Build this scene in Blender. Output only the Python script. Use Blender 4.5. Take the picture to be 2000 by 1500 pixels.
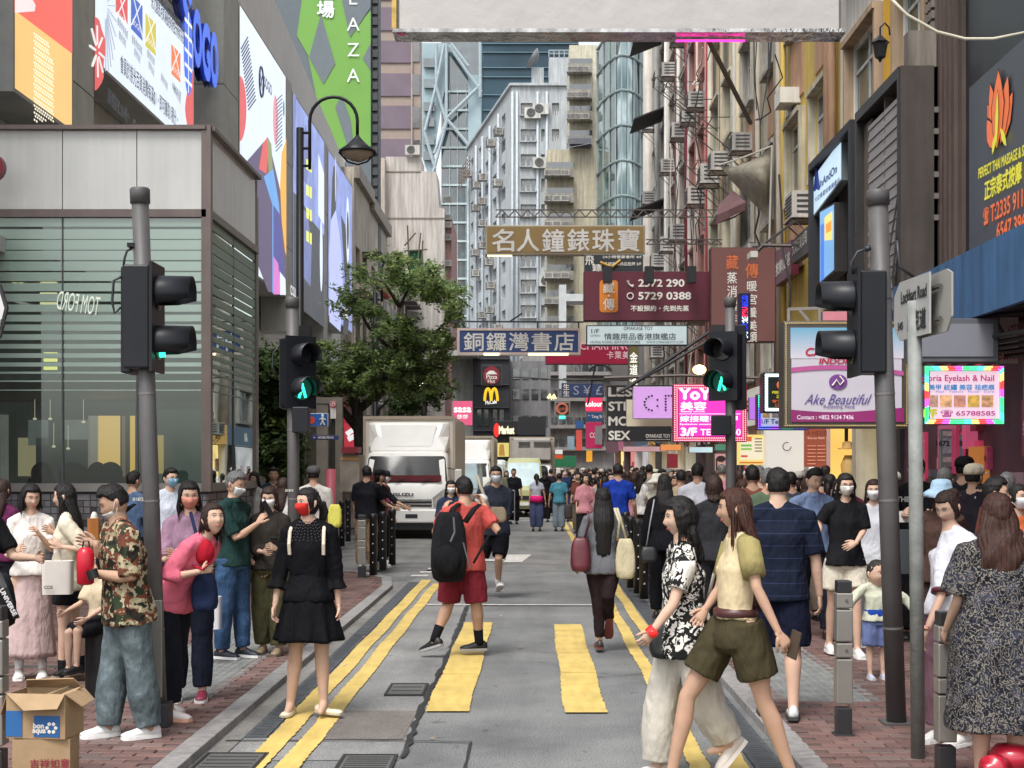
# Busy Hong Kong shopping street: camera and light first, then ground, buildings, signs, street furniture, vehicles, people.
import bpy,math,random
import numpy as np
from mathutils import Vector,Matrix,noise as mnoise
R=math.radians
rnd=random.Random(7)
SC=bpy.context.scene
for _o in list(bpy.data.objects):bpy.data.objects.remove(_o)
COL=SC.collection
FPX,VX,HY,CH=2800.0,1040.0,910.0,1.8
cam=bpy.data.cameras.new('camera');camo=bpy.data.objects.new('camera',cam);COL.objects.link(camo)
camo.location=(0,0,CH);camo.rotation_euler=(R(90),0,0)
cam.sensor_width=36;cam.lens=36*FPX/2000;cam.shift_x=(1000-VX)/2000;cam.shift_y=(HY-750)/2000
cam.clip_end=3000;SC.camera=camo
cam.dof.use_dof=False
w=bpy.data.worlds.new('World');SC.world=w;w.use_nodes=True
nt=w.node_tree;bgn=nt.nodes['Background']
sky=nt.nodes.new('ShaderNodeTexSky');sky.sky_type='NISHITA';sky.sun_disc=False
SUN_EL,SUN_AZ=R(59),R(204)
sky.sun_elevation=SUN_EL;sky.sun_rotation=SUN_AZ;sky.dust_density=3;sky.air_density=1.2
hs=nt.nodes.new('ShaderNodeHueSaturation');hs.inputs['Saturation'].default_value=0.22
nt.links.new(sky.outputs[0],hs.inputs['Color']);nt.links.new(hs.outputs[0],bgn.inputs[0]);bgn.inputs[1].default_value=0.145
sun=bpy.data.lights.new('sun','SUN');sun.energy=1.4;sun.angle=R(22);sun.color=(1,.965,.92)
suno=bpy.data.objects.new('sun',sun);COL.objects.link(suno)
suno.rotation_euler=(R(31),0,R(-24))
SC.view_settings.view_transform='Standard';SC.view_settings.look='None'
SC.view_settings.exposure=0.86;SC.view_settings.gamma=1
SC.view_settings.use_curve_mapping=False
SC.render.engine='CYCLES'
SC.cycles.max_bounces=6;SC.cycles.diffuse_bounces=3;SC.cycles.glossy_bounces=3;SC.cycles.transparent_max_bounces=12
SC.cycles.use_denoising=True;SC.cycles.caustics_reflective=False;SC.cycles.caustics_refractive=False
def P(px,py,D):return Vector(((px-VX)/FPX*D,D,CH+(HY-py)/FPX*D))
def Xat(px,D):return(px-VX)/FPX*D
def Zat(py,D):return CH+(HY-py)/FPX*D
def DG(py,z=0.0):return FPX*(CH-z)/(py-HY)
def DX(px,X):return FPX*X/(px-VX)
PZ=0.06
MATS={}
def _nodes(key):
 m=bpy.data.materials.new(key);m.use_nodes=True
 n=m.node_tree.nodes;l=m.node_tree.links;b=n['Principled BSDF']
 return m,n,l,b
def s2l(c):
 return tuple(((v/255)/12.92 if v/255<=.04045 else((v/255+.055)/1.055)**2.4)for v in c)
def lerp(a,b,t):return a+(b-a)*t
def mul(c,k):return tuple(min(1,max(0,v*k))for v in c[:3])
def mapped(n,l,scale=(1,1,1),coord='pos'):
 if coord=='pos':
  g=n.new('ShaderNodeNewGeometry');src=g.outputs['Position']
 else:
  g=n.new('ShaderNodeTexCoord');src=g.outputs[coord]
 mp=n.new('ShaderNodeMapping');mp.inputs['Scale'].default_value=scale
 l.new(src,mp.inputs['Vector']);return mp.outputs[0]
def noise_n(n,l,vec,scale,detail=4,rough=.55):
 t=n.new('ShaderNodeTexNoise');t.inputs['Scale'].default_value=scale;t.inputs['Detail'].default_value=detail
 t.inputs['Roughness'].default_value=rough;l.new(vec,t.inputs['Vector']);return t.outputs['Fac']
def ramp(n,l,fac,stops):
 r=n.new('ShaderNodeValToRGB');e=r.color_ramp.elements
 while len(e)>1:e.remove(e[-1])
 e[0].position=stops[0][0];e[0].color=(*stops[0][1],1)
 for p,c in stops[1:]:
  x=e.new(p);x.color=(*c,1)
 l.new(fac,r.inputs[0]);return r.outputs[0]
def mixc(n,l,fac,a,b,mode='MIX'):
 m=n.new('ShaderNodeMix');m.data_type='RGBA';m.blend_type=mode
 for s,v in((0,fac),(6,a),(7,b)):
  if hasattr(v,'links'):l.new(v,m.inputs[s])
  elif s==0:m.inputs[0].default_value=v
  else:m.inputs[s].default_value=(*v[:3],1)
 return m.outputs[2]
def bumpn(n,l,b,h,strength,dist=.02,prev=None):
 bp=n.new('ShaderNodeBump');bp.inputs['Strength'].default_value=strength;bp.inputs['Distance'].default_value=dist
 l.new(h,bp.inputs['Height'])
 if prev is not None:l.new(prev,bp.inputs['Normal'])
 l.new(bp.outputs[0],b.inputs['Normal']);return bp.outputs[0]
def M(key,col=None,rough=.6,metal=0,var=.12,scale=2.5,bump=0,bscale=60,bdist=.01,streak=0,emit=0,island=0,coat=0,coord='pos',objvar=0,spec=.5):
 """general painted / stained surface: colour, patchy variation, run-down streaks, fine relief"""
 if key in MATS:return MATS[key]
 m,n,l,b=_nodes(key)
 v=mapped(n,l,coord=coord)
 c=ramp(n,l,noise_n(n,l,v,scale,6),[(.3,mul(col,1-var)),(.7,mul(col,1+var))])
 if island:
  g=n.new('ShaderNodeNewGeometry')
  c=mixc(n,l,1,c,ramp(n,l,g.outputs['Random Per Island'],[(0,(1-island,)*3),(.5,(1,1-island*.3,1-island*.3)),(1,(1+0*island,1,1))]),'MULTIPLY')
 if objvar:
  g=n.new('ShaderNodeObjectInfo')
  c=mixc(n,l,1,c,ramp(n,l,g.outputs['Random'],[(0,(1-objvar,)*3),(.5,(1,1-objvar*.3,1-objvar*.3)),(1,(1,1,1))]),'MULTIPLY')
 if streak:
  vs=mapped(n,l,(5,5,.35))
  f=noise_n(n,l,vs,1.0,6,.65)
  c=mixc(n,l,1,c,ramp(n,l,f,[(.36,(1-streak,)*3),(.62,(1,1,1))]),'MULTIPLY')
 l.new(c,b.inputs['Base Color'])
 b.inputs['Roughness'].default_value=rough;b.inputs['Metallic'].default_value=metal
 b.inputs['Coat Weight'].default_value=coat;b.inputs['Specular IOR Level'].default_value=spec
 if bump:
  bumpn(n,l,b,noise_n(n,l,v,bscale,4),bump,bdist)
 if emit:
  l.new(c,b.inputs['Emission Color']);b.inputs['Emission Strength'].default_value=emit
 MATS[key]=m;return m
def E(key,rgb,k=1.0,var=0.04):
 if key in MATS:return MATS[key]
 c=s2l(rgb)
 m,n,l,b=_nodes(key);v=mapped(n,l)
 cc=ramp(n,l,noise_n(n,l,v,1.2,3),[(.3,mul(c,1-var)),(.7,mul(c,1+var))])
 l.new(cc,b.inputs['Emission Color']);b.inputs['Emission Strength'].default_value=k*.55;l.new(mixc(n,l,.75,cc,(.02,.02,.02)),b.inputs['Base Color']);b.inputs['Roughness'].default_value=.35
 MATS[key]=m;return m
def Q(rgb,**kw):
 key='paint_%d_%d_%d'%rgb+''.join('_%s%s'%(a,str(b).replace('.',''))for a,b in sorted(kw.items()))
 return M(key,s2l(rgb),**kw)
def glass_mat(key,tint=(.5,.62,.58),refl=.25,rough=.03,dark=.5):
 if key in MATS:return MATS[key]
 m,n,l,b=_nodes(key);n.remove(b);out=n['Material Output']
 tr=n.new('ShaderNodeBsdfTransparent');tr.inputs[0].default_value=(*mul(tint,dark+.4),1)
 gl=n.new('ShaderNodeBsdfGlossy');gl.inputs[0].default_value=(.9,1,.96,1);gl.inputs['Roughness'].default_value=rough
 v=mapped(n,l,(.8,.8,.8));bp=n.new('ShaderNodeBump');bp.inputs['Strength'].default_value=.04;bp.inputs['Distance'].default_value=.05
 l.new(noise_n(n,l,v,1.0,1),bp.inputs['Height']);l.new(bp.outputs[0],gl.inputs['Normal'])
 fr=n.new('ShaderNodeFresnel');fr.inputs[0].default_value=1.6
 mx=n.new('ShaderNodeMath');mx.operation='ADD';mx.inputs[1].default_value=refl;l.new(fr.outputs[0],mx.inputs[0]);mx.use_clamp=True
 ms=n.new('ShaderNodeMixShader');l.new(mx.outputs[0],ms.inputs[0]);l.new(tr.outputs[0],ms.inputs[1]);l.new(gl.outputs[0],ms.inputs[2])
 l.new(ms.outputs[0],out.inputs[0]);MATS[key]=m;return m
def pane_mat(key,col=(.03,.045,.05),rough=.08,var=.6,wav=.15):
 """glazing seen from outside in daylight: dark room colour with a mirror-like face, each pane a little different"""
 if key in MATS:return MATS[key]
 m,n,l,b=_nodes(key);v=mapped(n,l,(1,1,1))
 g=n.new('ShaderNodeObjectInfo')
 c=ramp(n,l,noise_n(n,l,v,.9,3),[(.35,mul(col,.5)),(.6,mul(col,1.3)),(.75,mul(col,1+3*var))])
 c=mixc(n,l,1,c,ramp(n,l,g.outputs['Random'],[(0,(.35,)*3),(.8,(1,1,1)),(.93,(1,1,.95))]),'MULTIPLY')
 l.new(c,b.inputs['Base Color']);b.inputs['Roughness'].default_value=rough;b.inputs['Specular IOR Level'].default_value=.9
 b.inputs['IOR'].default_value=1.9
 bumpn(n,l,b,noise_n(n,l,v,.7,2),wav,.1)
 MATS[key]=m;return m
WM={}
def root_of(o):
 while o.parent:o=o.parent
 return o
def wmat(o):return WM.get(o.name,Matrix())
def link(o,parent=None,M4=None):
 COL.objects.link(o)
 M4=M4 or Matrix()
 if parent is not None:
  o.parent=parent;o.matrix_basis=wmat(parent).inverted()@M4
 else:o.matrix_basis=M4
 WM[o.name]=M4.copy();return o
def tag(o,label=None,cat=None,group=None,kind=None):
 if label:o['label']=label
 if cat:o['category']=cat
 if group:o['group']=group
 if kind:o['kind']=kind
 return o
def thing(name,loc,label,cat,group=None,rz=0):
 o=bpy.data.objects.new(name,None);o.empty_display_size=.2
 link(o,None,Matrix.Translation(Vector(loc))@Matrix.Rotation(rz,4,'Z'))
 return tag(o,label,cat,group)
def copy_tree(o,M4=None,parent=None,label=None):
 c=o.copy();COL.objects.link(c);c.parent=parent
 if parent is None:
  if M4 is not None:c.matrix_basis=M4
  WM[c.name]=c.matrix_basis.copy()
 else:WM[c.name]=wmat(parent)@c.matrix_basis
 if label:c['label']=label
 for ch in list(o.children):copy_tree(ch,None,c)
 return c
def frame(o,U=(1,0,0),V=(0,0,1)):
 U=Vector(U).normalized();V=Vector(V).normalized();N=U.cross(V);o=Vector(o)
 return Matrix(((U.x,V.x,N.x,o.x),(U.y,V.y,N.y,o.y),(U.z,V.z,N.z,o.z),(0,0,0,1)))
LEFTW=(0,1,0)
RIGHTW=(0,-1,0)
class MB:
 def __init__(s,M4=None):s.v=[];s.f=[];s.M=M4;s.mi=[];s.cur=0
 def add(s,vs,fs):
  b=len(s.v)
  if s.M is not None:vs=[tuple(s.M@Vector(p))for p in vs]
  s.v+=[tuple(p)for p in vs];s.f+=[tuple(i+b for i in f)for f in fs];s.mi+=[s.cur]*len(fs);return s
 def box(s,x0,x1,y0,y1,z0,z1):
  if x0>x1:x0,x1=x1,x0
  if y0>y1:y0,y1=y1,y0
  if z0>z1:z0,z1=z1,z0
  return s.add([(x0,y0,z0),(x1,y0,z0),(x1,y1,z0),(x0,y1,z0),(x0,y0,z1),(x1,y0,z1),(x1,y1,z1),(x0,y1,z1)],[(0,3,2,1),(4,5,6,7),(0,1,5,4),(1,2,6,5),(2,3,7,6),(3,0,4,7)])
 def quad(s,a,b,c,d):return s.add([a,b,c,d],[(0,1,2,3)])
 def poly(s,pts):return s.add(pts,[tuple(range(len(pts)))])
 def prism(s,pts,z0,z1):
  n=len(pts);v=[(x,y,z0)for x,y in pts]+[(x,y,z1)for x,y in pts]
  return s.add(v,[tuple(range(n-1,-1,-1)),tuple(range(n,2*n))]+[(i,(i+1)%n,n+(i+1)%n,n+i)for i in range(n)])
 def rings(s,rs,close=True):
  n=len(rs[0]);v=[p for r in rs for p in r];f=[]
  for k in range(len(rs)-1):
   for i in range(n):
    j=(i+1)%n;f.append((k*n+i,k*n+j,(k+1)*n+j,(k+1)*n+i))
  if close:f+=[tuple(range(n-1,-1,-1)),tuple(range((len(rs)-1)*n,len(rs)*n))]
  return s.add(v,f)
 def tube(s,pts,rad,n=8,lat=None,depth=None,close=True):
  """tube along pts; rad float or list; lat: lateral axis (list or one), depth: second radii"""
  pts=[Vector(p)for p in pts];K=len(pts)
  if not hasattr(rad,'__len__'):rad=[rad]*K
  rs=[];prev=None
  for k in range(K):
   t=(pts[min(k+1,K-1)]-pts[max(k-1,0)])
   t=t.normalized()if t.length>1e-9 else Vector((0,0,1))
   if lat is not None:
    a=Vector(lat[k]if isinstance(lat[0],(list,tuple,Vector))else lat);a=(a-t*a.dot(t)).normalized()
   else:
    if prev is None:a=t.orthogonal().normalized()
    else:a=(prev-t*prev.dot(t)).normalized()
   prev=a;b=t.cross(a);rb=rad[k]if depth is None else depth[k]
   rs.append([tuple(pts[k]+a*(math.cos(2*math.pi*i/n)*rad[k])+b*(math.sin(2*math.pi*i/n)*rb))for i in range(n)])
  return s.rings(rs,close)
 def cyl(s,c,r,h,n=16,r2=None,axis='z'):
  c=Vector(c);ax={'x':Vector((1,0,0)),'y':Vector((0,1,0)),'z':Vector((0,0,1))}[axis]
  return s.tube([c,c+ax*h],[r,r if r2 is None else r2],n)
 def lathe(s,c,prof,n=16):
  c=Vector(c)
  return s.rings([[(c.x+r*math.cos(2*math.pi*i/n),c.y+r*math.sin(2*math.pi*i/n),c.z+z)for i in range(n)]for r,z in prof])
 def ell(s,c,a,b,d,n=12,m=8):
  c=Vector(c)
  return s.rings([[(c.x+a*math.cos(2*math.pi*i/n)*math.sin(t),c.y+b*math.sin(2*math.pi*i/n)*math.sin(t),c.z-d*math.cos(t))for i in range(n)]for t in[math.pi*(.04+.92*k/m)for k in range(m+1)]])
 def build(s,name,mat,parent=None,smooth=False,local=False,bevel=0,M4=None):
  """vertices are world coordinates; kept relative to the parent"""
  me=bpy.data.meshes.new(name)
  W=M4 if M4 is not None else(wmat(parent)if parent is not None else Matrix())
  if local:vs=s.v
  else:
   A=np.array(s.v,dtype=float).reshape(-1,3)
   if len(A)==0:A=np.zeros((0,3))
   Wi=np.array(W.inverted());vs=(A@Wi[:3,:3].T+Wi[:3,3]).tolist()
  me.from_pydata(vs,[],s.f)
  mats=mat if isinstance(mat,(list,tuple))else[mat]
  for q in mats:me.materials.append(q)
  if len(mats)>1:me.polygons.foreach_set('material_index',s.mi)
  if smooth:me.polygons.foreach_set('use_smooth',[True]*len(me.polygons))
  o=bpy.data.objects.new(name,me)
  link(o,parent,W)
  if bevel:
   bm=o.modifiers.new('bevel','BEVEL');bm.width=bevel;bm.segments=2;bm.limit_method='ANGLE';bm.angle_limit=R(40)
  return o
def single(name,mb,mat,label,cat,base=None,group=None,smooth=False,bevel=0):
 o=mb.build(name,mat,None,smooth,bevel=bevel,M4=Matrix.Translation(Vector(base))if base is not None else None)
 return tag(o,label,cat,group)
TXT={}
def text_mesh(body,bold=0,shear=0,space=1.0):
 key=(body,bold,shear,space)
 if key in TXT:return TXT[key]
 cu=bpy.data.curves.new('lettering','FONT');cu.body=body;cu.align_x='CENTER';cu.align_y='CENTER';cu.resolution_u=3
 cu.shear=shear;cu.space_character=space
 o=bpy.data.objects.new('lettering',cu);TMPC.objects.link(o)
 TMPL.update();dg=TMPL.depsgraph;dg.update()
 me=bpy.data.meshes.new_from_object(o.evaluated_get(dg));bpy.data.objects.remove(o)
 vs=np.array([v.co[:]for v in me.vertices]).reshape(-1,3);fs=[tuple(p.vertices)for p in me.polygons]
 if len(vs)==0:TXT[key]=(None,1,1);return TXT[key]
 lo,hi=vs.min(0),vs.max(0);vs=vs-(lo+hi)/2;sz=hi-lo
 if bold:
  V=[];F=[]
  for q,(dx,dy)in enumerate([(0,0),(bold,0),(-bold,0),(0,bold),(0,-bold)]):
   V.append(vs+np.array([dx,dy,q*.0004]));F+=[tuple(i+q*len(vs)for i in f)for f in fs]
  vs=np.vstack(V);fs=F
 nm=bpy.data.meshes.new('lettering');nm.from_pydata(vs.tolist(),[],fs)
 TXT[key]=(nm,sz[0],sz[1]);return TXT[key]
TMPS=bpy.data.scenes.new('work');TMPC=TMPS.collection;TMPL=TMPS.view_layers[0]
def letter(parent,F4,body,u,v,h,mat,w=None,off=.004,bold=0,shear=0,rot=0,name='lettering',flip=False,space=1.0,mw=None):
 """flat lettering centred at (u,v) of frame F4; h = ink height, w = ink width (keeps ratio if None)"""
 me,sx,sy=text_mesh(body,bold,shear,space)
 if me is None:return
 me=me.copy();me.materials.clear();me.materials.append(mat)
 ky=h/sy;kx=(w/sx)if w else ky
 if mw and sx*kx>mw:kx=mw/sx
 if flip:kx=-kx
 me.transform(Matrix.Diagonal((kx,ky,1,1)))
 o=bpy.data.objects.new(name,me)
 link(o,parent,F4@Matrix.Translation((u,v,off))@Matrix.Rotation(rot,4,'Z'));return o
SKIN={}
def skin_mat(t):
 key='skin_%d'%t
 if key in MATS:return MATS[key]
 col=[(.58,.39,.29),(.47,.295,.205),(.36,.215,.145)][t]
 m,n,l,b=_nodes(key);v=mapped(n,l,coord='Object')
 c=ramp(n,l,noise_n(n,l,v,9,4),[(.3,mul(col,.9)),(.7,(min(1,col[0]*1.08),col[1]*1.03,col[2]*1.02))])
 l.new(c,b.inputs['Base Color']);b.inputs['Roughness'].default_value=.62;b.inputs['Specular IOR Level'].default_value=.3
 b.inputs['Subsurface Weight'].default_value=.12;b.inputs['Subsurface Radius'].default_value=(.02,.008,.004);b.inputs['Subsurface Scale'].default_value=.5
 bumpn(n,l,b,noise_n(n,l,v,160,2),.12,.002)
 MATS[key]=m;return m
def hair_mat(c=(.012,.010,.010)):
 key='hair_%d_%d_%d'%tuple(int(v*999)for v in c)
 if key in MATS:return MATS[key]
 m,n,l,b=_nodes(key);v=mapped(n,l,(1,1,.06),'Object')
 f=noise_n(n,l,v,130,5,.7)
 l.new(ramp(n,l,f,[(.35,mul(c,.35)),(.55,mul(c,1.0)),(.7,mul(c,2.4))]),b.inputs['Base Color'])
 b.inputs['Roughness'].default_value=.5;b.inputs['Specular IOR Level'].default_value=.28
 bumpn(n,l,b,f,.9,.006);MATS[key]=m;return m
def cloth(rgb,rough=.85,kind='plain',c2=None,key=None,sheen=.2):
 key='cloth_%s_%d_%d_%d'%(kind,*rgb)
 if key in MATS:return MATS[key]
 col=s2l(rgb);m,n,l,b=_nodes(key);v=mapped(n,l,coord='Object')
 b.inputs['Roughness'].default_value=rough;b.inputs['Sheen Weight'].default_value=0;b.inputs['Specular IOR Level'].default_value=.12
 if kind=='plain':
  c=ramp(n,l,noise_n(n,l,v,5,5),[(.3,mul(col,.80)),(.7,mul(col,1.08))])
 elif kind=='denim':
  c=ramp(n,l,noise_n(n,l,v,7,5,.7),[(.35,mul(col,.6)),(.55,col),(.72,mul(col,1.9))])
 elif kind=='camo':
  a=noise_n(n,l,mapped(n,l,(1,1,1.5),'Object'),9,3,.5);a2=noise_n(n,l,mapped(n,l,(1.3,1,1.6),'Generated'),11,3,.5)
  r1=n.new('ShaderNodeValToRGB');r1.color_ramp.interpolation='CONSTANT';l.new(a,r1.inputs[0])
  e=r1.color_ramp.elements;e[0].position=0;e[0].color=(*s2l((48,58,42)),1);e[1].position=.46;e[1].color=(*s2l((105,62,48)),1)
  x=e.new(.56);x.color=(*s2l((150,140,112)),1);x=e.new(.66);x.color=(*s2l((40,42,36)),1)
  r2=n.new('ShaderNodeValToRGB');r2.color_ramp.interpolation='CONSTANT';l.new(a2,r2.inputs[0])
  e=r2.color_ramp.elements;e[0].position=0;e[0].color=(0,0,0,1);e[1].position=.57;e[1].color=(1,1,1,1)
  c=mixc(n,l,r2.outputs[0],r1.outputs[0],s2l((172,160,132)))
  r3=n.new('ShaderNodeValToRGB');r3.color_ramp.interpolation='CONSTANT';l.new(noise_n(n,l,v,14,2,.5),r3.inputs[0])
  e=r3.color_ramp.elements;e[0].position=0;e[0].color=(0,0,0,1);e[1].position=.6;e[1].color=(1,1,1,1)
  c=mixc(n,l,r3.outputs[0],c,s2l((38,34,30)))
 elif kind=='scroll':
  vv=n.new('ShaderNodeTexVoronoi');vv.inputs['Scale'].default_value=15;vv.feature='DISTANCE_TO_EDGE'
  nz=noise_n(n,l,v,16,3);ad=n.new('ShaderNodeVectorMath');ad.operation='ADD';l.new(v,ad.inputs[0]);cb=n.new('ShaderNodeCombineXYZ');l.new(nz,cb.inputs[0]);l.new(nz,cb.inputs[2])
  sc=n.new('ShaderNodeVectorMath');sc.operation='SCALE';sc.inputs[3].default_value=.25;l.new(cb.outputs[0],sc.inputs[0]);l.new(sc.outputs[0],ad.inputs[1]);l.new(ad.outputs[0],vv.inputs['Vector'])
  c=ramp(n,l,vv.outputs['Distance'],[(.02,(.015,)*3),(.14,(.015,)*3),(.17,col)])
 elif kind=='toile':
  w1=noise_n(n,l,v,13,5,.7)
  wv=n.new('ShaderNodeTexWave');wv.inputs['Scale'].default_value=7;wv.inputs['Distortion'].default_value=26;wv.inputs['Detail'].default_value=4;wv.inputs['Detail Scale'].default_value=3;l.new(v,wv.inputs['Vector'])
  c=mixc(n,l,ramp(n,l,wv.outputs['Fac'],[(.62,(0,0,0)),(.95,(1,1,1))]),ramp(n,l,w1,[(.38,mul(col,.4)),(.52,col),(.7,mul(col,3.2))]),s2l((122,116,108)))
 elif kind=='stripe':
  sx=n.new('ShaderNodeSeparateXYZ');l.new(v,sx.inputs[0]);mt=n.new('ShaderNodeMath');mt.operation='FRACT';ml=n.new('ShaderNodeMath');ml.operation='MULTIPLY';ml.inputs[1].default_value=1/.085
  l.new(sx.outputs[2],ml.inputs[0]);l.new(ml.outputs[0],mt.inputs[0])
  c=ramp(n,l,mt.outputs[0],[(0,mul(col,3)),(.04,mul(col,3)),(.06,col)])
 l.new(c,b.inputs['Base Color'])
 f=noise_n(n,l,mapped(n,l,(1,1,.45),'Object'),9,3,.55)
 p=bumpn(n,l,b,f,.8,.05);bumpn(n,l,b,noise_n(n,l,v,420,2),.15,.002,p)
 MATS[key]=m;return m
LEATHER=lambda rgb:Q(rgb,rough=.4,var=.2,scale=12,bump=.3,bscale=60,bdist=.004)
QUEUE=[]
def fuse(mb,voxel,it,name,mat,parent,extra=None,fold=0,fscale=9,seed=0):
 QUEUE.append((mb,voxel,it,name,mat,parent,extra,fold,fscale,seed))
def run_queue():
 obs=[]
 for q in QUEUE:
  me=bpy.data.meshes.new('w');me.from_pydata(q[0].v,[],q[0].f)
  import bmesh
  bm=bmesh.new();bm.from_mesh(me);bmesh.ops.recalc_face_normals(bm,faces=bm.faces);bm.to_mesh(me);bm.free()
  o=bpy.data.objects.new('w',me);TMPC.objects.link(o)
  r=o.modifiers.new('r','REMESH');r.mode='VOXEL';r.voxel_size=q[1];r.use_smooth_shade=True
  if q[2]:
   s=o.modifiers.new('s','SMOOTH');s.iterations=q[2];s.factor=.5
  obs.append(o)
 TMPL.update();dg=TMPL.depsgraph;dg.update()
 for o,q in zip(obs,QUEUE):
  mb,vox,it,name,mat,parent,extra,fold,fs,seed=q
  src=bpy.data.meshes.new_from_object(o.evaluated_get(dg))
  nv=len(src.vertices);co=np.empty(nv*3);src.vertices.foreach_get('co',co);co=co.reshape(-1,3)
  if fold and nv:
   no=np.empty(nv*3);src.vertices.foreach_get('normal',no);no=no.reshape(-1,3)
   d=np.empty(nv);N=mnoise.noise
   for i in range(nv):
    x,y,z=co[i];a=N((x*fs*.8+seed,y*fs*.8,z*fs*.45));d[i]=.9*a+1.3*(.32-abs(N((x*fs*1.3+a,y*fs*1.3+seed,z*fs*.8+a*2))))
   co=co+no*(d*fold)[:,None]
  W=wmat(parent);Wi=np.array(W.inverted());co=co@Wi[:3,:3].T+Wi[:3,3]
  fs_=[tuple(p.vertices)for p in src.polygons];nb=len(fs_)
  vs=co.tolist()
  if extra is not None:
   E4=np.array(extra.v)@Wi[:3,:3].T+Wi[:3,3];b0=len(vs);vs+=E4.tolist();fs_+=[tuple(i+b0 for i in f)for f in extra.f]
  me=bpy.data.meshes.new(name);me.from_pydata(vs,[],fs_);me.materials.append(mat)
  me.polygons.foreach_set('use_smooth',[True]*len(me.polygons))
  if extra is None:
   pass
  no_=bpy.data.objects.new(name,me);link(no_,parent,W)
  bpy.data.meshes.remove(src)
 for o in obs:bpy.data.objects.remove(o)
 QUEUE.clear()
def v3(x,y,z):return Vector((x,y,z))
def basis(yaw,pitch=0,roll=0):
 """columns: left (x), back (y), up (z) for a figure that faces yaw (0 = towards the camera, 90 = to the right of the photo)"""
 return Matrix.Rotation(R(yaw),4,'Z')@Matrix.Rotation(R(pitch),4,'X')@Matrix.Rotation(R(roll),4,'Y')
def gs(x,y,z,c,s):return math.exp(-(((x-c[0])/s[0])**2+((y-c[1])/s[1])**2+((z-c[2])/s[2])**2))
def head_pt(th,ph,fem=0):
 """direction th (0..pi from top), ph (angle, 0 = left, -90deg = face) -> point of a head, centred, face towards -y"""
 sx,sy,sz=math.sin(th)*math.cos(ph),math.sin(th)*math.sin(ph),math.cos(th)
 if sz>0:q=math.sin(th)**-.14 if th>.05 else 1.5;q=min(q,1.5);sx*=q;sy*=q;sz=sz**.92
 x=.075*sx;y=.093*sy;z=.114*sz
 if z<-.02:
  t=min(1,(-.02-z)/.095);x*=1-.36*t*t-.04*fem*t
  if y>0:y*=1-.42*t
  else:y*=1-.10*t
 if y<0:
  y=-min(-y,.094)*(.97 if abs(x)<.04 else 1)
  y-=.006*gs(x,0,z,(0,0,-.102),(.022,1,.018))
  y-=.017*gs(x,0,z,(0,0,-.030),(.0125,1,.015))+.008*gs(x,0,z,(0,0,-.008),(.009,1,.026))
  y-=.004*gs(x,0,z,(0,0,-.040),(.022,1,.010))
  for s in(-1,1):
   y+=.010*gs(x,0,z,(s*.031,0,.006),(.017,1,.011))
   y-=.004*gs(x,0,z,(s*.03,0,.026),(.024,1,.009))
   y-=.005*gs(x,0,z,(s*.045,0,-.028),(.02,1,.02))
  y-=.0075*gs(x,0,z,(0,0,-.062),(.021,1,.0045))+.0075*gs(x,0,z,(0,0,-.073),(.018,1,.0055))
 return Vector((x,y,z))
def head_mesh(mb,T,fem,nu=40,nv=32,k=1.0):
 rs=[]
 for i in range(nv+1):
  th=math.pi*(.012+.976*i/nv)
  rs.append([T@(head_pt(th,2*math.pi*j/nu,fem)*k)for j in range(nu)])
 mb.rings([[tuple(p)for p in r]for r in rs])
 for s in(-1,1):
  pts=[(s*.074,.006,.018),(s*.082,.012,.016),(s*.084,.014,-.004),(s*.079,.006,-.03),(s*.073,.0,-.036)]
  mb.tube([T@(Vector(p)*k)for p in pts],[.005*k,.012*k,.013*k,.008*k,.004*k],8,lat=T.to_3x3()@Vector((0,1,0)),depth=[.004*k,.006*k,.006*k,.005*k,.003*k])
def loft(mb,pts,A,B,lat,n=20,flat=False):
 """closed body section loft: half widths A, half depths B, lateral axes"""
 pts=[Vector(p)for p in pts]
 d0=(pts[1]-pts[0]).normalized();d1=(pts[-1]-pts[-2]).normalized()
 if isinstance(lat,Vector):lat=[lat]*len(pts)
 if not flat:pts=[pts[0]-d0*min(A[0],B[0])*.25]+pts;A=[A[0]*.55]+list(A);B=[B[0]*.55]+list(B);lat=[lat[0]]+list(lat)
 pts=pts+[pts[-1]+d1*min(A[-1],B[-1])*.25];A=list(A)+[A[-1]*.55];B=list(B)+[B[-1]*.55];lat=list(lat)+[lat[-1]]
 rs=[]
 K=len(pts)
 for k in range(K):
  t=(pts[min(k+1,K-1)]-pts[max(k-1,0)]).normalized();a=lat[k];a=(a-t*a.dot(t)).normalized();b=t.cross(a)
  ring=[]
  for i in range(n):
   c,s=math.cos(2*math.pi*i/n),math.sin(2*math.pi*i/n)
   e=.82
   c2=math.copysign(abs(c)**e,c);s2=math.copysign(abs(s)**e,s)
   ring.append(tuple(pts[k]+a*c2*A[k]+b*s2*B[k]))
  rs.append(ring)
 mb.rings(rs)
def limb(mb,pts,rad,n=12):
 """tapered limb with rounded ends through the joints; rad at each point"""
 pts=[Vector(p)for p in pts];P2=[];R2=[]
 d0=(pts[1]-pts[0]).normalized();d1=(pts[-1]-pts[-2]).normalized()
 P2.append(pts[0]-d0*rad[0]*.7);R2.append(rad[0]*.5)
 for k in range(len(pts)):
  P2.append(pts[k]);R2.append(rad[k])
 P2.append(pts[-1]+d1*rad[-1]*.7);R2.append(rad[-1]*.5)
 mb.tube(P2,R2,n)
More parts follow.
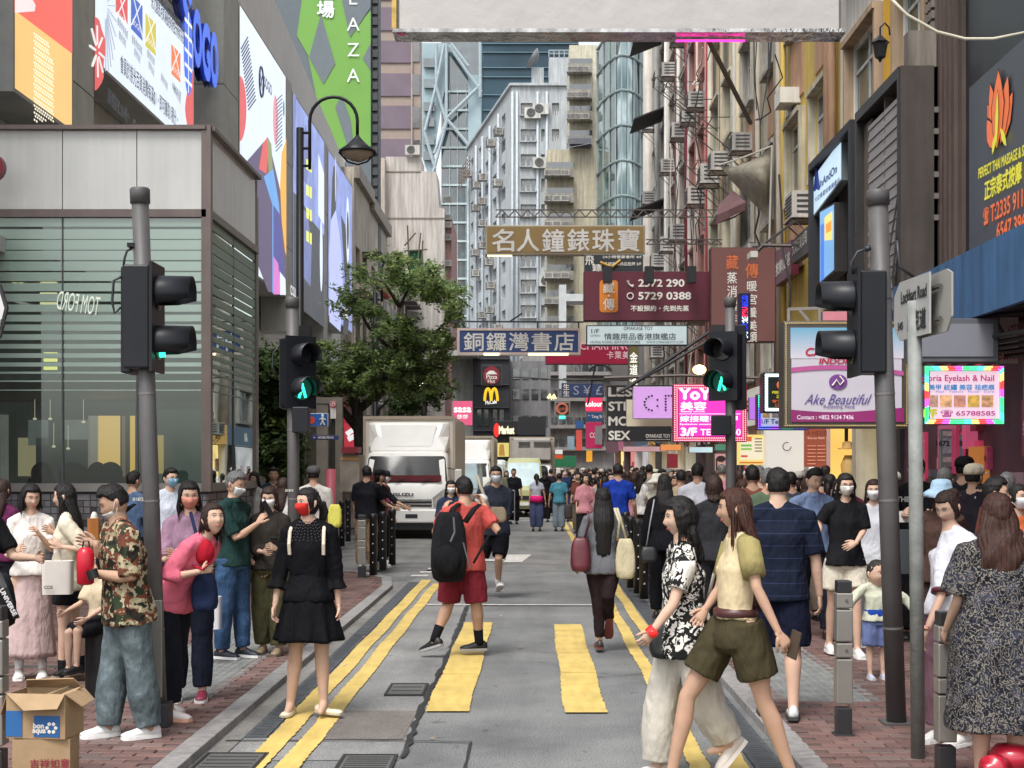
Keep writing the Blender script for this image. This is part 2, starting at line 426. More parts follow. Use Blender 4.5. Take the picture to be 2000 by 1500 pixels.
def hand(mb,wr,d,nrm,k=1.0,curl=25,thumb_side=1,seg=6,spread=1.0):
 """wr wrist, d pointing direction, nrm back-of-hand normal, thumb_side +-1 along lat"""
 d=d.normalized();nrm=(nrm-d*nrm.dot(d)).normalized();lat=d.cross(nrm)*thumb_side
 L=.092*k
 mb.tube([wr-d*.02*k,wr+d*.01*k,wr+d*.04*k,wr+d*.07*k,wr+d*L],[.024*k,.027*k,.036*k,.040*k,.037*k],10,lat=lat,depth=[.018*k,.016*k,.0155*k,.014*k,.011*k])
 lens=[.070,.078,.072,.056];offs=[.030,.0105,-.0095,-.029]
 for q in range(4):
  p=wr+d*(L-.008*k-(.006*k if q in(0,3)else 0))+lat*offs[q]*k;a=R(curl*.7+q*3);dd=d;pts=[p];rr=.0088*k if q<3 else .0076*k
  dd=(dd+lat*(.10-.065*q)*spread).normalized();pts=[p-dd*.015*k,p]
  for s,fr in enumerate((.42,.32,.26)):
   dirn=(dd*math.cos(a)-nrm*math.sin(a));p=p+dirn*lens[q]*fr*k;pts.append(p);a+=R(curl)
  mb.tube(pts,[rr,rr*1.05,rr*1.0,rr*.92,rr*.7],seg)
 p=wr+d*.022*k+lat*.026*k;dd=(d*.75+lat*.62-nrm*.25).normalized()
 p1=p+dd*.036*k;dd2=(d*.9+lat*.30-nrm*.35*(curl/40+.4)).normalized();p2=p1+dd2*.030*k;p3=p2+(dd2-nrm*.3).normalized()*.022*k
 mb.tube([p-dd*.012*k,p,p1,p2,p3],[.012*k,.0145*k,.0115*k,.0102*k,.007*k],seg)
def shoe(person,an,fdir,lat,colr,sole,k=1.0,kind='sneaker',pitch=0,toe=None):
 """an = ankle joint; fdir forward (horizontal), built in the foot's own plane"""
 f=fdir.normalized();up=Vector((0,0,1))if pitch==0 else(Matrix.Rotation(R(pitch),3,lat)@Vector((0,0,1)))
 if pitch:f=(Matrix.Rotation(R(pitch),3,lat)@f)
 lt=f.cross(up).normalized();o=an-up*.075*k
 L0,L1=-.075*k,.185*k
 st=[(-.075,.026,.05),(-.05,.034,.075),(0,.037,.078),(.05,.041,.062),(.10,.046,.044),(.15,.042,.033),(.18,.025,.022)]
 if kind=='flat':st=[(-.07,.024,.045),(-.045,.031,.048),(0,.032,.030),(.05,.036,.024),(.10,.041,.026),(.145,.036,.024),(.17,.018,.016)]
 if kind=='boot':st=[(-.075,.026,.07),(-.05,.036,.125),(0,.04,.125),(.05,.041,.075),(.10,.046,.05),(.15,.042,.038),(.18,.025,.022)]
 mu=MB();ms=MB();sh=.024 if kind=='sneaker' else .012
 ru=[];rsl=[]
 for x,hw,hh in st:
  c=o+f*x*k;ring=[];ring2=[]
  for i in range(10):
   a=math.pi*i/9;ring.append(tuple(c+lt*math.cos(a)*hw*k+up*(sh*.8+math.sin(a)**.8*(hh))*k))
  for i,(sx,sz)in enumerate([(1.1,0),(1.1,sh),(-1.1,sh),(-1.1,0)]):
   ring2.append(tuple(c+lt*sx*hw*k+up*sz*k))
  ru.append(ring);rsl.append(ring2)
 mu.rings(ru);ms.rings(rsl)
 s=mu.build('shoe',colr,person,smooth=True);ms.build('sole',sole,s)
 return s
def person(px,py,H,yaw,label,z=0.0,D=None,fem=0,g=1.0,skin=1,head_yaw=0,head_pitch=0,lean=0,side=0,tw=0,LL=(0,0),RL=(0,0),LA=(4,8,12,0),RA=(4,8,12,0),J=None,top=None,bottom=None,hair=('short',(.012,.01,.01),0),mask=None,shoes=((30,30,32),(225,225,225),'sneaker'),socks=None,hat=None,glasses=False,res=.012,hands=True,seed=None,group=None,hcurl=(28,28),lface=True,feet=None,hem_flare=0,headp=None,socklen=.12,skirt_mat=None,hsc=1.0,coll=None):
 """px,py: pixel under the feet (py gives the distance on ground of height z)"""
 g*=.93 if fem else .97
 seed=seed if seed is not None else int(px*7+py)%997
 D=D or DG(py,z);X=Xat(px,D);k=H/1.7
 t=thing('person',(X,D,z),label,'person',group)
 B3=basis(yaw).to_3x3();lf,bk,up=B3.col[0].copy(),B3.col[1].copy(),Vector((0,0,1));fw=-bk
 B2=basis(yaw+tw).to_3x3();lf2=B2.col[0].copy();fw2=-B2.col[1]
 O=Vector((X,D,z))
 j={}
 def leg(sgn,sw,kn,hip):
  a=R(sw);kd=(-up*math.cos(a)+fw*math.sin(a));knee=hip+kd*.232*H+lf*sgn*.004;b=R(sw-kn)
  an=knee+(-up*math.cos(b)+fw*math.sin(b))*.238*H;return knee,an
 j['pel']=O+up*.515*H
 j['Lhip']=j['pel']+lf*.054*H;j['Rhip']=j['pel']-lf*.054*H
 j['Lknee'],j['Lank']=leg(1,*LL,j['Lhip']);j['Rknee'],j['Rank']=leg(-1,*RL,j['Rhip'])
 low=min(j['Lank'].z,j['Rank'].z);dz=z+.045*H-low+0.0
 for q in j:j[q]=j[q]+up*dz
 la,sa=R(lean),R(side)
 tdir=(up*math.cos(la)+fw*math.sin(la)+lf*math.sin(sa)).normalized()
 j['waist']=j['pel']+tdir*.095*H+fw*.0;j['chest']=j['pel']+tdir*.215*H;j['neck']=j['pel']+tdir*.328*H
 shw=(.092 if fem else .108)*H*(g**.6)
 j['Lsh']=j['pel']+tdir*.284*H+lf2*shw;j['Rsh']=j['pel']+tdir*.284*H-lf2*shw
 def arm(sgn,sw,ab,el,inn,sh):
  a,b=R(sw+lean*.3),R(ab);ud=(-up*math.cos(a)*math.cos(b)+fw2*math.sin(a)*math.cos(b)+lf2*sgn*math.sin(b)).normalized()
  e=sh+ud*.172*H;a2=R(sw+el+lean*.3);fd=(-up*math.cos(a2)+fw2*math.sin(a2)-lf2*sgn*math.sin(R(inn))+lf2*sgn*math.sin(b)*.5).normalized()
  return e,e+fd*.150*H
 j['Lel'],j['Lwr']=arm(1,*LA,j['Lsh']);j['Rel'],j['Rwr']=arm(-1,*RA,j['Rsh'])
 hd=(up*math.cos(la*.6)+fw*math.sin(la*.6)+lf*math.sin(sa)*.6).normalized()
 j['head']=j['neck']+hd*.083*H*1.0+fw*.014*H
 if J:
  for q,val in J.items():
   if len(val)==2:val=(*val,0)
   j[q]=P(val[0],val[1],D+val[2])
 T=Matrix.Translation(j['head'])@basis(yaw+head_yaw,head_pitch)
 hk=(.925 if fem else .965)*max(.8,k)**.5*hsc
 sk=skin_mat(skin)
 mb=MB();gg=g*k
 fwid=(.155 if fem else .150)
 shm=(j['Lsh']+j['Rsh'])/2
 axs=[lf,lf,(lf+lf2)/2,lf2,lf2]
 tp=[lerp(j['pel'],j['waist'],-.4),j['pel'],j['waist'],j['chest'],lerp(j['chest'],shm,.8),j['neck']]
 tA=[.12*gg,fwid*gg,(.118 if fem else .138)*gg,(.136 if fem else .158)*gg,(.128 if fem else .152)*gg,.05*gg]
 tB=[.09*gg,.105*gg,(.085 if fem else .10)*gg,(.102 if fem else .112)*gg,.07*gg,.05*gg]
 loft(mb,tp,tA,tB,[lf,lf,lf,lf2,lf2,lf2])
 for s in('L','R'):limb(mb,[lerp(shm,j['neck'],1.0)+(j[s+'sh']-shm)*.18,lerp(lerp(shm,j['neck'],.35)+(j[s+'sh']-shm)*.62,j[s+'sh'],.1),j[s+'sh']],[.045*gg,.045*gg,.045*gg])
 limb(mb,[j['neck']-tdir*.06*H*.6,lerp(j['neck'],j['head'],.5),j['head']-up*.02],[.062*gg,(.047 if fem else .054)*gg,.05*gg])
 for s in('L','R'):
  h,kn,an=j[s+'hip'],j[s+'knee'],j[s+'ank']
  f0=1.0
  limb(mb,[h,lerp(h,kn,.35),lerp(h,kn,.8),kn,lerp(kn,an,.28)-fw*.008,lerp(kn,an,.7),an,an-up*.03*k],[.084*gg,.081*gg,.060*gg,.052*gg,.056*gg,.040*gg,.034*gg,.036*gg])
  limb(mb,[an,an+fw*.06*k-up*.035*k,an+fw*.13*k-up*.05*k],[.034*k,.03*k,.022*k],8)
  sh,el,wr=j[s+'sh'],j[s+'el'],j[s+'wr']
  fe=.88 if fem else 1
  limb(mb,[lerp(sh,shm,.25),sh,lerp(sh,el,.4),el,lerp(el,wr,.3),wr],[.05*gg*fe,.052*gg*fe,.044*gg*fe,.036*gg*fe,.037*gg*fe,.0245*gg*fe])
 ex=MB();lo=res>.017
 head_mesh(ex,T,fem,28 if lo else 40,22 if lo else 34,hk)
 for i,s in enumerate(('L','R')):
  sg=1 if s=='L' else-1
  d=(j[s+'wr']-j[s+'el']).normalized()
  hv=j.get(s+'hand')
  if hv is not None:d=(hv-j[s+'wr']).normalized()
  nr=lf2*sg+bk*.25
  if abs(d.dot(lf2))>.7:nr=fw2*1.0+up*.3
  if hands:hand(ex,j[s+'wr'],d,nr,k*(.86 if fem else .96),hcurl[i],thumb_side=(1 if(d.cross(nr)).dot(fw2+up*.5)>0 else-1),seg=5 if lo else 7)
 fuse(mb,res,3 if res<.02 else 1,'body',sk,t,ex)
 if lface:
  def fp(x,zz,o=0.0):
   th=math.acos(max(-1,min(1,zz/.117)));best=None
   for q in range(60):
    ph=math.pi+q/59*math.pi
    p=head_pt(th,ph,fem)
    if best is None or abs(p.x-x)<abs(best.x-x):best=p
   return T@((best+Vector((0,-o,0)))*hk)
  m1=MB();m2=MB();m3=MB();L3=T.to_3x3()
  for s in(-1,1):
   c=fp(s*.031,.006,-.002)
   m1.tube([c-L3@Vector((.0145*hk,0,0)),c-L3@Vector((.006*hk,.002,0)),c+L3@Vector((.006*hk,-.002,0)),c+L3@Vector((.0145*hk,0,0))],[.001,.0058*hk,.0058*hk,.001],8)
   c2=fp(s*.031,.006,.0035)
   m2.ell(c2,.0052*hk,.0030*hk,.0045*hk,8,5)
   m2.tube([fp(s*.015,.0105,.002),fp(s*.030,.0135,.002),fp(s*.046,.0095,.002)],[.0008,.0016,.0008],6)
   b=[fp(s*x,zz,.002)for x,zz in((.013,.023),(.028,.029),(.047,.024))]
   m3.tube(b,[.0014,.0024,.0010],6)
  m1.build('eye_whites',Q((225,220,212),rough=.3),t,True)
  m2.build('pupils',Q((18,12,10),rough=.15),t,True);m3.build('eyebrows',hair_mat(),t,True)
  if not mask:
   m4=MB();m4.tube([fp(-.023,-.067,-.001),fp(-.010,-.066,.0025),fp(0,-.0672,.003),fp(.010,-.066,.0025),fp(.023,-.067,-.001)],[.0015,.0048,.0055,.0048,.0015],8)
   m4.build('lips',Q((168,84,78),rough=.4),t,True)
 if glasses:
  m=MB();L3=T.to_3x3()
  for s in(-1,1):
   c=T@(Vector((s*.032,-.102,.004))*hk)
   m.tube([c+L3@Vector((.024*math.cos(a)*hk,0,.018*math.sin(a)*hk))for a in[q*math.pi/6 for q in range(13)]],.0016,5)
   m.tube([T@(Vector((s*.056,-.1,.008))*hk),T@(Vector((s*.082,.0,.012))*hk)],.0016,5)
  m.tube([T@(Vector((-.008,-.104,.006))*hk),T@(Vector((.008,-.104,.006))*hk)],.0016,5)
  m.build('glasses',Q((25,25,28),rough=.3),t,True)
 if mask:
  low_=mask[1]if len(mask)>1 else 0;m=MB();rs=[]
  for q in range(9):
   zz=.002-.012*q*1.02-low_*.055
   r=[]
   for p_ in range(15):
    u=(p_/14-.5)*2;ph=-math.pi/2+u*1.02;th=math.acos(max(-.985,min(1,max(zz,-.112)/.117)))
    b=head_pt(th,ph,fem);out=.006+.010*(1-u*u)*math.exp(-((zz+.045)/.045)**2)
    b=b+Vector((b.x*.04,-out,0));b.z=zz
    if abs(u)>.98:b.y+=.01
    r.append(tuple(T@(b*hk)))
   rs.append(r)
  f=[];v=[p for r in rs for p in r]
  for a in range(8):
   for b in range(14):f.append((a*15+b,a*15+b+1,(a+1)*15+b+1,(a+1)*15+b))
  m.add(v,f)
  for s in(-1,1):
   m.tube([T@(Vector((s*.066,-.05,-.015-low_*.05))*hk),T@(Vector((s*.083,.005,.01))*hk)],.0018,4)
   m.tube([T@(Vector((s*.064,-.05,-.075-low_*.03))*hk),T@(Vector((s*.082,.012,-.02))*hk)],.0018,4)
  mm=Q(mask[0],rough=.8,var=.04)if isinstance(mask[0],tuple)else mask[0]
  o=m.build('face_mask',mm,t,True)
  sd=o.modifiers.new('thick','SOLIDIFY');sd.thickness=.0025
 if hair and hair[0]!='bald':
  hm=hair_mat(hair[1]);st=hair[0];L=hair[2];m=MB();rs=[]
  nu,nv=(32,22)if lo else(72,44)
  for a in range(nv+1):
   th=math.pi*(.012+.976*a/nv);ring=[]
   for b in range(nu):
    ph=2*math.pi*b/nu;p=head_pt(th,ph,fem);n=Vector((p.x/.076**2,p.y/.094**2,p.z/.117**2)).normalized()
    front=-math.sin(ph)
    line=.066-.0*front if front>.55 else(.066-(.55-front)/.45*.05 if front>.1 else .0)
    if st in('long','bob','pony','bun','wavy','curly'):
     line=.060 if front>.62 else(.060-(.62-front)/.3*.12 if front>.32 else-.09)
     if 'fringe' in hair[3:]:line=.036 if front>.62 else line
    else:
     if front>.55:line=.068
     elif front>.12:line=.068-(.55-front)/.43*.062
     elif front>-.25:line=.012
     else:line=-.045
    line+=.008*mnoise.noise((ph*5+seed,1,2));mk=max(0,min(1,(p.z-line)/.016+.5))
    th_={'short':.011,'buzz':.004,'long':.013,'wavy':.018,'curly':.030,'bob':.017,'pony':.008,'bun':.010}.get(st,.012)
    if st=='short' and p.z>.05:th_+=.011*max(0,front+.3)*.8+.003
    if st in('short','buzz')and p.z<.03:th_*=max(.35,1-(.03-p.z)/.09)
    nz=mnoise.noise((p.x*30+seed,p.y*30,p.z*30))
    gv=.0022*math.sin(ph*31+5*nz)+.005*nz+.003*mnoise.noise((p.x*90,p.y*90+seed,p.z*25))
    if st=='curly':gv=.010*mnoise.noise((p.x*45+seed,p.y*45,p.z*45))
    off=(th_+gv)*mk-.012*(1-mk)
    ring.append(tuple(T@((p+n*off)*hk)))
   rs.append(ring)
  m.rings(rs)
  ps=[]
  if st in('long','wavy','curly','bob'):
   down=Vector((0,0,-1));n=36 if lo else 96;rows=10 if lo else 26;rs=[]
   Lz=L
   bsum=T.to_3x3()@Vector((0,1,0));bh=Vector((bsum.x,bsum.y,0)).normalized();lh=(T.to_3x3()@Vector((1,0,0)));lh=Vector((lh.x,lh.y,0)).normalized()
   c0=T@(Vector((0,.015,.03))*hk)
   w0=hair[4]if len(hair)>4 and isinstance(hair[4],(int,float))else 1.0
   for a in range(rows+1):
    q=a/rows;zz=-q*Lz
    f1=min(1,(q*Lz)/.16)
    wid=lerp(.082,.094,f1)*lerp(.8,1,min(1,q*Lz/.07))*hk*w0*(1-.28*max(0,q-.45)/.55);dep=lerp(.092,.062,f1)*lerp(.78,1,min(1,q*Lz/.09))*hk*(1-.3*q)
    cen=c0+down*(-zz)+bh*(lerp(.004,.045,f1)*hk)+bh*(.045*max(0,min(1,(q*Lz-.1)/.15)))-tdir.cross(up).cross(up)*0
    cen=cen+Vector((tdir.x,tdir.y,0))*0
    ring=[]
    for b in range(n):
     ph=2*math.pi*b/n;c_,s_=math.cos(ph),math.sin(ph)
     rr=1+.035*math.sin(ph*23+seed+q*2)+.05*mnoise.noise((c_*4+seed,s_*4,q*3))
     if st in('wavy','curly'):rr+=.09*math.sin(q*Lz*38+ph*4+seed)*min(1,q*3)
     if st=='curly':rr+=.10*mnoise.noise((c_*5,s_*5+seed,q*9))
     yy=s_*dep
     if s_<-.0:
      yy=s_*dep*(.30 if q*Lz<.17*hk else .45)
     jit=(mnoise.noise((c_*14+seed,s_*14,0))*.05+mnoise.noise((c_*40,s_*40,seed))*.02)*(q**3)*min(1,Lz*3)
     ring.append(tuple(cen+lh*c_*wid*rr+bh*yy*rr+down*jit))
    rs.append(ring)
   m.rings(rs)
  if st=='pony':
   c=T@(Vector((0,.10,-.01))*hk);b=(T.to_3x3()@Vector((0,1,0)))
   m.tube([c-b*.02,c+b*.03-up*.01,c+b*.045-up*L*.4,c+b*.03-up*L*.8,c+b*.02-up*L],[.02,.032,.034,.026,.006],14)
  if st=='bun':
   c=T@(Vector((0,.085,.065))*hk);m.ell(c,.042,.042,.038,14,10)
  if res<.0145 and st in('long','wavy','curly','bob','pony'):
   rr_=random.Random(seed);tl=T.to_3x3();nn_=150 if st!='pony' else 50
   for q in range(nn_):
    ph=rr_.uniform(-.25,math.pi+.25);p0=head_pt(rr_.uniform(.5,1.3),ph,fem);p0=T@(p0*1.17*hk);o_=tl@Vector((math.cos(ph),max(.0,math.sin(ph)),0));o_.z=0
    ll=L*rr_.uniform(.75,1.06)if st!='pony' else .10;w1=rr_.uniform(.0,.012);s1=rr_.uniform(0,6)
    m.tube([p0-up*.0,p0+o_*.006-up*ll*.3,p0+o_*(.004+w1)-up*ll*.65+lf*.008*math.sin(s1),p0+o_*(w1*.6)-up*ll+lf*.016*math.sin(s1+1)],[.002,.0035,.003,.0008],4)
  m.build('hair',hm,t,True)
 if hat:
  m=MB();kind,hm=hat
  L3=T
  def hp(x,y,zz):return tuple(T@(Vector((x,y,zz))*hk))
  if kind=='cap':
   m.rings([[hp(.093*math.cos(a)*s,.110*math.sin(a)*s+.004,zz)for a in[2*math.pi*q/24 for q in range(24)]]for s,zz in((1.0,.03),(1.03,.06),(.98,.09),(.82,.118),(.5,.134),(.08,.14))])
   m.rings([[hp(.075*math.cos(a),-.095-.075*math.sin(a),.036+.006*math.sin(a)+dz_)for a in[math.pi*q/10 for q in range(11)]]for dz_ in(0,.006)])
  else:
   m.rings([[hp(.098*math.cos(a)*s,.115*math.sin(a)*s,zz+(.012*math.sin(3*a+seed)if s>1.3 else 0))for a in[2*math.pi*q/28 for q in range(28)]]for s,zz in((1.95,-.02),(1.5,.02),(1.04,.055),(1.0,.09),(.85,.13),(.5,.143),(.08,.145))])
  o=m.build('cap' if kind=='cap' else 'sun_hat',hm,t,True);sd=o.modifiers.new('thick','SOLIDIFY');sd.thickness=.003
 cres=res*1.0
 def topmesh(o,color,sleeve,hem,loose,name='shirt',fold=.009,flare=0,nk=.8):
  m=MB();e=o
  hemz=hem
  hp_=j['pel']+(j['pel']-j['waist'])*(-hemz)if hemz<0 else lerp(j['pel'],j['waist'],hemz)
  bt=.016 if hemz<.6 else .004
  pts=[hp_];A=[(fwid*gg if hemz<.6 else tA[2]+.012)+e+bt+loose*.7];B=[(.110*gg if hemz<.6 else tB[2]+.01)+e+bt+loose*.55]
  if hemz<.35:pts.append(j['pel']if hemz<-.15 else lerp(j['pel'],j['waist'],hemz+.25));A.append(fwid*gg+e+bt+loose*.5);B.append(.110*gg+e+bt+loose*.35)
  if hemz<.85:pts.append(j['waist']);A.append(tA[2]+e+loose*.5);B.append(tB[2]+e+loose*.3)
  pts.append(j['chest']);A.append(tA[3]+e+loose*.3);B.append(tB[3]+e+loose*.12)
  pts.append(lerp(j['chest'],shm,.8));A.append(tA[4]+e+loose*.1);B.append(tB[4]+e)
  pts.append(lerp(shm,j['neck'],nk)-up*.004);A.append(.07*gg+e);B.append(.058*gg+e)
  loft(m,pts,A,B,[lf]*(len(pts)-3)+[lf2]*3,24,flat=True)
  for s in('L','R'):limb(m,[lerp(shm,j['neck'],.8)+(j[s+'sh']-shm)*.2,lerp(lerp(shm,j['neck'],.35)+(j[s+'sh']-shm)*.62,j[s+'sh'],.1),j[s+'sh']],[.045*gg+e,.046*gg+e,.045*gg+e])
  for s in('L','R'):
   sh,el,wr=j[s+'sh'],j[s+'el'],j[s+'wr'];fe=.9 if fem else 1
   if sleeve<=0:
    limb(m,[lerp(sh,shm,.3),lerp(sh,shm,.02)],[.055*gg*fe+e,.052*gg*fe+e]);continue
   ls=min(1,sleeve);r0=.052*gg*fe+e+loose*.15
   pp=[lerp(sh,shm,.35),sh+up*.002,lerp(sh,el,ls*.5),lerp(sh,el,ls)];rr=[r0*.95,r0,(.047*gg*fe+e+loose*.3),(.043*gg*fe+e+loose*.38)]
   if sleeve>1:pp+=[lerp(el,wr,(sleeve-1)*.5),lerp(el,wr,sleeve-1)];rr+=[.04*gg*fe+e+loose*.3,.034*gg*fe+e+loose*.3+flare]
   m.tube(pp,rr,14)
  fuse(m,cres,2,name,color,t,None,fold if res<.02 else 0,10,seed)
 def legs(color,ln,loose,taper=1.0,name='trousers',fold=.009):
  m=MB();e=.008*gg
  wtop=lerp(j['pel'],j['waist'],.75)
  loft(m,[j['pel']-up*.055*k,j['pel'],wtop],[fwid*gg+e,fwid*gg+e*1.6,tA[2]+.016],[.118*gg+e,.120*gg+e,tB[2]+.014],lf,22)
  for s in('L','R'):
   h,kn,an=j[s+'hip'],j[s+'knee'],j[s+'ank']
   if ln<=1:
    end=lerp(h,kn,ln);m.tube([h+up*.03*k,lerp(h,end,.5),end],[.09*gg+e,.086*gg+e+loose*.6,(.084-.022*ln)*gg+e+loose],14)
   else:
    q=ln-1;end=lerp(kn,an,q)
    m.tube([h+up*.03*k,lerp(h,kn,.45),kn,lerp(kn,end,.5),lerp(kn,end,.92),end-up*.004],[.09*gg+e,.080*gg+e+loose*.5,.056*gg+e+loose,(.062*gg+e+loose)*lerp(1,taper,.5),(.046*gg+e+loose*taper),(.044*gg+e+loose*taper)*1.02],14)
  fuse(m,cres,2,name,color,t,None,fold if res<.02 else 0,8,seed+5)
 def skirt(color,zend,wid,dep,name='skirt',top_=.75,fold=.007,pleat=0):
  m=MB();a=lerp(j['pel'],j['waist'],top_);dn=(j['Lknee']+j['Rknee'])/2;fl=z+zend*H
  bot=Vector(((j['pel'].x*.4+dn.x*.6),(j['pel'].y*.4+dn.y*.6),fl));n=72 if not lo else 24;rs=[];rows=18 if not lo else 6
  for q_ in range(rows+1):
   q=q_/rows;c=lerp(a,bot,q)
   A=lerp(tA[2]+.012,fwid*gg+.02,min(1,q*2.4));B=lerp(tB[2]+.012,.118*gg+.012,min(1,q*2.4))
   if q>.3:A=lerp(A,wid,(q-.3)/.7);B=lerp(B,dep,(q-.3)/.7)
   ring=[]
   for i in range(n):
    ph=2*math.pi*i/n;amp=fold*max(0,q-.2)*1.6+pleat*q
    rr=1+(amp/.15)*(math.sin(ph*9+seed)+.6*math.sin(ph*14+2))*.5
    ring.append(tuple(c+lf*math.cos(ph)*A*rr+bk*math.sin(ph)*B*rr+up*.006*math.sin(ph*5+seed)*q))
   rs.append(ring)
  m.rings(rs,close=True);m.build(name,color,t,True)
 if bottom:
  kd=bottom[0]
  if kd in('pants','shorts'):legs(bottom[1],bottom[2],bottom[3],bottom[4]if len(bottom)>4 else 1.0,'trousers' if kd=='pants' else 'shorts')
  elif kd=='skirt':skirt(bottom[1],*bottom[2:])
  elif kd=='dress':skirt(bottom[1],*bottom[2:5],name='dress_skirt',top_=1.15,fold=.016,pleat=.004)
 if top:
  topmesh(.011*gg,top[0],top[1],top[2],top[3],top[5]if len(top)>5 else 'shirt',flare=top[4]if len(top)>4 else 0)
 if coll:
  m=MB();c=lerp(shm,j['neck'],.95)+up*.004
  m.rings([[tuple(c+lf2*math.cos(a)*r1*gg+fw2*math.sin(a)*r1*gg*.95+up*h_-fw2*0)for a in[2*math.pi*q/20 for q in range(20)]]for r1,h_ in((.075,-.012),(.068,.022),(.078,.018),(.086,-.018))],close=False)
  m.build('collar',coll,t,True)
 if shoes and shoes[0]is not None:
  ft=feet or((0,0),(0,0))
  for i,s in enumerate(('L','R')):
   an=j[s+'ank'];sg=1 if s=='L' else-1;yw=ft[i][0];pt=ft[i][1]
   fd=Matrix.Rotation(R(yw),3,'Z')@fw;lt=fd.cross(up)
   sm=Q(shoes[0],rough=.5,var=.08)if isinstance(shoes[0],tuple)else shoes[0]
   shoe(t,an,fd,lt,sm,Q(shoes[1],rough=.7),k*1.0,shoes[2],pt)
   if socks:
    m=MB();m.tube([an-up*.02*k,an+(j[s+'knee']-an).normalized()*.02,an+(j[s+'knee']-an).normalized()*socklen],[.040*gg,.039*gg,.044*gg],12)
    m.build('sock',cloth(socks),t,True)
 t['_j']=1
 PJ[t.name]=dict(j,T=T,lf=lf,bk=bk,fw=fw,up=up,lf2=lf2,fw2=fw2,k=k,g=gg,hk=hk,t=t)
 return PJ[t.name]
PJ={}
def asph(key,col,spk=.5):
 if key in MATS:return MATS[key]
 m,n,l,b=_nodes(key);v=mapped(n,l)
 sp=noise_n(n,l,v,95,3,.8);big=noise_n(n,l,v,.9,5,.6)
 c=ramp(n,l,sp,[(.35,mul(col,1-spk)),(.5,col),(.62,mul(col,1+spk)),(.72,mul(col,1+2.2*spk))])
 c=mixc(n,l,1,c,ramp(n,l,big,[(.32,(.62,.62,.63)),(.5,(.9,.9,.9)),(.68,(1.12,1.11,1.08))]),'MULTIPLY');c=mixc(n,l,1,c,ramp(n,l,noise_n(n,l,v,5.5,3,.6),[(.30,(.6,)*3),(.36,(1,1,1))]),'MULTIPLY')
 vs=mapped(n,l,(2.5,.25,1));c=mixc(n,l,1,c,ramp(n,l,noise_n(n,l,vs,1,5),[(.35,(.8,)*3),(.6,(1,1,1))]),'MULTIPLY')
 l.new(c,b.inputs['Base Color']);b.inputs['Roughness'].default_value=.75
 bumpn(n,l,b,sp,.5,.006);MATS[key]=m;return m
def paintm(key,col,wear=.42):
 if key in MATS:return MATS[key]
 m,n,l,b=_nodes(key);v=mapped(n,l)
 f=noise_n(n,l,v,26,6,.75);g=noise_n(n,l,v,2.2,4)
 c=ramp(n,l,g,[(.3,mul(col,.84)),(.5,mul(col,.98)),(.7,mul(col,1.08))]);c=mixc(n,l,1,c,ramp(n,l,noise_n(n,l,mapped(n,l,(3,.6,1)),4,5),[(.35,(.86,.84,.8)),(.6,(1,1,1))]),'MULTIPLY')
 c=mixc(n,l,ramp(n,l,f,[(wear-.06,(1,1,1)),(wear,(0,0,0))]),c,(.16,.15,.13))
 l.new(c,b.inputs['Base Color']);b.inputs['Roughness'].default_value=.6;bumpn(n,l,b,f,.3,.003);MATS[key]=m;return m
ASF=asph('asphalt',(.20,.205,.205),.7);ASL=asph('asphalt_light',(.26,.26,.255),.4);ASB=asph('concrete_brown',(.185,.165,.15),.5)
MB().box(-400,400,-60,900,-.6,0).build('road',ASF);tag(bpy.data.objects['road'],kind='structure')
def sheet(name,pts,z,mat,parent=None):
 m=MB();m.poly([(x,y,z)for x,y in pts]);o=m.build(name,mat,parent);
 if parent is None:o['kind']='structure'
 return o
road=bpy.data.objects['road']
sheet('light_road_surface',[(-1.9,8.75),(-.82,8.75),(-.80,22),(-1.5,36),(-1.9,22)],.004,ASL,road)
sheet('patched_road_surface',[(-1.40,9.4),(-.85,9.4),(-.84,10.5),(-1.38,10.5)],.008,ASB,road)
sheet('far_road_surface',[(-7.9,24.5),(1.5,24.5),(1.5,140),(-7.9,140)],.004,asph('asphalt_grey',(.215,.215,.21),.22),road)
TAR=Q((38,38,38),rough=.5,var=.3,scale=30)
def ribbon(name,pts,w,z,mat,parent,jag=.3,sub=.12):
 vs=[];f=[];L=[]
 for k in range(len(pts)-1):
  a,b=Vector(pts[k]),Vector(pts[k+1]);n=max(1,int((b-a).length/sub))
  for i in range(n):L.append(a.lerp(b,i/n))
 L.append(Vector(pts[-1]))
 for i,p in enumerate(L):
  t=(L[min(i+1,len(L)-1)]-L[max(i-1,0)]).normalized();nn=Vector((-t.y,t.x))
  w1=w/2*(1+jag*rnd.uniform(-1,1));w2=w/2*(1+jag*rnd.uniform(-1,1));of=nn*rnd.uniform(-1,1)*w*jag*.15
  for q,ww in((1,w1),(-1,w2)):
   r_=p+nn*q*ww+of;vs.append((r_.x,r_.y,z))
 m=MB();m.add(vs,[(2*i,2*i+1,2*i+3,2*i+2)for i in range(len(L)-1)]);return m.build(name,mat,parent)
ribbon('road_crack',[(-.80,8.8),(-.82,10.6),(-.80,13),(-.83,18.4),(-.85,24)],.045,.012,TAR,road,.7)
ribbon('road_seam',[(-2.0,9.35),(-.85,9.35),(-.40,9.3),(-.40,8.2)],.022,.012,TAR,road,.5)
ribbon('road_seam',[(-.82,13.9),(1.1,13.7)],.012,.012,TAR,road,.5)
ribbon('road_seam',[(.25,12.0),(.9,12.35),(1.15,12.4)],.014,.012,TAR,road,.7)
for i,yy in enumerate((25.2,27.5,31,36.2)):ribbon('road_seam',[(-4.0,yy),(1.2,yy)],.03,.012,TAR,road,.4)
YEL=paintm('yellow_paint',(.68,.50,.15),.37);WHT=paintm('white_paint',(.62,.61,.58),.40)
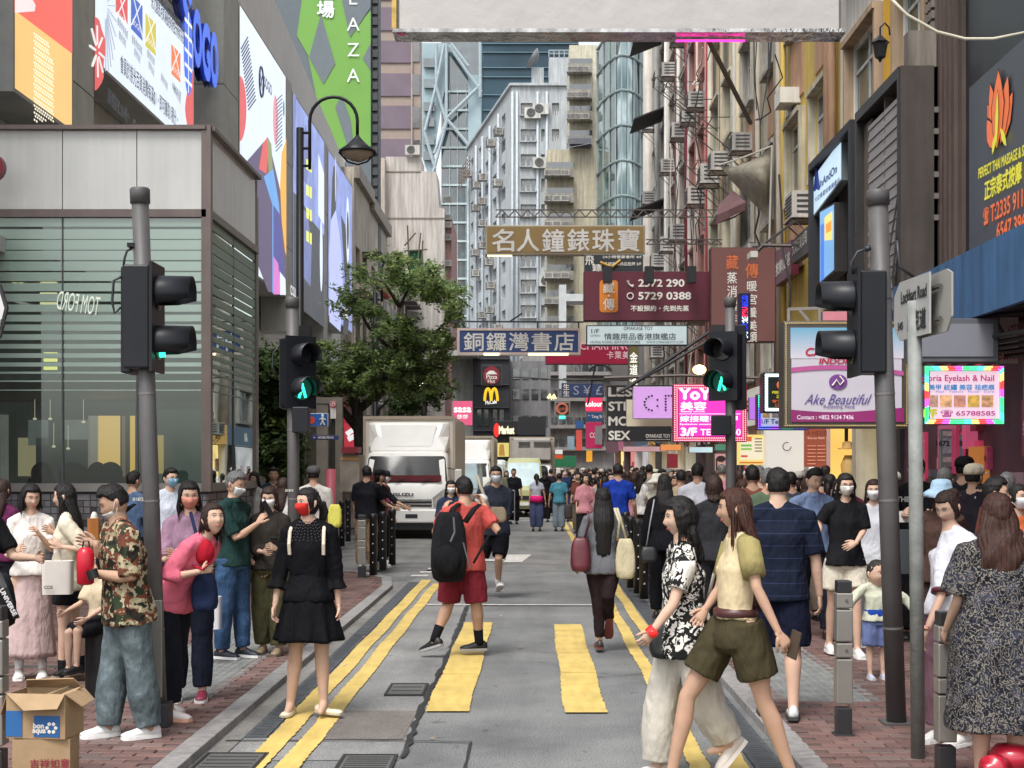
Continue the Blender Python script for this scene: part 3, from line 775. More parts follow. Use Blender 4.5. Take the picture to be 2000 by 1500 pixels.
def jline(name,x0,x1,y0,y1,mat,z=.013,jag=.007,sub=.045,xe=None):
 n=int((y1-y0)/sub);vs=[]
 for i in range(n+1):
  y=y0+(y1-y0)*i/n;dx=0 if xe is None else(xe-x0)*(i/n)
  wob=.008*math.sin(y*2.1)
  vs+=[(x0+dx+wob+rnd.uniform(-jag,jag),y,z),(x1+dx+wob+rnd.uniform(-jag,jag),y,z)]
 m=MB();m.add(vs,[(2*i,2*i+1,2*i+3,2*i+2)for i in range(n)]);return m.build(name,mat,road)
for x0,x1,ye in((-1.74,-1.59,22.5),(-1.52,-1.38,21.8)):jline('yellow_line',x0,x1,6.5,ye,YEL)
for x0,x1,ye in((.94,1.06,60),(1.16,1.29,60)):jline('yellow_line',x0,x1,6.5,ye,YEL,jag=.008)
jline('crossing_bar',-.78,-.46,10.45,16.4,YEL);jline('crossing_bar',.235,.545,10.4,16.2,YEL)
for x0,ys in((-.78,(12.3,14.3,15.6)),(.235,(12.4,13.7,15.5))):
 for yy in ys:ribbon('paint_seam',[(x0,yy),(x0+.31,yy)],.01,.017,Q((150,115,40)),road,.5)
ribbon('white_line',[(-1.38,18.5),(.78,18.45)],.11,.013,WHT,road,.06)
ribbon('white_line',[(-1.1,47),(.2,47)],.2,.013,WHT,road,.06)
sheet('turn_arrow',[(-.55,26.6),(-.2,26.6),(-.02,28.9),(-.62,28.9),(-.5,27.6)],.013,WHT,road)
sheet('turn_arrow',[(-.56,26.9),(-.56,27.4),(-1.0,27.35),(-1.0,27.9),(-1.45,27.1),(-1.0,26.4),(-1.0,26.9)],.0165,WHT,road)
for yy in(23.2,24.0,24.8,25.6):sheet('give_way_mark',[(-2.0+.1*(yy-23),yy),(-1.72+.1*(yy-23),yy),(-1.72+.1*(yy-23),yy+.35),(-2.0+.1*(yy-23),yy+.35)],.013,WHT,road)
def cover(x0,x1,y0,y1,n=4):
 c=MB();c.box(x0,x1,y0,y1,.004,.014);o=c.build('access_cover',Q((88,88,86),rough=.6,bump=.3),road)
 f=MB()
 for a,b,cc,d in((x0-.02,x1+.02,y0-.02,y0),(x0-.02,x1+.02,y1,y1+.02),(x0-.02,x0,y0,y1),(x1,x1+.02,y0,y1)):f.box(a,b,cc,d,.004,.019)
 f.build('frame',TAR,o);r_=MB()
 for i in range(1,n):yy=y0+(y1-y0)*i/n;r_.box(x0+.02,x1-.02,yy-.006,yy+.006,.014,.019)
 r_.build('ribs',Q((60,60,60)),o)
cover(-1.14,-.87,11.2,11.75,3);cover(-1.15,-.85,8.35,8.85,8);cover(-2.0,-1.66,8.0,8.9,9)
GUT=Q((72,76,80),rough=.6,var=.2,scale=9,bump=.3,bscale=40)
gm=None
def grilles(x0,x1,y0,y1,step):
 global gm
 y=y0
 while y<y1:
  m=MB();m.box(x0,x1,y+.008,y+step-.008,.0,.016)
  g=m.build('gutter_grille',GUT,road);s=MB()
  if y<15:
   for q in range(1,5):s.box(x0+.03,x1-.03,y+step*q/5-.004,y+step*q/5+.004,.0165,.0175)
   s.build('slots',Q((30,32,34)),g)
  y+=step
grilles(-1.90,-1.75,9.45,22,.3);grilles(1.32,1.50,8.0,27,.3)
KERB=M('granite_kerb',(.27,.27,.265),.7,var=.25,scale=14,bump=.35,bscale=120,bdist=.004,objvar=.25)
def paver_mat():
 m,n,l,b=_nodes('red_paver');v=mapped(n,l)
 g=n.new('ShaderNodeNewGeometry');oi=n.new('ShaderNodeObjectInfo');ad=n.new('ShaderNodeMath');ad.operation='ADD';l.new(g.outputs['Random Per Island'],ad.inputs[0]);l.new(oi.outputs['Random'],ad.inputs[1])
 fr=n.new('ShaderNodeMath');fr.operation='FRACT';l.new(ad.outputs[0],fr.inputs[0])
 c=ramp(n,l,fr.outputs[0],[(0,(.15,.085,.075)),(.35,(.21,.115,.10)),(.7,(.25,.14,.12)),(.9,(.23,.16,.145)),(1,(.14,.10,.09))])
 c=mixc(n,l,1,c,ramp(n,l,noise_n(n,l,v,1.3,6,.7),[(.3,(.62,.66,.68)),(.65,(1,1,1))]),'MULTIPLY')
 c=mixc(n,l,1,c,ramp(n,l,noise_n(n,l,v,70,3,.7),[(.3,(.75,)*3),(.7,(1.0,)*3)]),'MULTIPLY')
 l.new(c,b.inputs['Base Color']);b.inputs['Roughness'].default_value=.7;bumpn(n,l,b,noise_n(n,l,v,60,4),.3,.004);return m
PAV=paver_mat()
def pavement(name,poly):
 m=MB();m.prism(poly,-.1,PZ-.012);o=m.build(name,Q((92,82,78),rough=.9,var=.2));o['kind']='structure';return o
def inside(x,y,poly):
 c=False;n=len(poly)
 for i in range(n):
  x1,y1=poly[i];x2,y2=poly[(i+1)%n]
  if(y1>y)!=(y2>y)and x<(x2-x1)*(y-y1)/(y2-y1)+x1:c=not c
 return c
LP=[(-2.20,3),(-2.20,21.0),(-2.35,22.4),(-2.9,23.6),(-4.0,24.4),(-8.2,24.6),(-8.2,3)]
RP=[(1.72,3),(5.2,3),(5.2,120),(1.62,120),(1.62,30)]
FLP=[(-8.3,30),(-5.3,30),(-5.0,44),(-5.0,120),(-8.3,120)]
lpv=pavement('pavement_left',LP);rpv=pavement('pavement_right',RP);flv=pavement('pavement_far_left',FLP)
TL=(-3.35,-2.42,10.6,16.2);TR=(1.80,2.60,10.6,17.2)
def lay(o,poly,xr,yr,hole,near):
 """herring of 200 x 100 pavers in running courses; the nearest are objects, the rest one part"""
 L,Wd,gp=.20,.10,.007;far=MB();cand=[]
 r=0;y=yr[0]
 while y<yr[1]:
  x=xr[0]-(.1 if r%2 else 0)
  while x<xr[1]:
   cx,cy=x+L/2,y+Wd/2
   if inside(cx,cy,poly)and inside(x+.02,cy,poly)and inside(x+L-.02,cy,poly)and not(hole[0]<cx<hole[1]and hole[2]<cy<hole[3]):cand.append((cx,cy))
   x+=L
  y+=Wd;r+=1
 def seen(c):px=VX+c[0]/c[1]*FPX;py=HY+(CH-PZ)/c[1]*FPX;return-60<px<2060 and py<1530
 vis=sorted([c for c in cand if seen(c)],key=lambda c:c[1]);nearset=set(vis[:300])
 me=None
 for c in cand:
  z=PZ+rnd.uniform(-.0022,.0022);rz=rnd.uniform(-.012,.012)
  if c in nearset:
   if me is None:
    m=MB();a,b,h=L/2-gp/2,Wd/2-gp/2,0;ch=.004
    m.rings([[(-a,-b,-.03),(a,-b,-.03),(a,b,-.03),(-a,b,-.03)],[(-a,-b,-ch),(a,-b,-ch),(a,b,-ch),(-a,b,-ch)],[(-a+ch,-b+ch,0),(a-ch,-b+ch,0),(a-ch,b-ch,0),(-a+ch,b-ch,0)]])
    q=m.build('brick',PAV,o,local=True);me=q.data
   else:
    q=bpy.data.objects.new('brick',me);COL.objects.link(q);q.parent=o
   q.matrix_basis=wmat(o).inverted()@Matrix.Translation((c[0],c[1],z))@Matrix.Rotation(rz,4,'Z')
  else:
   a,b=L/2-gp/2,Wd/2-gp/2;x,y=c
   far.add([(x-a,y-b,z),(x+a,y-b,z),(x+a,y+b,z),(x-a,y+b,z),(x-a,y-b,z-.02),(x+a,y-b,z-.02),(x+a,y+b,z-.02),(x-a,y+b,z-.02)],[(0,1,2,3),(4,5,1,0),(6,7,3,2),(7,4,0,3),(5,6,2,1)])
 f=far.build('farther_bricks',PAV,o);f['kind']='stuff'
lay(lpv,LP,(-8.2,-2.18),(6.8,24.6),TL,300);lay(rpv,RP,(1.70,5.2),(7.2,27),TR,300)
sheet('worn_paving',[(1.72,27.02),(5.2,27.02),(5.2,120),(1.62,120),(1.65,30)],PZ-.004,Q((120,96,90),var=.25),rpv)
def kerbs(o,pts,w,step=.9):
 for k in range(len(pts)-1):
  a,b=Vector(pts[k]),Vector(pts[k+1]);n=max(1,round((b-a).length/step));d=(b-a).normalized();nn=Vector((-d.y,d.x))*w
  for i in range(n):
   p,q=a.lerp(b,i/n)+d*.004,a.lerp(b,(i+1)/n)-d*.004
   m=MB();m.prism([(p.x,p.y),(q.x,q.y),(q.x+nn.x,q.y+nn.y),(p.x+nn.x,p.y+nn.y)],-.1,PZ+rnd.uniform(-.001,.003));m.build('kerb_stone',KERB,o,bevel=.006)
kerbs(lpv,[(-2.05,6.8),(-2.05,21.0),(-2.22,22.5),(-2.8,23.75),(-3.95,24.55),(-8.2,24.75)],.15)
kerbs(rpv,[(1.56,30),(1.56,6.8)],.16,.9)
kerbs(rpv,[(1.46,100),(1.50,30)],.16,3)
sheet('concrete_strip',[(-2.05,7),(-1.91,7),(-1.91,21),(-2.05,21)],.006,asph('concrete_strip',(.24,.23,.215),.3),road)
def tactile(o,x0,x1,y0,y1):
 m=MB();m.box(x0,x1,y0,y1,PZ-.02,PZ-.003);b=m.build('tactile_paving',M('tactile_grey',(.17,.175,.17),.8,var=.3,scale=6,bump=.5,bscale=50),o);
 m=MB();r=.017
 n=0;y=y0+.03
 while y<y1-.02:
  x=x0+.02
  while x<x1:
   m.add([(x-r,y-r,PZ-.003),(x+r,y-r,PZ-.003),(x+r,y+r,PZ-.003),(x-r,y+r,PZ-.003),(x-r*.6,y-r*.6,PZ+.003),(x+r*.6,y-r*.6,PZ+.003),(x+r*.6,y+r*.6,PZ+.003),(x-r*.6,y+r*.6,PZ+.003)],[(4,5,6,7),(0,1,5,4),(1,2,6,5),(2,3,7,6),(3,0,4,7)]);x+=.067
  y+=.067
 q=m.build('studs',MATS['tactile_grey'],b);q['kind']='stuff'
tactile(lpv,*TL);tactile(rpv,*TR)
m=MB();m.box(-8,-3.4,12.35,12.5,PZ-.01,PZ+.004);m.build('drain_strip',Q((70,68,66)),lpv)
m=MB();m.box(1.8,5.0,17.4,17.55,PZ-.01,PZ+.004);m.build('drain_strip',Q((70,68,66)),rpv)
for i in range(26):
 s=rnd.choice((-1,1));x=rnd.uniform(-5,-2.3)if s<0 else rnd.uniform(1.9,4.2)
 if i%3==0:x=rnd.uniform(-1.9,1.2)
 y=rnd.uniform(8,18);z=(PZ if abs(x)>2.2 or x>1.8 else 0)+.019;a=rnd.uniform(0,3);r_=rnd.uniform(.008,.028)
 m=MB();m.rings([[(x+r_*math.cos(a+t)*(1 if t%2 else .5),y+r_*math.sin(a+t),z+dz)for t in(0,1.2,2.6,3.9,5)]for dz in(0,.002)])
 o=m.build('litter',Q(rnd.choice(((205,200,190),(90,80,70),(60,60,60),(180,150,110)))));tag(o,'small scrap of litter lying on the ground','litter','scraps of litter')
def wallgrid(mb,us,vs,holes,depth):
 """wall in a frame (w=0 face) with recessed openings; us, vs break lines; holes set of (i,j)"""
 for i in range(len(us)-1):
  for k in range(len(vs)-1):
   a,b,c,d=us[i],us[i+1],vs[k],vs[k+1]
   if(i,k)in holes:
    mb.quad((a,c,0),(b,c,0),(b,c,-depth),(a,c,-depth));mb.quad((a,d,-depth),(b,d,-depth),(b,d,0),(a,d,0))
    mb.quad((a,c,-depth),(a,d,-depth),(a,d,0),(a,c,0));mb.quad((b,c,0),(b,d,0),(b,d,-depth),(b,c,-depth))
   else:mb.quad((a,c,0),(b,c,0),(b,d,0),(a,d,0))
SH={}
def shared(key,fn,name,mat,parent,M4):
 """object whose mesh data is built once per key; placed by matrix"""
 if key not in SH:
  m=MB();fn(m);o=m.build(name,mat,None,local=True);SH[key]=o.data;bpy.data.objects.remove(o)
 o=bpy.data.objects.new(name,SH[key]);return link(o,parent,M4)
def window(parent,F4,u0,u1,v0,v1,depth,fm,pm,nu=2,nv=1,fw=.05,hopper=.35,pane_only=False):
 W_,H_=round(u1-u0,3),round(v1-v0,3);T4=F4@Matrix.Translation((u0,v0,-depth))
 def fr(m):
  m.box(0,W_,0,fw,0,.05);m.box(0,W_,H_-fw,H_,0,.05);m.box(0,fw,fw,H_-fw,0,.05);m.box(W_-fw,W_,fw,H_-fw,0,.05)
  for i in range(1,nu):x=W_*i/nu;m.box(x-fw/2,x+fw/2,fw,H_-fw,0,.045)
  if hopper:m.box(fw,W_-fw,H_*(1-hopper)-fw/2,H_*(1-hopper)+fw/2,0,.047)
 w_=shared(('wf',W_,H_,nu,fw,hopper,fm.name),fr,'window',fm,parent,T4)
 shared(('wp',W_,H_,pm.name),lambda m:m.box(.01,W_-.01,.01,H_-.01,.012,.02),'pane',pm,w_,T4)
 return w_
WHT_M=Q((214,216,214),rough=.5,streak=.35);GRY_M=Q((120,124,126),rough=.5,metal=.3);DRK_M=Q((48,50,54),rough=.45)
def ac_unit(parent,F4,u,v,s=1.0,off=.0,split=False,mat=None):
 T4=F4@Matrix.Translation((u,v,off))@Matrix.Scale(s,4)
 mat=mat or Q((196,196,190),rough=.55,streak=.5,objvar=.25)
 def body(m):
  m.box(-.33,.33,0,.42,0,.5);m.box(-.36,.36,-.03,0,-.02,.52)
 o=shared(('ac',mat.name),body,'ac_unit',mat,parent,T4)
 def gr(m):
  for k in range(6):m.box(-.28,.28,.04+k*.06,.06+k*.06,.5,.512)
  for k in range(4):m.box(-.335,-.33,.05+k*.09,.09+k*.09,.08,.42)
  for k in range(4):m.box(.33,.335,.05+k*.09,.09+k*.09,.08,.42)
 shared(('acg',),gr,'grille',Q((60,62,62)),o,T4)
 def br(m):
  for x in(-.3,.3):m.tube([(x,-.05,.48),(x,-.5,0)],.012,4);m.tube([(x,-.04,0),(x,-.04,.54)],.012,4)
  m.tube([(-.3,-.04,.5),(.3,-.04,.5)],.012,4)
 shared(('acb',),br,'bracket',Q((90,80,72),rough=.8),o,T4)
 return o
def fanunit(parent,F4,u,v,s=1.0,off=0):
 T4=F4@Matrix.Translation((u,v,off))@Matrix.Scale(s,4);mat=Q((205,205,198),rough=.55,streak=.4)
 o=shared(('fu',),lambda m:m.box(-.42,.42,0,.56,0,.3),'ac_unit',mat,parent,T4)
 def fn(m):
  m.tube([(-.08,.28,.3),(-.08,.28,.315)],[.23,.23],20)
 shared(('fuf',),fn,'fan',Q((50,52,54)),o,T4)
 def g2(m):
  for r_ in(.07,.13,.19):m.tube([(-.08+r_*math.cos(a),.28+r_*math.sin(a),.32)for a in[q*math.pi/8 for q in range(17)]],.006,4)
 shared(('fug',),g2,'grille',Q((170,170,165)),o,T4);return o
def pipe(parent,F4,pts,r=.05,mat=None,name='drain_pipe'):
 m=MB(F4);m.tube(pts,r,8);return m.build(name,mat or Q((168,160,150),rough=.6,streak=.3),parent,True)
def bld(name,base,label,cat='building',group=None):return thing(name,base,label,cat,group)
KD,KX=18.5,-4.2;KD2=21.7
kz=lambda py:Zat(py,KD)
KF=frame((-14,KD,0));kb=bld('glass_pavilion',(-8,KD,0),'glass corner pavilion with frosted stripes, grey fascia and dark mosaic base at far left')
KU=KX+14
FASC=M('pavilion_fascia',(.60,.605,.58),.22,var=.08,scale=.7,streak=.10,spec=.7);BRM=Q((112,100,96),rough=.35,metal=.55,streak=.15)
GL1=glass_mat('pavilion_glass',(.50,.58,.54),.06,.015,.45);GL2=glass_mat('pavilion_side_glass',(.42,.5,.47),.50,.01,.35)
KS=frame((KX,KD,0),LEFTW)
zt,zf0,zf1,zg0,zg1=kz(247),kz(255),kz(410),kz(425),kz(945)
def pav_side(F4,L,panes,gl,side):
 m=MB(F4);m.box(0,L,zf0,zt,-.1,.10);m.box(0,L,zg0,zf1,-.1,.06);m.build('metal_trim',BRM,kb)
 m=MB(F4);n=len(panes)-1
 for i in range(n):q=MB(F4);q.box(panes[i]+.006,panes[i+1]-.006,zf1+.003,zf0-.003,-.06,.02);q.build('fascia_panel',FASC,kb)
 for i in range(n):
  q=MB(F4);q.quad((panes[i]+.012,zg1,0),(panes[i+1]-.012,zg1,0),(panes[i+1]-.012,zg0,0),(panes[i]+.012,zg0,0));p=q.build('glass_panel',gl,kb)
  q=MB(F4);y=447;k=0
  q.box(panes[i]+.012,panes[i+1]-.012,kz(443),kz(426),.009,.011)
  for(a,b)in STR:q.box(panes[i]+.012,panes[i+1]-.012,kz(b),kz(a),.009,.011)
  q.build('frosted_stripes',FROST,p)
  q=MB(F4);q.box(panes[i+1]-.012,panes[i+1]+.012,zg1,zg0,-.03,.014)if i<n-1 else None
  if i<n-1:q.build('glazing_bar',Q((70,76,76)),kb)
 m.box(0,L,kz(960),kz(944),-.25,.05);m.build('sill',Q((128,126,122),rough=.4,metal=.4),kb)
STR=[]
hs_=[(448,467),(469,488),(490,508),(511,529),(532,549),(553,569),(574,589),(595,609),(615,628),(634,646),(653,664),(672,681),(690,699),(708,716),(726,730),(743,746),(761,763)]
STR=hs_
def frost():
 m,n,l,b=_nodes('frosted_film');n.remove(b);out=n['Material Output']
 d=n.new('ShaderNodeBsdfDiffuse');d.inputs[0].default_value=(.33,.46,.39,1);t=n.new('ShaderNodeBsdfTransparent');g=n.new('ShaderNodeBsdfGlossy');g.inputs['Roughness'].default_value=.25
 a=n.new('ShaderNodeMixShader');a.inputs[0].default_value=.8;l.new(t.outputs[0],a.inputs[1]);l.new(d.outputs[0],a.inputs[2])
 b2=n.new('ShaderNodeMixShader');b2.inputs[0].default_value=.14;l.new(a.outputs[0],b2.inputs[1]);l.new(g.outputs[0],b2.inputs[2]);l.new(b2.outputs[0],out.inputs[0]);return m
FROST=frost()
pav_side(KF,KU,[0,2.9,5.0,Xat(123,KD)+14,Xat(268,KD)+14,KU-.03],GL1,0)
pav_side(KS,KD2-KD,[0.03,1.6,KD2-KD],GL2,1)
m=MB();m.box(KX-.06,KX+.06,KD-.06,KD+.06,kz(960),zt+.01);m.build('corner_post',BRM,kb);m=MB();m.box(KX-.05,KX+.03,KD2-.05,KD2+.03,kz(960),zt+.01);m.build('corner_post',BRM,kb)
m=MB();m.box(-14,KX-.02,KD+.02,KD2,zt-.12,zt-.02);m.build('roof',Q((120,120,118)),kb)
m=MB();m.box(-14,KX,KD,KD+.2,0,kz(960));m.box(KX-.2,KX-.0,KD+.2,KD2,0,kz(960));base=m.build('base_wall',Q((48,48,50)),kb)
TILE=M('mosaic',(.16,.165,.18),.3,var=.3,scale=7,island=.6,spec=.7)
m=MB();s=.085
for F4,L in((KF,KU),(KS,KD2-KD)):
 m.M=F4;v=PZ+.02;r=0
 while v<kz(960)-.05:
  u=(6.0 if F4 is KF else 0)
  while u<L-.02:
   wd=s*rnd.choice((1,1,1,2));wd=min(wd,L-u);
   if rnd.random()>.08:m.box(u+.006,u+wd-.006,v+.006,v+s-.006,0,.006+rnd.random()*.004)
   u+=wd
  v+=s;r+=1
q=m.build('mosaic_tiles',TILE,base);q['kind']='stuff'
m=MB();m.box(-14,KX-.08,KD2+.62,KD2+.7,0,zt-.2);m.build('inner_wall',E('inner_wall',(84,92,88),.28,.5),kb)  # wall glows faintly itself, in place of shop lighting falling on it
m=MB();m.box(-14,KX-.2,KD+.3,KD+4.5,-.05,.03);m.box(-14,KX-.3,KD+.3,KD+4.5,kz(760),kz(740));m.build('inner_floor',Q((110,106,100)),kb)
def glowbox(x0,x1,y0,y1,D,rgb,k,name='lit_panel'):
 m=MB();m.box(Xat(x0,D),Xat(x1,D),D,D+.05,Zat(y1,D),Zat(y0,D));return m.build(name,E('glow_%d_%d_%d'%rgb,rgb,k),kb)
glowbox(192,233,812,930,21.5,(246,200,120),1.25);glowbox(238,243,812,930,21.5,(150,130,110),.7);glowbox(176,190,812,930,21.5,(190,180,165),.6);glowbox(254,262,812,925,21.3,(250,200,100),1.2);glowbox(35,70,855,930,22,(205,190,150),.7)
glowbox(300,318,850,925,21.6,(225,195,120),.8)
for x0,y0,x1,y1 in((85,688,110,694),(85,700,110,706),(85,716,110,722)):glowbox(x0,x1,y0,y1,21,(245,240,120),1.6,'ceiling_light')
for x0,y in((78,531),(78,551),(78,571),(78,590)):glowbox(x0,x0+32,y,y+4,21.4,(250,240,190),1.5,'ceiling_light')
for x in(25,38):glowbox(x,x+6,549,556,21.5,(250,245,170),2,'ceiling_light')
glowbox(12,33,750,776,21.5,(215,220,190),1.1)
for x0,x1,y0,y1,c in((0,10,810,945,(150,150,146)),(55,88,820,870,(140,146,146)),(120,172,820,858,(150,154,152)),(172,190,812,930,(170,166,158)),(290,400,800,945,(84,98,92)),(345,398,812,945,(92,116,104)),(70,88,855,945,(60,64,70))):
 m=MB();m.box(Xat(x0,21.8),Xat(x1,21.8),21.8,21.95,Zat(y1,21.8),Zat(y0,21.8));m.build('shop_fitting',E('fit%d_%d'%(c[0],c[2]),c,.62,.3),kb)  # fittings emit their own colour, standing in for shop lights on them
for x,y in((68,818),(98,818),(163,824),(105,872),(133,876)):
 D=21.4;m=MB();c=P(x,y,D);m.ell(c,.03,.03,.018,10,6);m.tube([c,c+Vector((0,0,.35))],.004,4);m.build('pendant_lamp',E('lamp_warm',(255,235,200),1.0),kb,True)
TF=frame(P(153,592,KD-.03));letter(kb,TF@Matrix.Rotation(R(-9),4,'Z'),'TOM FORD',0,0,.24,E('tf_reflection',(225,232,215),.85),w=.55,flip=True)  # reflected sign imitated by glowing mirrored letters set on the outer glass
m=MB();c=P(118,580,20.6)
m.box(-6.9,-6.0,20.7,20.8,c.z-.3,c.z+.35)
for i,(px,w_)in enumerate(((82,22),(143,30),(190,20),(216,24))):
 D=20.5;m=MB();m.ell(P(px,925,D),w_/FPX*D,.12,.17,12,8);m.tube([P(px,934,D),P(px,1010,D)],[.2,.26],12);m.build('display_bust',Q((58,56,52)),kb,True)
m=MB();c=P(-22,325,17.9);m.tube([c,c+Vector((0,.12,0))],.18,32);o=single('round_sign',m,Q((110,18,32),rough=.35),'dark red round wall sign cut by the left edge of the photo','sign',c,smooth=False)
m=MB();D=9.2;pts=[(-70,555),(0,555),(14,600),(0,660),(-70,664)]
m.add([tuple(P(x,y,D))for x,y in pts]+[tuple(P(x,y,D)+Vector((0,.03,0)))for x,y in pts],[(4,3,2,1,0),(5,6,7,8,9)]+[(i,(i+1)%5,5+(i+1)%5,5+i)for i in range(5)])
o=single('street_sign',m,Q((40,40,42)),'white pointed street name plate with black edge at the left photo edge, number 492','sign',P(-30,610,D))
m=MB();pts=[(-70,562),(-3,562),(9,602),(-3,652),(-70,656)];m.poly([tuple(P(x,y,D)+Vector((0,-.004,0)))for x,y in pts]);m.build('sign_face',Q((205,205,202)),o)
letter(o,frame(P(0,630,D-.008)),'492',-.012,0,.045,Q((20,20,20)),bold=.03)
m=MB();m.tube([P(-40,560,D+.08),(P(-40,560,D+.08).x,D+.08,PZ)],.038,12);m.build('post',GRY_M,o,True)
SX=-8.2
SF=frame((SX,0,0),LEFTW);SO=bld('department_store',(SX,40,0),'grey department store with big lit billboards along the left side of the street')
GW=M('store_cladding',(.62,.61,.585),.55,var=.06,scale=.6,streak=.10)
def dd(px):return DX(px,SX)
def zz(py,px):return Zat(py,dd(px))
WE=dd(690)
rz=zz(0,560)
m=MB(SF)
m.add([(12,4.6,-.35),(WE,4.6,-.35),(WE,15.6,-.35),(12,20.5,-.35)],[(0,1,2,3)])
m.box(12,WE,4.55,4.75,-.35,1.4);m.build('wall',GW,SO)
m=MB();m.box(SX-.4-12,SX-.35,WE-.2,WE,0,16.2);m.box(SX-12,SX-.36,12,WE-.3,0,4.5);m.build('end_wall',Q((168,166,158),streak=.2),SO)
m=MB(SF);m.box(12,WE,0,4.5,-2.2,-2.1);m.build('ground_floor',Q((60,54,50)),SO)
for px in(505,560,620,660,688):
 m=MB(SF);D_=dd(px);m.box(D_-.3,D_+.3,0,4.55,-.5,0);m.build('column',Q((176,172,164),streak=.2),SO)
m=MB(SF);a,b=dd(335),dd(396)
for k in range(46):m.box(a,b-.9,5+k*.22,5.16+k*.22,-.34,-.28)
q=m.build('louvre_slats',Q((150,150,146),rough=.45,metal=.2),SO);q['kind']='stuff'
m=MB(SF);panels=[]
PC=Q((172,173,166),rough=.55,streak=.12)
def pil(px0,px1,ptop,pbot,wout=.9):
 a,b=dd(px0),dd(px1);zt_=Zat(ptop,dd(px1));zb_=6.0;n=max(1,int((zt_-zb_)/2.2))
 for i in range(n):m=MB(SF);m.box(a,b,zb_+(zt_-zb_)*i/n+.012,zb_+(zt_-zb_)*(i+1)/n-.012,-.3,wout*.55);m.build('cladding_panel',PC,SO)
pil(85,128,-60,240);pil(398,428,0,240);pil(528,540,165,560);pil(606,614,285,620)
def board(px0,px1,ptop,pbot0,face,top_flat=None):
 a,b=dd(px0),dd(px1);z1=Zat(ptop,a);z0=Zat(pbot0,b)
 m=MB(SF);m.box(a,b,z0,z1,-.3,.5);o=m.build('billboard',Q((150,150,146)),SO)
 m=MB(SF);m.quad((a+.06,z0+.06,.504),(b-.06,z0+.06,.504),(b-.06,z1-.06,.504),(a+.06,z1-.06,.504));f=m.build('lit_face',face,o)
 return o,a,b,z0,z1
def shape(o,pts,mat,off,name='print'):
 m=MB(SF);m.poly([(u,v,.504+off)for u,v in pts]);return m.build(name,mat,o)
def blob(cu,cv,ru,rv,n=24,wob=0,sd=0):return[(cu+ru*math.cos(2*math.pi*i/n)*(1+wob*math.sin(5*2*math.pi*i/n+sd)),cv+rv*math.sin(2*math.pi*i/n)*(1+wob*math.sin(5*2*math.pi*i/n+sd)))for i in range(n)]
def uv(px,py):D=dd(px);return(D,Zat(py,D))
def uvp(*pts):return[uv(*p)for p in pts]
LB=E('lit_white',(222,233,248),1.0);RDL=E('lit_red',(222,78,76),.95);NV=E('lit_navy',(34,42,84),.7)
o,a,b,z0,z1=board(-40,84,-200,262,E('lit_sand',(240,196,118),1.0))
shape(o,uvp((-38,20),(82,105),(82,-190),(-38,-200)),E('lit_coral',(238,98,84),1.0),.004)
shape(o,uvp((-38,-60),(5,10),(3,22),(-38,25)),E('lit_pale',(240,225,225),1),.008)
m=MB(SF)
for i in range(26):
 for k in range(9):
  px,py=3+k*4.6+(2 if i%2 else 0),66+i*7+k*3
  if py<238 and not(k>6 and i<4)and px<47:
   u_,v_=uv(px,py);m.box(u_-.030,u_+.030,v_-.015,v_+.015,.509,.511)
q=m.build('dots',E('lit_dots',(250,240,215),1.1),o);q['kind']='stuff'
o,a,b,z0,z1=board(128,335,-160,300,LB)
shape(o,[uv(128.5+max(0,22*math.sin(t)*(1+.12*math.sin(6*t))),105-72*math.cos(t))for t in[q*math.pi/14 for q in range(15)]],RDL,.004)
shape(o,[uv(334.4-max(0,16*math.sin(t)*(1+.12*math.sin(5*t))),212-74*math.cos(t))for t in[q*math.pi/14 for q in range(15)]],RDL,.004)
cards=[((172,-5),(197,-8),(197,47),(172,22),(220,60,66)),((204,-10),(228,12),(228,80),(204,56),(28,84,190)),((234,25),(256,47),(256,110),(234,90),(205,190,40)),((288,86),(307,105),(307,162),(288,144),(234,112,36))]
for c in cards:
 s_=shape(o,uvp(*c[:4]),E('card_%d_%d'%c[4][:2],c[4],.95),.005)
 px=(c[0][0]+c[1][0])/2;py=(c[0][1]+c[2][1])/2;letter(o,frame((SX+.504,0,0),LEFTW),'SOGO',uv(px,py+16)[0],uv(px,py+16)[1],.11,E('wt',(245,245,245),.9),w=.62,off=.012)
 m=MB(SF);u_,v_=uv(px,py-4)
 for sgn in(-1,1):m.tube([(u_-sgn*.4,v_+.42,.513),(u_+sgn*.4,v_-.3,.513)],.014,4)
 m.build('print',MATS['wt'],o)
WF=frame((SX+.504,0,0),LEFTW);DT=E('dark_text',(62,62,84),.25)
def wline(o,txt,p0,p1,h,mat=DT,bold=.0):
 (u0,v0),(u1,v1)=uv(*p0),uv(*p1);letter(o,WF,txt,(u0+u1)/2,(v0+v1)/2,h,mat,w=math.hypot(u1-u0,v1-v0)*.98,rot=math.atan2(v1-v0,u1-u0),off=.01,bold=bold)
wline(o,'崇光優惠消費滿額換領禮券精彩獎賞',(245,-8),(316,70),.46,bold=.01);wline(o,'會員於崇光百貨消費每滿$1・即可賺取1積分・',(180,122),(302,236),.36,bold=.01)
wline(o,'迎新禮遇高達2,000+積分*',(154,184),(200,232),.3,bold=.01)
wline(o,'^',(206,236),(216,240),.1)
for(p0,p1,h)in(((175,38),(197,70),.17),((178,66),(193,86),.17),((205,74),(227,101),.17),((210,98),(223,118),.17),((237,102),(253,122),.17),((240,124),(252,144),.17),((266,148),(280,170),.17),((289,166),(308,186),.15),((292,172),(307,198),.15)):
 wline(o,'優惠券換領處',p0,p1,h)
m=MB(SF)
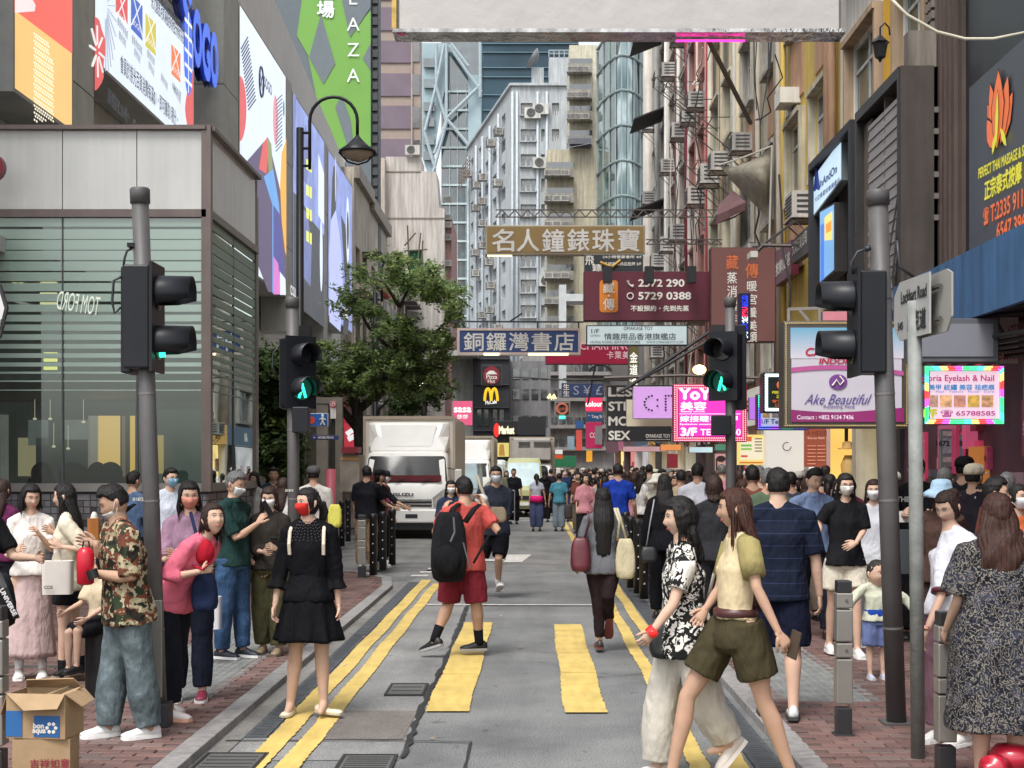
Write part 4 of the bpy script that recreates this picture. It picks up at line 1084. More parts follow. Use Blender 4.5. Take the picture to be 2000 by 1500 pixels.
for k in range(13):
 t=R(-80+k*14);c=uv(150,10);q=[(c[0]+math.cos(t)*.25*j_,c[1]-abs(math.sin(t))*.0-math.sin(t)*.42*j_,.512)for j_ in(.6,1.6,2.8)];m.tube(q,.012,4)
m.build('print',E('pale_line',(190,200,215),.8),o)
m=MB(SF)
for t in range(8):c=uv(133,100);m.tube([(c[0]+.1*math.cos(t*.8),c[1]+.12*math.sin(t*.8),.513),(c[0]+.42*math.cos(t*.8),c[1]+.45*math.sin(t*.8),.513)],.022,4)
m.build('print',MATS['wt'],o)
BLU=E('neon_blue',(20,92,230),1.0)
c=uv(323,103);shape(o,blob(c[0],c[1],.42,.95),BLU,.008);m=MB(SF)
for k in range(5):m.box(c[0]-.34,c[0]+.34,c[1]-.7+k*.33,c[1]-.62+k*.33,.514,.516)
m.box(c[0]-.03,c[0]+.03,c[1]-.9,c[1]+.9,.5165,.518);m.build('print',MATS['wt'],o)
for ch,px,py in(('S',327,30),('O',348,75),('G',366,100),('O',383,117)):
 F4=frame((SX+.15,0,0),LEFTW);u_,v_=uv(px,py);hh=1.2
 for q,off in enumerate((0,-.10,-.20,-.3)):
  letter(SO,F4,ch,u_,v_,hh,BLU if q==0 else Q((18,50,140)),w=.78,off=.3+off*.8,bold=.05)
o,a,b,z0,z1=board(430,527,4,580,LB)
shape(o,[uv(430.5+14*math.sin(t),212-64*math.cos(t))for t in[q*math.pi/14 for q in range(15)]],RDL,.004)
m=MB(SF)
for k in range(18):p0=uv(433+k*.9,88+k*7.0);p1=uv(443+k*1.0,78+k*7.2+2);m.tube([(p0[0],p0[1]-.1,.51),(p1[0]+.25,p1[1]+.18,.51)],.02,4)
for k in range(14):p0=uv(510,190+k*7.5);m.tube([(p0[0]-.35,p0[1]-.2,.51),(p0[0]+.7,p0[1]+.25,.51)],.016,4)
m.build('print',NV,o)
c=uv(505,235);shape(o,blob(c[0],c[1],.42,.75),E('lit_rose',(228,150,160),.9),.006);c=uv(522,212);shape(o,blob(c[0],c[1],.14,.25),E('lit_teal',(40,130,120),.8),.006)
c=uv(475,160);m=MB(SF);m.tube([(c[0]+.30*math.cos(t),c[1]+.42*math.sin(t),.512)for t in[q*math.pi/10 for q in range(21)]],.035,5);m.build('print',NV,o);letter(o,WF,'X',c[0],c[1],.42,NV,off=.01,bold=.04)
wline(o,'SOGO',(481,158),(497,178),.3,NV,.03)
shape(o,uvp((428,420),(431,330),(489,268),(527,420),(527,575),(490,570)),E('lit_plum',(78,58,102),.9),.005)
shape(o,uvp((478,281),(488,267),(490,300),(486,340),(470,330)),RDL,.008);shape(o,uvp((488,267),(496,282),(500,345),(490,345)),E('lit_olive',(140,150,90),.9),.0085)
shape(o,uvp((480,345),(500,330),(512,400),(524,575),(498,572),(498,400)),E('lit_blue',(96,160,226),1),.009)
shape(o,uvp((500,400),(514,420),(524,575),(500,575)),E('lit_violet',(56,54,150),.9),.011)
shape(o,uvp((527,270),(517,300),(514,360),(517,430),(524,490),(527,500)),E('lit_amber',(238,172,48),1),.012)
shape(o,uvp((500,500),(510,515),(516,575),(500,575)),E('lit_pink',(216,110,200),1),.013);shape(o,uvp((513,530),(525,545),(526,576),(514,576)),MATS['lit_white'],.014)
LBB=E('lit_blueish',(132,148,212),1.0,.25);LD=E('lit_slate',(52,56,74),.5,.3);LM=E('lit_mid',(112,124,182),.8,.2);LY=E('lit_yellow',(232,240,90),1.1)
o,a,b,z0,z1=board(541,607,178,612,LBB)
shape(o,uvp((542,375),(560,392),(580,430),(606,460),(606,640),(542,590)),LD,.004);shape(o,uvp((558,400),(572,420),(580,480),(578,560),(562,540)),LM,.006)
shape(o,uvp((542,180),(548,186),(545,300),(542,330)),LM,.005);shape(o,uvp((568,240),(576,300),(570,360),(561,350),(560,290)),LM,.006)
for y in(310,360,405,450):shape(o,uvp((569,y),(574,y+3),(574,y+24),(569,y+20)),LY,.008);shape(o,uvp((576,y+4),(580,y+6),(580,y+28),(576,y+25)),LY,.008)
shape(o,uvp((594,300),(606,340),(606,440),(594,420)),MATS['lit_white'],.007);c=uv(600,500);shape(o,blob(c[0],c[1],.35,1.3),MATS['lit_white'],.009)
letter(o,WF,'COLLECTION',uv(550,570)[0],uv(550,575)[1],.3,MATS['wt'],off=.012,bold=.02)
o,a,b,z0,z1=board(615,665,290,652,LBB)
HD=E('hair_print',(42,38,52),.5)
shape(o,uvp((623,350),(626,325),(631,322),(633,345),(630,420),(627,500),(619,530),(620,430)),HD,.005);c=uv(630,350);shape(o,blob(c[0],c[1],.18,.9),E('skin_print',(214,206,224),.9),.007)
shape(o,uvp((620,430),(630,410),(640,470),(646,560),(640,648),(617,628),(616,500)),E('dress_print',(182,190,240),1),.009)
shape(o,uvp((641,420),(650,440),(658,520),(660,600),(655,655),(645,650),(650,560)),HD,.011);c=uv(655,450);shape(o,blob(c[0],c[1],.5,1.4),MATS['lit_white'],.012);shape(o,blob(c[0],c[1],.35,.8),HD,.014)
letter(o,WF,'MARY',uv(652,600)[0],uv(652,612)[1],.45,MATS['wt'],off=.017,bold=.02)
for px0,px1,y0,y1,c,t in((655,672,775,830,(190,30,50),''),(672,700,826,884,(200,62,78),'')):
 D=62;m=MB();m.box(Xat(px0,D),Xat(px1,D),D,D+.3,Zat(y1,D),Zat(y0,D));o=single('shop_sign',m,E('sg_%d'%c[1],c,.75),'plain red shop sign %s the truck'%('high up left of' if px0<670 else 'with a white swoosh just left of'),'sign',P(px0,y1,D))
 if px0>670:
  q=MB();q.tube([P(677,848,D-.03),P(688,840,D-.03),P(697,846,D-.03),P(690,853,D-.03),P(680,858,D-.03)],.12,5);q.build('swoosh',MATS['wt'],o)
D=74;pt=bld('plaza_tower',P(650,300,D),'tall tower wrapped in a green and grey banner with white letters LAZA')
m=MB();m.box(Xat(430,D),Xat(738,D),D+.3,D+1.5,2,40);m.build('tower_body',Q((86,92,98),streak=.2),pt)
m=MB();m.box(Xat(430,D),Xat(725,D),D,D+.3,10,40);m.build('banner',Q((92,102,108),var=.05),pt)
GRN=Q((108,158,68),var=.05,scale=.5)
def gp(off,*pts):
 m=MB();m.poly([tuple(P(x,y,D)+Vector((0,-.02-off,0)))for x,y in pts]);m.build('banner_print',GRN,pt)
gp(0,(598,-60),(675,-60),(655,120),(622,0+30),(605,110),(580,70));gp(.01,(625,35),(660,-60),(668,0),(683,70),(724,20),(724,300),(640,300),(600,100),(605,110))
gp(.02,(580,70),(612,-60),(620,-60),(625,35),(604,112))
GREY=Q((100,110,116),var=.05)
for pts in(((627,28),(655,125),(632,165),(604,112)),((724,85),(709,115),(724,138)),((660,-60),(724,-60),(724,15),(684,74),(668,0)),((668,186),(685,235),(690,280),(680,290),(655,210))):
 m=MB();m.poly([tuple(P(x,y,D)+Vector((0,-.06,0)))for x,y in pts]);m.build('banner_print',GREY,pt)
WL=Q((222,228,225))
for ch,y in(('P',-110),('L',-4),('A',47),('Z',97),('A',147)):letter(pt,frame(P(690,y,D-.09)),ch,0,0,.84*29*D/2800*1.05,WL)
letter(pt,frame(P(636,18,D-.09)),'場',0,0,32*D/2800,WL,bold=.03);letter(pt,frame(P(636,-20,D-.09)),'廣',0,0,32*D/2800,WL,bold=.03)
m=MB()
for k in range(30):z_=Zat(-100+k*21,D);m.box(Xat(727,D),Xat(737,D),D+.1,D+.28,z_,z_+.38)
m.build('louvres',Q((58,60,62)),pt)
def front(parent,D,x0,x1,ytop,ybot,cols,rows,mat,wm,pm,name='wall',nu=2,hopper=.35,depth=.25,fw=.07,F4=None,ledge=None,acs=0,lm=None):
 """cols: list of (x0,x1) px; rows: list of (y0,y1) px"""
 F4=frame((0,D,0));us=sorted(set([Xat(x0,D),Xat(x1,D)]+[Xat(v,D)for c in cols for v in c]));vs=sorted(set([Zat(ytop,D),Zat(ybot,D)]+[Zat(v,D)for r_ in rows for v in r_]))
 holes=set()
 for c in cols:
  for r_ in rows:holes.add((us.index(Xat(c[0],D)),vs.index(Zat(r_[1],D))))
 m=MB(F4);wallgrid(m,us,vs,holes,depth);m.build(name,mat,parent)
 for c in cols:
  for r_ in rows:
   a,b,v0,v1=Xat(c[0],D),Xat(c[1],D),Zat(r_[1],D),Zat(r_[0],D)
   window(parent,F4,a,b,v0,v1,depth,wm,pm,nu,1,fw,hopper)
   if ledge:m=MB(F4);m.box(a-.15,b+.15,v1+.1,v1+.22,0,ledge);m.build('canopy_slab',lm or mat,parent)
   if acs and rnd.random()<acs:ac_unit(parent,F4,lerp(a,b,rnd.random()),v0-.55*1.0,1.2,.02)
 return F4
PN=pane_mat('pane_dark');PNB=pane_mat('pane_blue',(.05,.09,.11),.05,.5);PNW=pane_mat('pane_curtain',(.14,.14,.13),.2,1.2)
D=120;bb=bld('banded_tower',P(780,300,D),'tall block banded in mauve and tan tiles, upper left of centre')
TAN=Q((150,134,124),var=.06);MAU=Q((112,98,110),var=.12,scale=.5)
m=MB();m.box(Xat(690,D),Xat(822,D),D,D+1,0,62);m.build('wall',TAN,bb)
for i,(a,b)in enumerate(((-60,0),(15,60),(80,123),(144,188),(207,252),(272,310))):
 m=MB();m.box(Xat(690,D),Xat(803,D),D-.12,D-.004,Zat(b,D),Zat(a,D));m.build('mauve_band',MAU,bb)
 for xa,xb in((806,820),):
  m=MB();m.box(Xat(xa,D),Xat(xb,D),D-.1,D-.004,Zat(b-2,D),Zat(a+2,D));m.build('dark_window',pane_mat('pane_brown',(.045,.034,.032),.15,.3),bb)
m=MB();m.box(Xat(803,D),Xat(806,D),D-.2,D-.003,10,62);m.build('rib',Q((160,146,138)),bb)
D=92;cb=bld('cream_block',P(810,800,D),'windowless cream concrete block with rain stains behind the street tree')
CRM=Q((206,199,192),rough=.8,var=.10,scale=.3,streak=.42)
m=MB();m.add([tuple(P(x,y,D))for x,y in((753,306),(822,306),(822,334),(852,336),(858,405),(868,408),(868,900),(753,900))]+[tuple(P(x,y,D)+Vector((0,3,0)))for x,y in((753,306),(822,306),(822,334),(852,336),(858,405),(868,408),(868,900),(753,900))],[(7,6,5,4,3,2,1,0)]+[(i,(i+1)%8,8+(i+1)%8,8+i)for i in range(8)]);m.build('wall',CRM,cb)
m=MB();m.box(Xat(738,D),Xat(753,D),D-.6,D+6,0,Zat(312,D));m.build('side_wall',Q((206,192,178),streak=.3),cb)
fanunit(cb,frame(P(806,304,D)),0,0,1.1)
m=MB();m.box(Xat(868,D),Xat(880,D),D+1,D+8,0,Zat(420,D));m.build('pink_side',Q((160,122,118),streak=.3),cb)
for y in(395,430,445,470,520,560,600,650):ac_unit(cb,frame(P(874,y,D+.9)),0,0,.8)
for x,y in((765,350),(784,336)):
 m=MB();a=P(x+5,306,D-.1)
for x0,x1,y in((753,822,334),(753,868,425)):m=MB();m.box(Xat(x0,D),Xat(x1,D),D-.05,D-.002,Zat(y+2,D),Zat(y,D));m.build('joint',Q((150,138,128)),cb)
D=210;gt=bld('braced_glass_tower',P(880,700,D),'glass office tower with white diagonal bracing behind the pale apartment block')
GB=pane_mat('curtain_glass',(.045,.08,.09),.12,.5,.06);PALE=Q((150,170,176),rough=.5,metal=.1,var=.2,scale=.2)
m=MB();m.box(Xat(862,D),Xat(936,D),D,D+20,0,Zat(70,D));m.build('core_glass',GB,gt)
for i in range(15):
 y=178+i*36.5;m=MB();m.box(Xat(862,D),Xat(935,D),D-.5,D-.01,Zat(y+4,D),Zat(y,D));m.build('floor_band',Q((176,190,190),rough=.4),gt)
for x in(878,893,910,925):m=MB();m.box(Xat(x,D),Xat(x+1.5,D),D-.45,D-.012,0,Zat(165,D));m.build('mullion',Q((150,170,172)),gt)
m=MB();m.add([tuple(P(x,y,D-1))for x,y in((822,84),(870,84),(872,150),(848,300),(862,420),(822,300))],[(5,4,3,2,1,0)]);m.build('white_cladding',PALE,gt)
m=MB();m.box(Xat(935,D),Xat(940,D),D-1,D+2,0,Zat(84,D));m.box(Xat(915,D),Xat(935,D),D-1,D,Zat(900,D),Zat(150,D));m.build('white_pier',PALE,gt)
BR=Q((158,172,178),rough=.5)
for pts in(((876,88),(940,180)),((940,165),(872,232)),((872,232),(916,285)),((852,170),(872,240),(845,340)),((830,255),(850,175),(868,85)),((828,255),(850,330)),((872,236),(848,300)),((872,85),(872,240)),((938,85),(938,190)),((852,85),(852,170)),((880,85),(915,130))):
 m=MB();m.tube([P(x,y,D-2)for x,y in pts],.25,6);m.build('brace',BR,gt)
for i,y in enumerate((120,160,205,235,270,300)):
 m=MB();m.box(Xat(829,D),Xat(850,D),D-1.6,D-1.2,Zat(y+17,D),Zat(y,D));m.build('dark_window',GB,gt)
D=260;dt=bld('blue_glass_tower',P(1030,300,D),'dark blue glass tower seen under the overhead signboard')
m=MB();m.box(Xat(940,D),Xat(1130,D),D,D+20,0,Zat(40,D));m.build('glass_wall',M('blue_glass',(.03,.065,.09),.45,var=.4,scale=.08,spec=.3),dt)
for y in(85,102,132,150,185,215):m=MB();m.box(Xat(940,D),Xat(1130,D),D-.3,D-.01,Zat(y+1.6,D),Zat(y,D));m.build('floor_band',Q((96,124,136)),dt)
D=150;ab=bld('pale_blue_apartment_block',P(1040,900,D),'pale blue-grey apartment block with many windows in the middle distance')
PB=M('pale_render',s2l((182,187,190)),.8,var=.14,scale=.35,streak=.36)
rows=[(201,225),(252,276),(301,325),(349,374),(399,423),(448,470),(497,522),(546,572),(596,620),(646,670),(700,725),(750,775),(800,826)]
front(ab,D,1000,1108,168,960,[(1017,1047),(1057,1064),(1078,1092)],rows,PB,WHT_M,PN,nu=3,depth=.5,fw=.12)
for r_ in rows:m=MB();m.box(Xat(1015,D),Xat(1049,D),D-.3,D-.004,Zat(r_[1]+2,D),Zat(r_[1],D));m.build('sill',PB,ab)
for x in(1001,1010,1050,1068):pipe(ab,frame((0,D,0)),[(Xat(x,D),3,.15),(Xat(x,D),Zat(180,D),.15)],.13,Q((176,186,194)))
a=P(1000,170,D);b=P(915,222,D+22)
U_=Vector((Xat(1000,D)-Xat(915,D+30),-30,0));LF4=frame((Xat(915,D+30),D+30,0),U_);Ln=U_.length
cols=[(.06,.13),(.27,.35),(.43,.50),(.60,.68),(.79,.87)];us=[0]+[v*Ln for c in cols for v in c]+[Ln]
zr=[(Zat(r_[1],D),Zat(r_[0],D))for r_ in rows];vs=sorted([2,Zat(168,D)]+[v for r_ in zr for v in r_])
m=MB(LF4);wallgrid(m,us,vs,{(1+2*i,vs.index(r_[0]))for i in range(5)for r_ in zr},.4);m.build('side_wall',PB,ab)
for i,c in enumerate(cols):
 for r_ in zr:
  window(ab,LF4,c[0]*Ln,c[1]*Ln,r_[0],r_[1],.4,WHT_M,PN,2,1,.12)
  if rnd.random()<.5:ac_unit(ab,LF4,c[0]*Ln+rnd.uniform(0,1.5),r_[0]-.9,1.7,.1)
 pipe(ab,LF4,[(c[0]*Ln-.8,3,.2),(c[0]*Ln-.8,Zat(190,D),.2)],.14,Q((176,186,194)))
m=MB();m.box(Xat(998,D),Xat(1110,D),D-.3,D+18,Zat(168,D),Zat(163,D));m.build('parapet',PB,ab)
m=MB(LF4);m.box(-.2,Ln+.2,Zat(168,D),Zat(163,D),-1,.3);m.build('parapet',PB,ab)
D2=155
for x0,x1,y0 in((1038,1062,132),(1072,1112,112)):m=MB();m.box(Xat(x0,D2),Xat(x1,D2),D2,D2+6,Zat(170,D2),Zat(y0,D2));m.build('roof_hut',PB,ab)
m=MB()
for x in(1072,1082,1092,1102,1111):m.tube([P(x,112,D2),P(x,98,D2)],.06,4)
m.tube([P(1072,98,D2),P(1111,98,D2)],.06,4);m.tube([P(1072,105,D2),P(1111,105,D2)],.05,4);m.build('railing',Q((160,170,176)),ab)
m=MB();c=P(1050,120,D2);m.lathe((0,0,0),[(.1,0),(.8,.25),(1.25,.7),(1.2,.72),(.7,.3)],16)
m.M=None;vv=[tuple(c+Matrix.Rotation(R(-60),3,'Y')@Vector(p))for p in m.v];m.v=vv;m.build('dish',Q((120,122,124)),ab,True)
for x,y in((1040,233),(1056,225),(1068,470),(1068,560),(1056,330)):fanunit(ab,frame(P(x,y,D-.02)),0,0,2.0)
m=MB(LF4)
for k in range(6):m.tube([(.4+k*1.7,Zat(262,D),1.2),(.6+k*1.7,Zat(222,D),1.2)],.05,4);m.tube([(.2,Zat(262-k*8,D),1.25),(9.5,Zat(262-k*8,D),1.25)],.05,4)
m.build('scaffold_rack',Q((150,120,104)),ab)
D=128;gb=bld('beige_balcony_block',P(1110,800,D),'beige block with ribbon balconies and air conditioners right of the pale apartments')
BG=Q((196,188,164),rough=.8,var=.08,streak=.35)
def strips(x0,x1,ys,D,top,par,bm,xs):
 m=MB();m.box(Xat(x0,D),Xat(x1,D),D,D+10,0,Zat(top,D));m.build('wall',bm,par)
 for y in ys:
  m=MB();m.box(Xat(x0-4,D),Xat(x0+xs,D),D-1.1,D-.01,Zat(y,D),Zat(y-5,D));m.box(Xat(x0-4,D),Xat(x0+xs,D),D-1.1,D-.9,Zat(y-5,D),Zat(y-18,D));m.build('balcony',Q((150,146,134),streak=.4),par)
  m=MB();m.box(Xat(x0,D),Xat(x0+xs,D),D-.12,D-.012,Zat(y-19,D),Zat(y-33,D));m.build('dark_window',PN,par)
  for q in range(3):ac_unit(par,frame(P(x0+3+q*xs/3.2,y-6,D-1.08)),0,0,1.1)
strips(1068,1165,(350,400,450,500,550,600,650,700),D,292,gb,BG,52)
strips(1112,1166,(148,198,240,288),D+4,88,gb,Q((206,200,178),streak=.3),44)
m=MB();m.box(Xat(1112,D),Xat(1154,D),D-1,D+1,Zat(286,D),Zat(275,D));m.add([tuple(P(1106,290,D-1.2)),tuple(P(1155,280,D-1.2)),tuple(P(1155,268,D+1)),tuple(P(1115,265,D+1))],[(0,1,2,3)]);m.build('roof_tarp',Q((96,98,104)),gb)
D=118;wt=bld('curved_glass_tower',P(1210,600,D),'slim curved tower of mirror glass with wavy reflections')
m=MB();n_=14
xs=[1166,1178,1190,1202,1214,1226,1238,1250,1262];ds=[6,3.5,1.8,.6,0,.2,.8,2.2,4.6]
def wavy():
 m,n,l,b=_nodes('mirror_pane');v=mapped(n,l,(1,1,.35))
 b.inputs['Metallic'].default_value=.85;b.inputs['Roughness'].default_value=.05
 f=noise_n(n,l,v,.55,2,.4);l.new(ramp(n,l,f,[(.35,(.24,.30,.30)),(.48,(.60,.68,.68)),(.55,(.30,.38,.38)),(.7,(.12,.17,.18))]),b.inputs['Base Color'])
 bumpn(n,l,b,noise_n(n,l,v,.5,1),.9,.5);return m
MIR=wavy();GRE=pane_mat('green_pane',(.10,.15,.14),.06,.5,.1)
fl=[90-34,108,176,244,313,382,450,520,590,660,730,800]
for k in range(len(fl)-1):
 for i in range(8):
  x0,x1=xs[i],xs[i+1];d0,d1=D+ds[i],D+ds[i+1];a=(Xat(x0,d0)*1,d0);b=(Xat(x1,d1),d1);z0,z1=Zat(fl[k+1],D)+.08,Zat(fl[k],D)-.08
  m=MB();m.add([(a[0]+.05,a[1],z0),(b[0]-.05,b[1],z0),(b[0]-.05,b[1],z1),(a[0]+.05,a[1],z1),(a[0]+.05,a[1]+.1,z0),(b[0]-.05,b[1]+.1,z0),(b[0]-.05,b[1]+.1,z1),(a[0]+.05,a[1]+.1,z1)],[(0,1,2,3),(0,4,5,1),(3,2,6,7),(0,3,7,4),(1,5,6,2)])
  m.build('pane',GRE if i<3 else MIR,wt)
m=MB()
for y in fl:m.tube([(Xat(x,D+d),D+d-.08,Zat(y,D))for x,d in zip(xs,ds)],.12,6)
for x,d in zip(xs,ds):m.tube([(Xat(x,D+d),D+d-.02,0),(Xat(x,D+d),D+d-.02,Zat(60,D))],.07,4)
m.build('mullions',Q((140,156,154),metal=.3,rough=.4),wt)
m=MB();m.box(Xat(1262,D+5),Xat(1330,D+5),D+5,D+14,0,Zat(60,D));m.box(Xat(1172,D+8),Xat(1262,D+8),D+8,D+9,0,Zat(60,D));m.build('grey_side_wall',Q((146,150,158),var=.04),wt)
D=96;lb=bld('low_office',P(1100,900,D),'pale low office with dark window strips at the end of the street')
m=MB();m.box(Xat(1020,D),Xat(1200,D),D,D+12,0,Zat(690,D));m.build('wall',Q((158,156,154),streak=.3),lb)
for y in(712,762,815,858):
 for x in range(1032,1190,15):m=MB();m.box(Xat(x,D),Xat(x+12,D),D-.1,D-.004,Zat(y+13,D),Zat(y,D));m.build('dark_window',PN,lb)
 m=MB();m.box(Xat(1022,D),Xat(1198,D),D-.6,D-.004,Zat(y+22,D),Zat(y+15,D));m.build('ledge',Q((150,146,144)),lb)
D=84;pa=bld('white_canopy_frame',P(1140,640,D),'white concrete portal frame high on a building behind the maroon sign','frame')
m=MB();m.box(Xat(1092,D),Xat(1106,D),D,D+2,Zat(760,D),Zat(556,D));m.box(Xat(1106,D),Xat(1145,D),D,D+2,Zat(588,D),Zat(574,D));m.build('portal',Q((190,194,194)),pa)
D=78;mb_=bld('dark_sign_block',P(955,900,D),'charcoal building carrying the round red and golden arches signs')
m=MB();m.box(Xat(924,D),Xat(995,D),D,D+10,0,Zat(690,D));m.build('wall',Q((44,46,52),rough=.5,var=.15),mb_)
for x in(932,946,963,976):m=MB();m.box(Xat(x,D),Xat(x+8,D),D-.05,D-.003,Zat(832,D),Zat(800,D));m.build('dark_window',PN,mb_)
for y in(700,750,795,840):m=MB();m.box(Xat(924,D),Xat(995,D),D-.15,D-.004,Zat(y+2,D),Zat(y,D));m.build('ledge',Q((64,66,72)),mb_)
m=MB();m.box(Xat(880,D),Xat(924,D),D+1,D+8,0,Zat(690,D));m.box(Xat(868,D),Xat(935,D),D-2,D+1,Zat(700,D),Zat(690,D));m.build('white_side_wing',Q((188,190,186),streak=.3),mb_)
m=MB();m.box(Xat(995,D),Xat(1076,D),D+2,D+8,0,Zat(700,D));m.build('grey_side_wing',Q((128,128,130),streak=.3),mb_)
for y in(720,760,812):
 for x in(1002,1020,1038,1056):m=MB();m.box(Xat(x,D+2),Xat(x+13,D+2),D+1.95,D+1.998,Zat(y+20,D+2),Zat(y,D+2));m.build('dark_window',PN,mb_)
TX=-8.0;TF4=frame((TX,0,0),LEFTW);tn=bld('old_tenement',(TX,66,0),'weathered cream tenement with balconies and awnings beyond the department store')
TM=Q((200,190,176),rough=.85,var=.2,scale=.8,streak=.6)
d0,d1=64.2,90;us=[d0];n_=7;wd=(d1-d0)/n_
for i in range(n_):us+=[d0+i*wd+.8,d0+i*wd+2.6]
us.append(d1);vs=[0];
for k in range(7):vs+=[1.2+k*3.1,3.0+k*3.1]
m=MB(TF4)
for seg,(a,b,tp_)in enumerate(((64.2,70.5,15.2),(70.5,79,14.9),(79,92,13.0))):
 cols=[];x=a+.7
 while x+1.6<b:cols.append((x,x+1.6));x+=2.6
 us=sorted([a,b]+[v for c in cols for v in c]);vv=[0.0];zz_=4.2
 rws=[]
 while zz_+1.6<tp_-.4:rws.append((zz_,zz_+1.6));zz_+=3.0
 vv=sorted([0,tp_]+[v for r_ in rws for v in r_]);m=MB(TF4);wallgrid(m,us,vv,{(us.index(c[0]),vv.index(r_[0]))for c in cols for r_ in rws},.3)
 m.quad((a,0,0),(a,tp_,0),(a,tp_,-8),(a,0,-8));m.quad((a,tp_,0),(b,tp_,0),(b,tp_,-8),(a,tp_,-8));m.build('wall',TM,tn)
 for c in cols:
  for r_ in rws:
   window(tn,TF4,c[0],c[1],r_[0],r_[1],.3,Q((150,146,140)),PN,2)
   if rnd.random()<.55:ac_unit(tn,TF4,c[0]+rnd.random(),r_[0]-.6,1.2,.05)
   if rnd.random()<.35:m=MB(TF4);m.prism([(c[0]-.2,r_[1]),(c[1]+.2,r_[1]),(c[1]+.2,r_[1]+.06),(c[0]-.2,r_[1]+.06)],0,.9);m.build('awning',Q((66,62,64)),tn)
 for zb in rws:m=MB(TF4);m.box(a+.2,b-.2,zb[0]-.45,zb[0]-.15,0,.55);m.build('balcony_slab',TM,tn)
 m=MB(TF4);m.box(a,b,tp_-.5,tp_+.1,0,.25);m.build('cornice',Q((160,150,140),streak=.5),tn)
m=MB(TF4);m.box(70.6,78.5,10.9,11.1,0,.3);m.build('red_ledge',Q((176,74,62)),tn)
D=78;nt_=MB();nt_.add([tuple(P(798,488,D)),tuple(P(826,486,D)),tuple(P(828,540,D)),tuple(P(800,545,D)),tuple(P(798,488,D+2)),tuple(P(826,486,D+2)),tuple(P(828,540,D+2)),tuple(P(800,545,D+2))],[(0,1,2,3),(0,4,5,1),(1,5,6,2),(0,3,7,4),(3,2,6,7)])
o=single('green_net',nt_,Q((38,92,70),rough=.9,var=.3,scale=6),'green scaffold netting on bamboo poles beside the cream block','netting',P(812,545,D))
m=MB()
for a,b in(((800,545),(796,440)),((812,545),(822,455)),((790,480),(812,455)),((790,490),(835,487)),((822,545),(826,470))):m.tube([P(*a,D-.1),P(*b,D-.1)],.045,5)
m.build('bamboo_poles',Q((120,110,90)),o)
RX=5.2
RF=frame((RX,0,0),RIGHTW)
def rD(px):return DX(px,RX)
FL=[(3.9,5.3),(7.1,8.55),(10.4,11.8),(13.6,15.0),(16.8,18.2),(20.0,21.4),(23.2,24.6),(26.4,27.8)]
def rseg(name_label,a,b,ztop,mat,cols,fl,wm,pm,ledge=.35,lm=None,spandrel=None,ac=.0,zb=3.5,nu=2,hop=.3):
 r=bld('street_building',(RX,(a+b)/2,0),name_label)
 us=sorted([-b,-a]+[-v for c in cols for v in c]);vs=sorted([zb,ztop]+[v for f in fl for v in f])
 holes={(us.index(-c[1]),vs.index(f[0]))for c in cols for f in fl}
 m=MB(RF);wallgrid(m,us,vs,holes,.09);m.quad((-a,zb,0),(-a,ztop,0),(-a,ztop,-7),(-a,zb,-7));m.quad((-b,ztop,0),(-a,ztop,0),(-a,ztop,-7),(-b,ztop,-7));m.build('wall',mat,r)
 ledge*=.42
 for c in cols:
  for f in fl:
   w_=window(r,RF,-c[1],-c[0],f[0],f[1],.07,wm,pm,nu,1,.05,hop)
   if ledge:
    m=MB(RF);m.box(-c[1]-.12,-c[0]+.12,f[1]+.02,f[1]+.12,0,ledge);m.box(-c[1]-.12,-c[0]+.12,f[0]-.14,f[0]-.04,0,ledge*.9)
    m.box(-c[1]-.12,-c[1]-.02,f[0]-.04,f[1]+.02,0,ledge*.8);m.box(-c[0]+.02,-c[0]+.12,f[0]-.04,f[1]+.02,0,ledge*.8);m.build('window_surround',lm or mat,r)
   if spandrel:m=MB(RF);m.box(-c[1]+.02,-c[0]-.02,f[0]-1.45,f[0]-.2,0,.03);m.build('spandrel_panel',spandrel,r)
   if rnd.random()<ac:ac_unit(r,RF,-lerp(c[0],c[1],rnd.uniform(.2,.9)),f[0]-.75-rnd.random()*.4,rnd.uniform(.95,1.25),.02)
 return r
YLW=Q((208,180,92),rough=.8,streak=.3,var=.1);CRE=Q((200,193,170),rough=.8,streak=.45,var=.15);WHI=Q((220,218,210),rough=.8,streak=.25,var=.06)
ORG=Q((184,146,116),rough=.8,streak=.3);TANW=Q((176,152,126),rough=.8,streak=.3);PNK=Q((188,138,128),rough=.8,streak=.5);OFF=Q((186,181,170),rough=.85,streak=.6,var=.18);RST=Q((128,62,62),rough=.8,streak=.3)
PNG=pane_mat('pane_green',(.07,.11,.08),.06,.5);PNC=pane_mat('pane_grey',(.10,.12,.13),.07,.8)
B1=rseg('white and yellow facade with tan framed windows above the dark shop box, right',18.3,24.2,24,WHI,[(18.7,20.1),(21.3,23.2)],FL[1:6],WHT_M,PNG,.45,TANW,None,0,nu=2)
m=MB(RF);m.box(-21.0,-20.4,6.2,24,0,.06);m.box(-18.66,-18.35,6.2,24,0,.08);m.build('yellow_strip',Q((216,168,46),rough=.8,streak=.15),B1)
for t,zv,hh in(('HAIR & NAIL',10.05,.34),('PRIVATE',10.75,.5)):
 for q in range(4):letter(B1,RF,t,-22.3,zv,hh,Q((40,38,38)),off=.3+.02*q if q else .30,bold=.05)
m=MB(RF);m.box(-23.5,-21.1,9.7,11.2,0,.29);m.build('white_band',WHI,B1)
B2=rseg('bright yellow facade with white windows, right of the sail-shaped tarpaulin',24.2,29.2,26,YLW,[(25.0,26.3),(27.4,28.8)],FL[1:6],WHT_M,PNC,.4,CRE,ORG,.25)
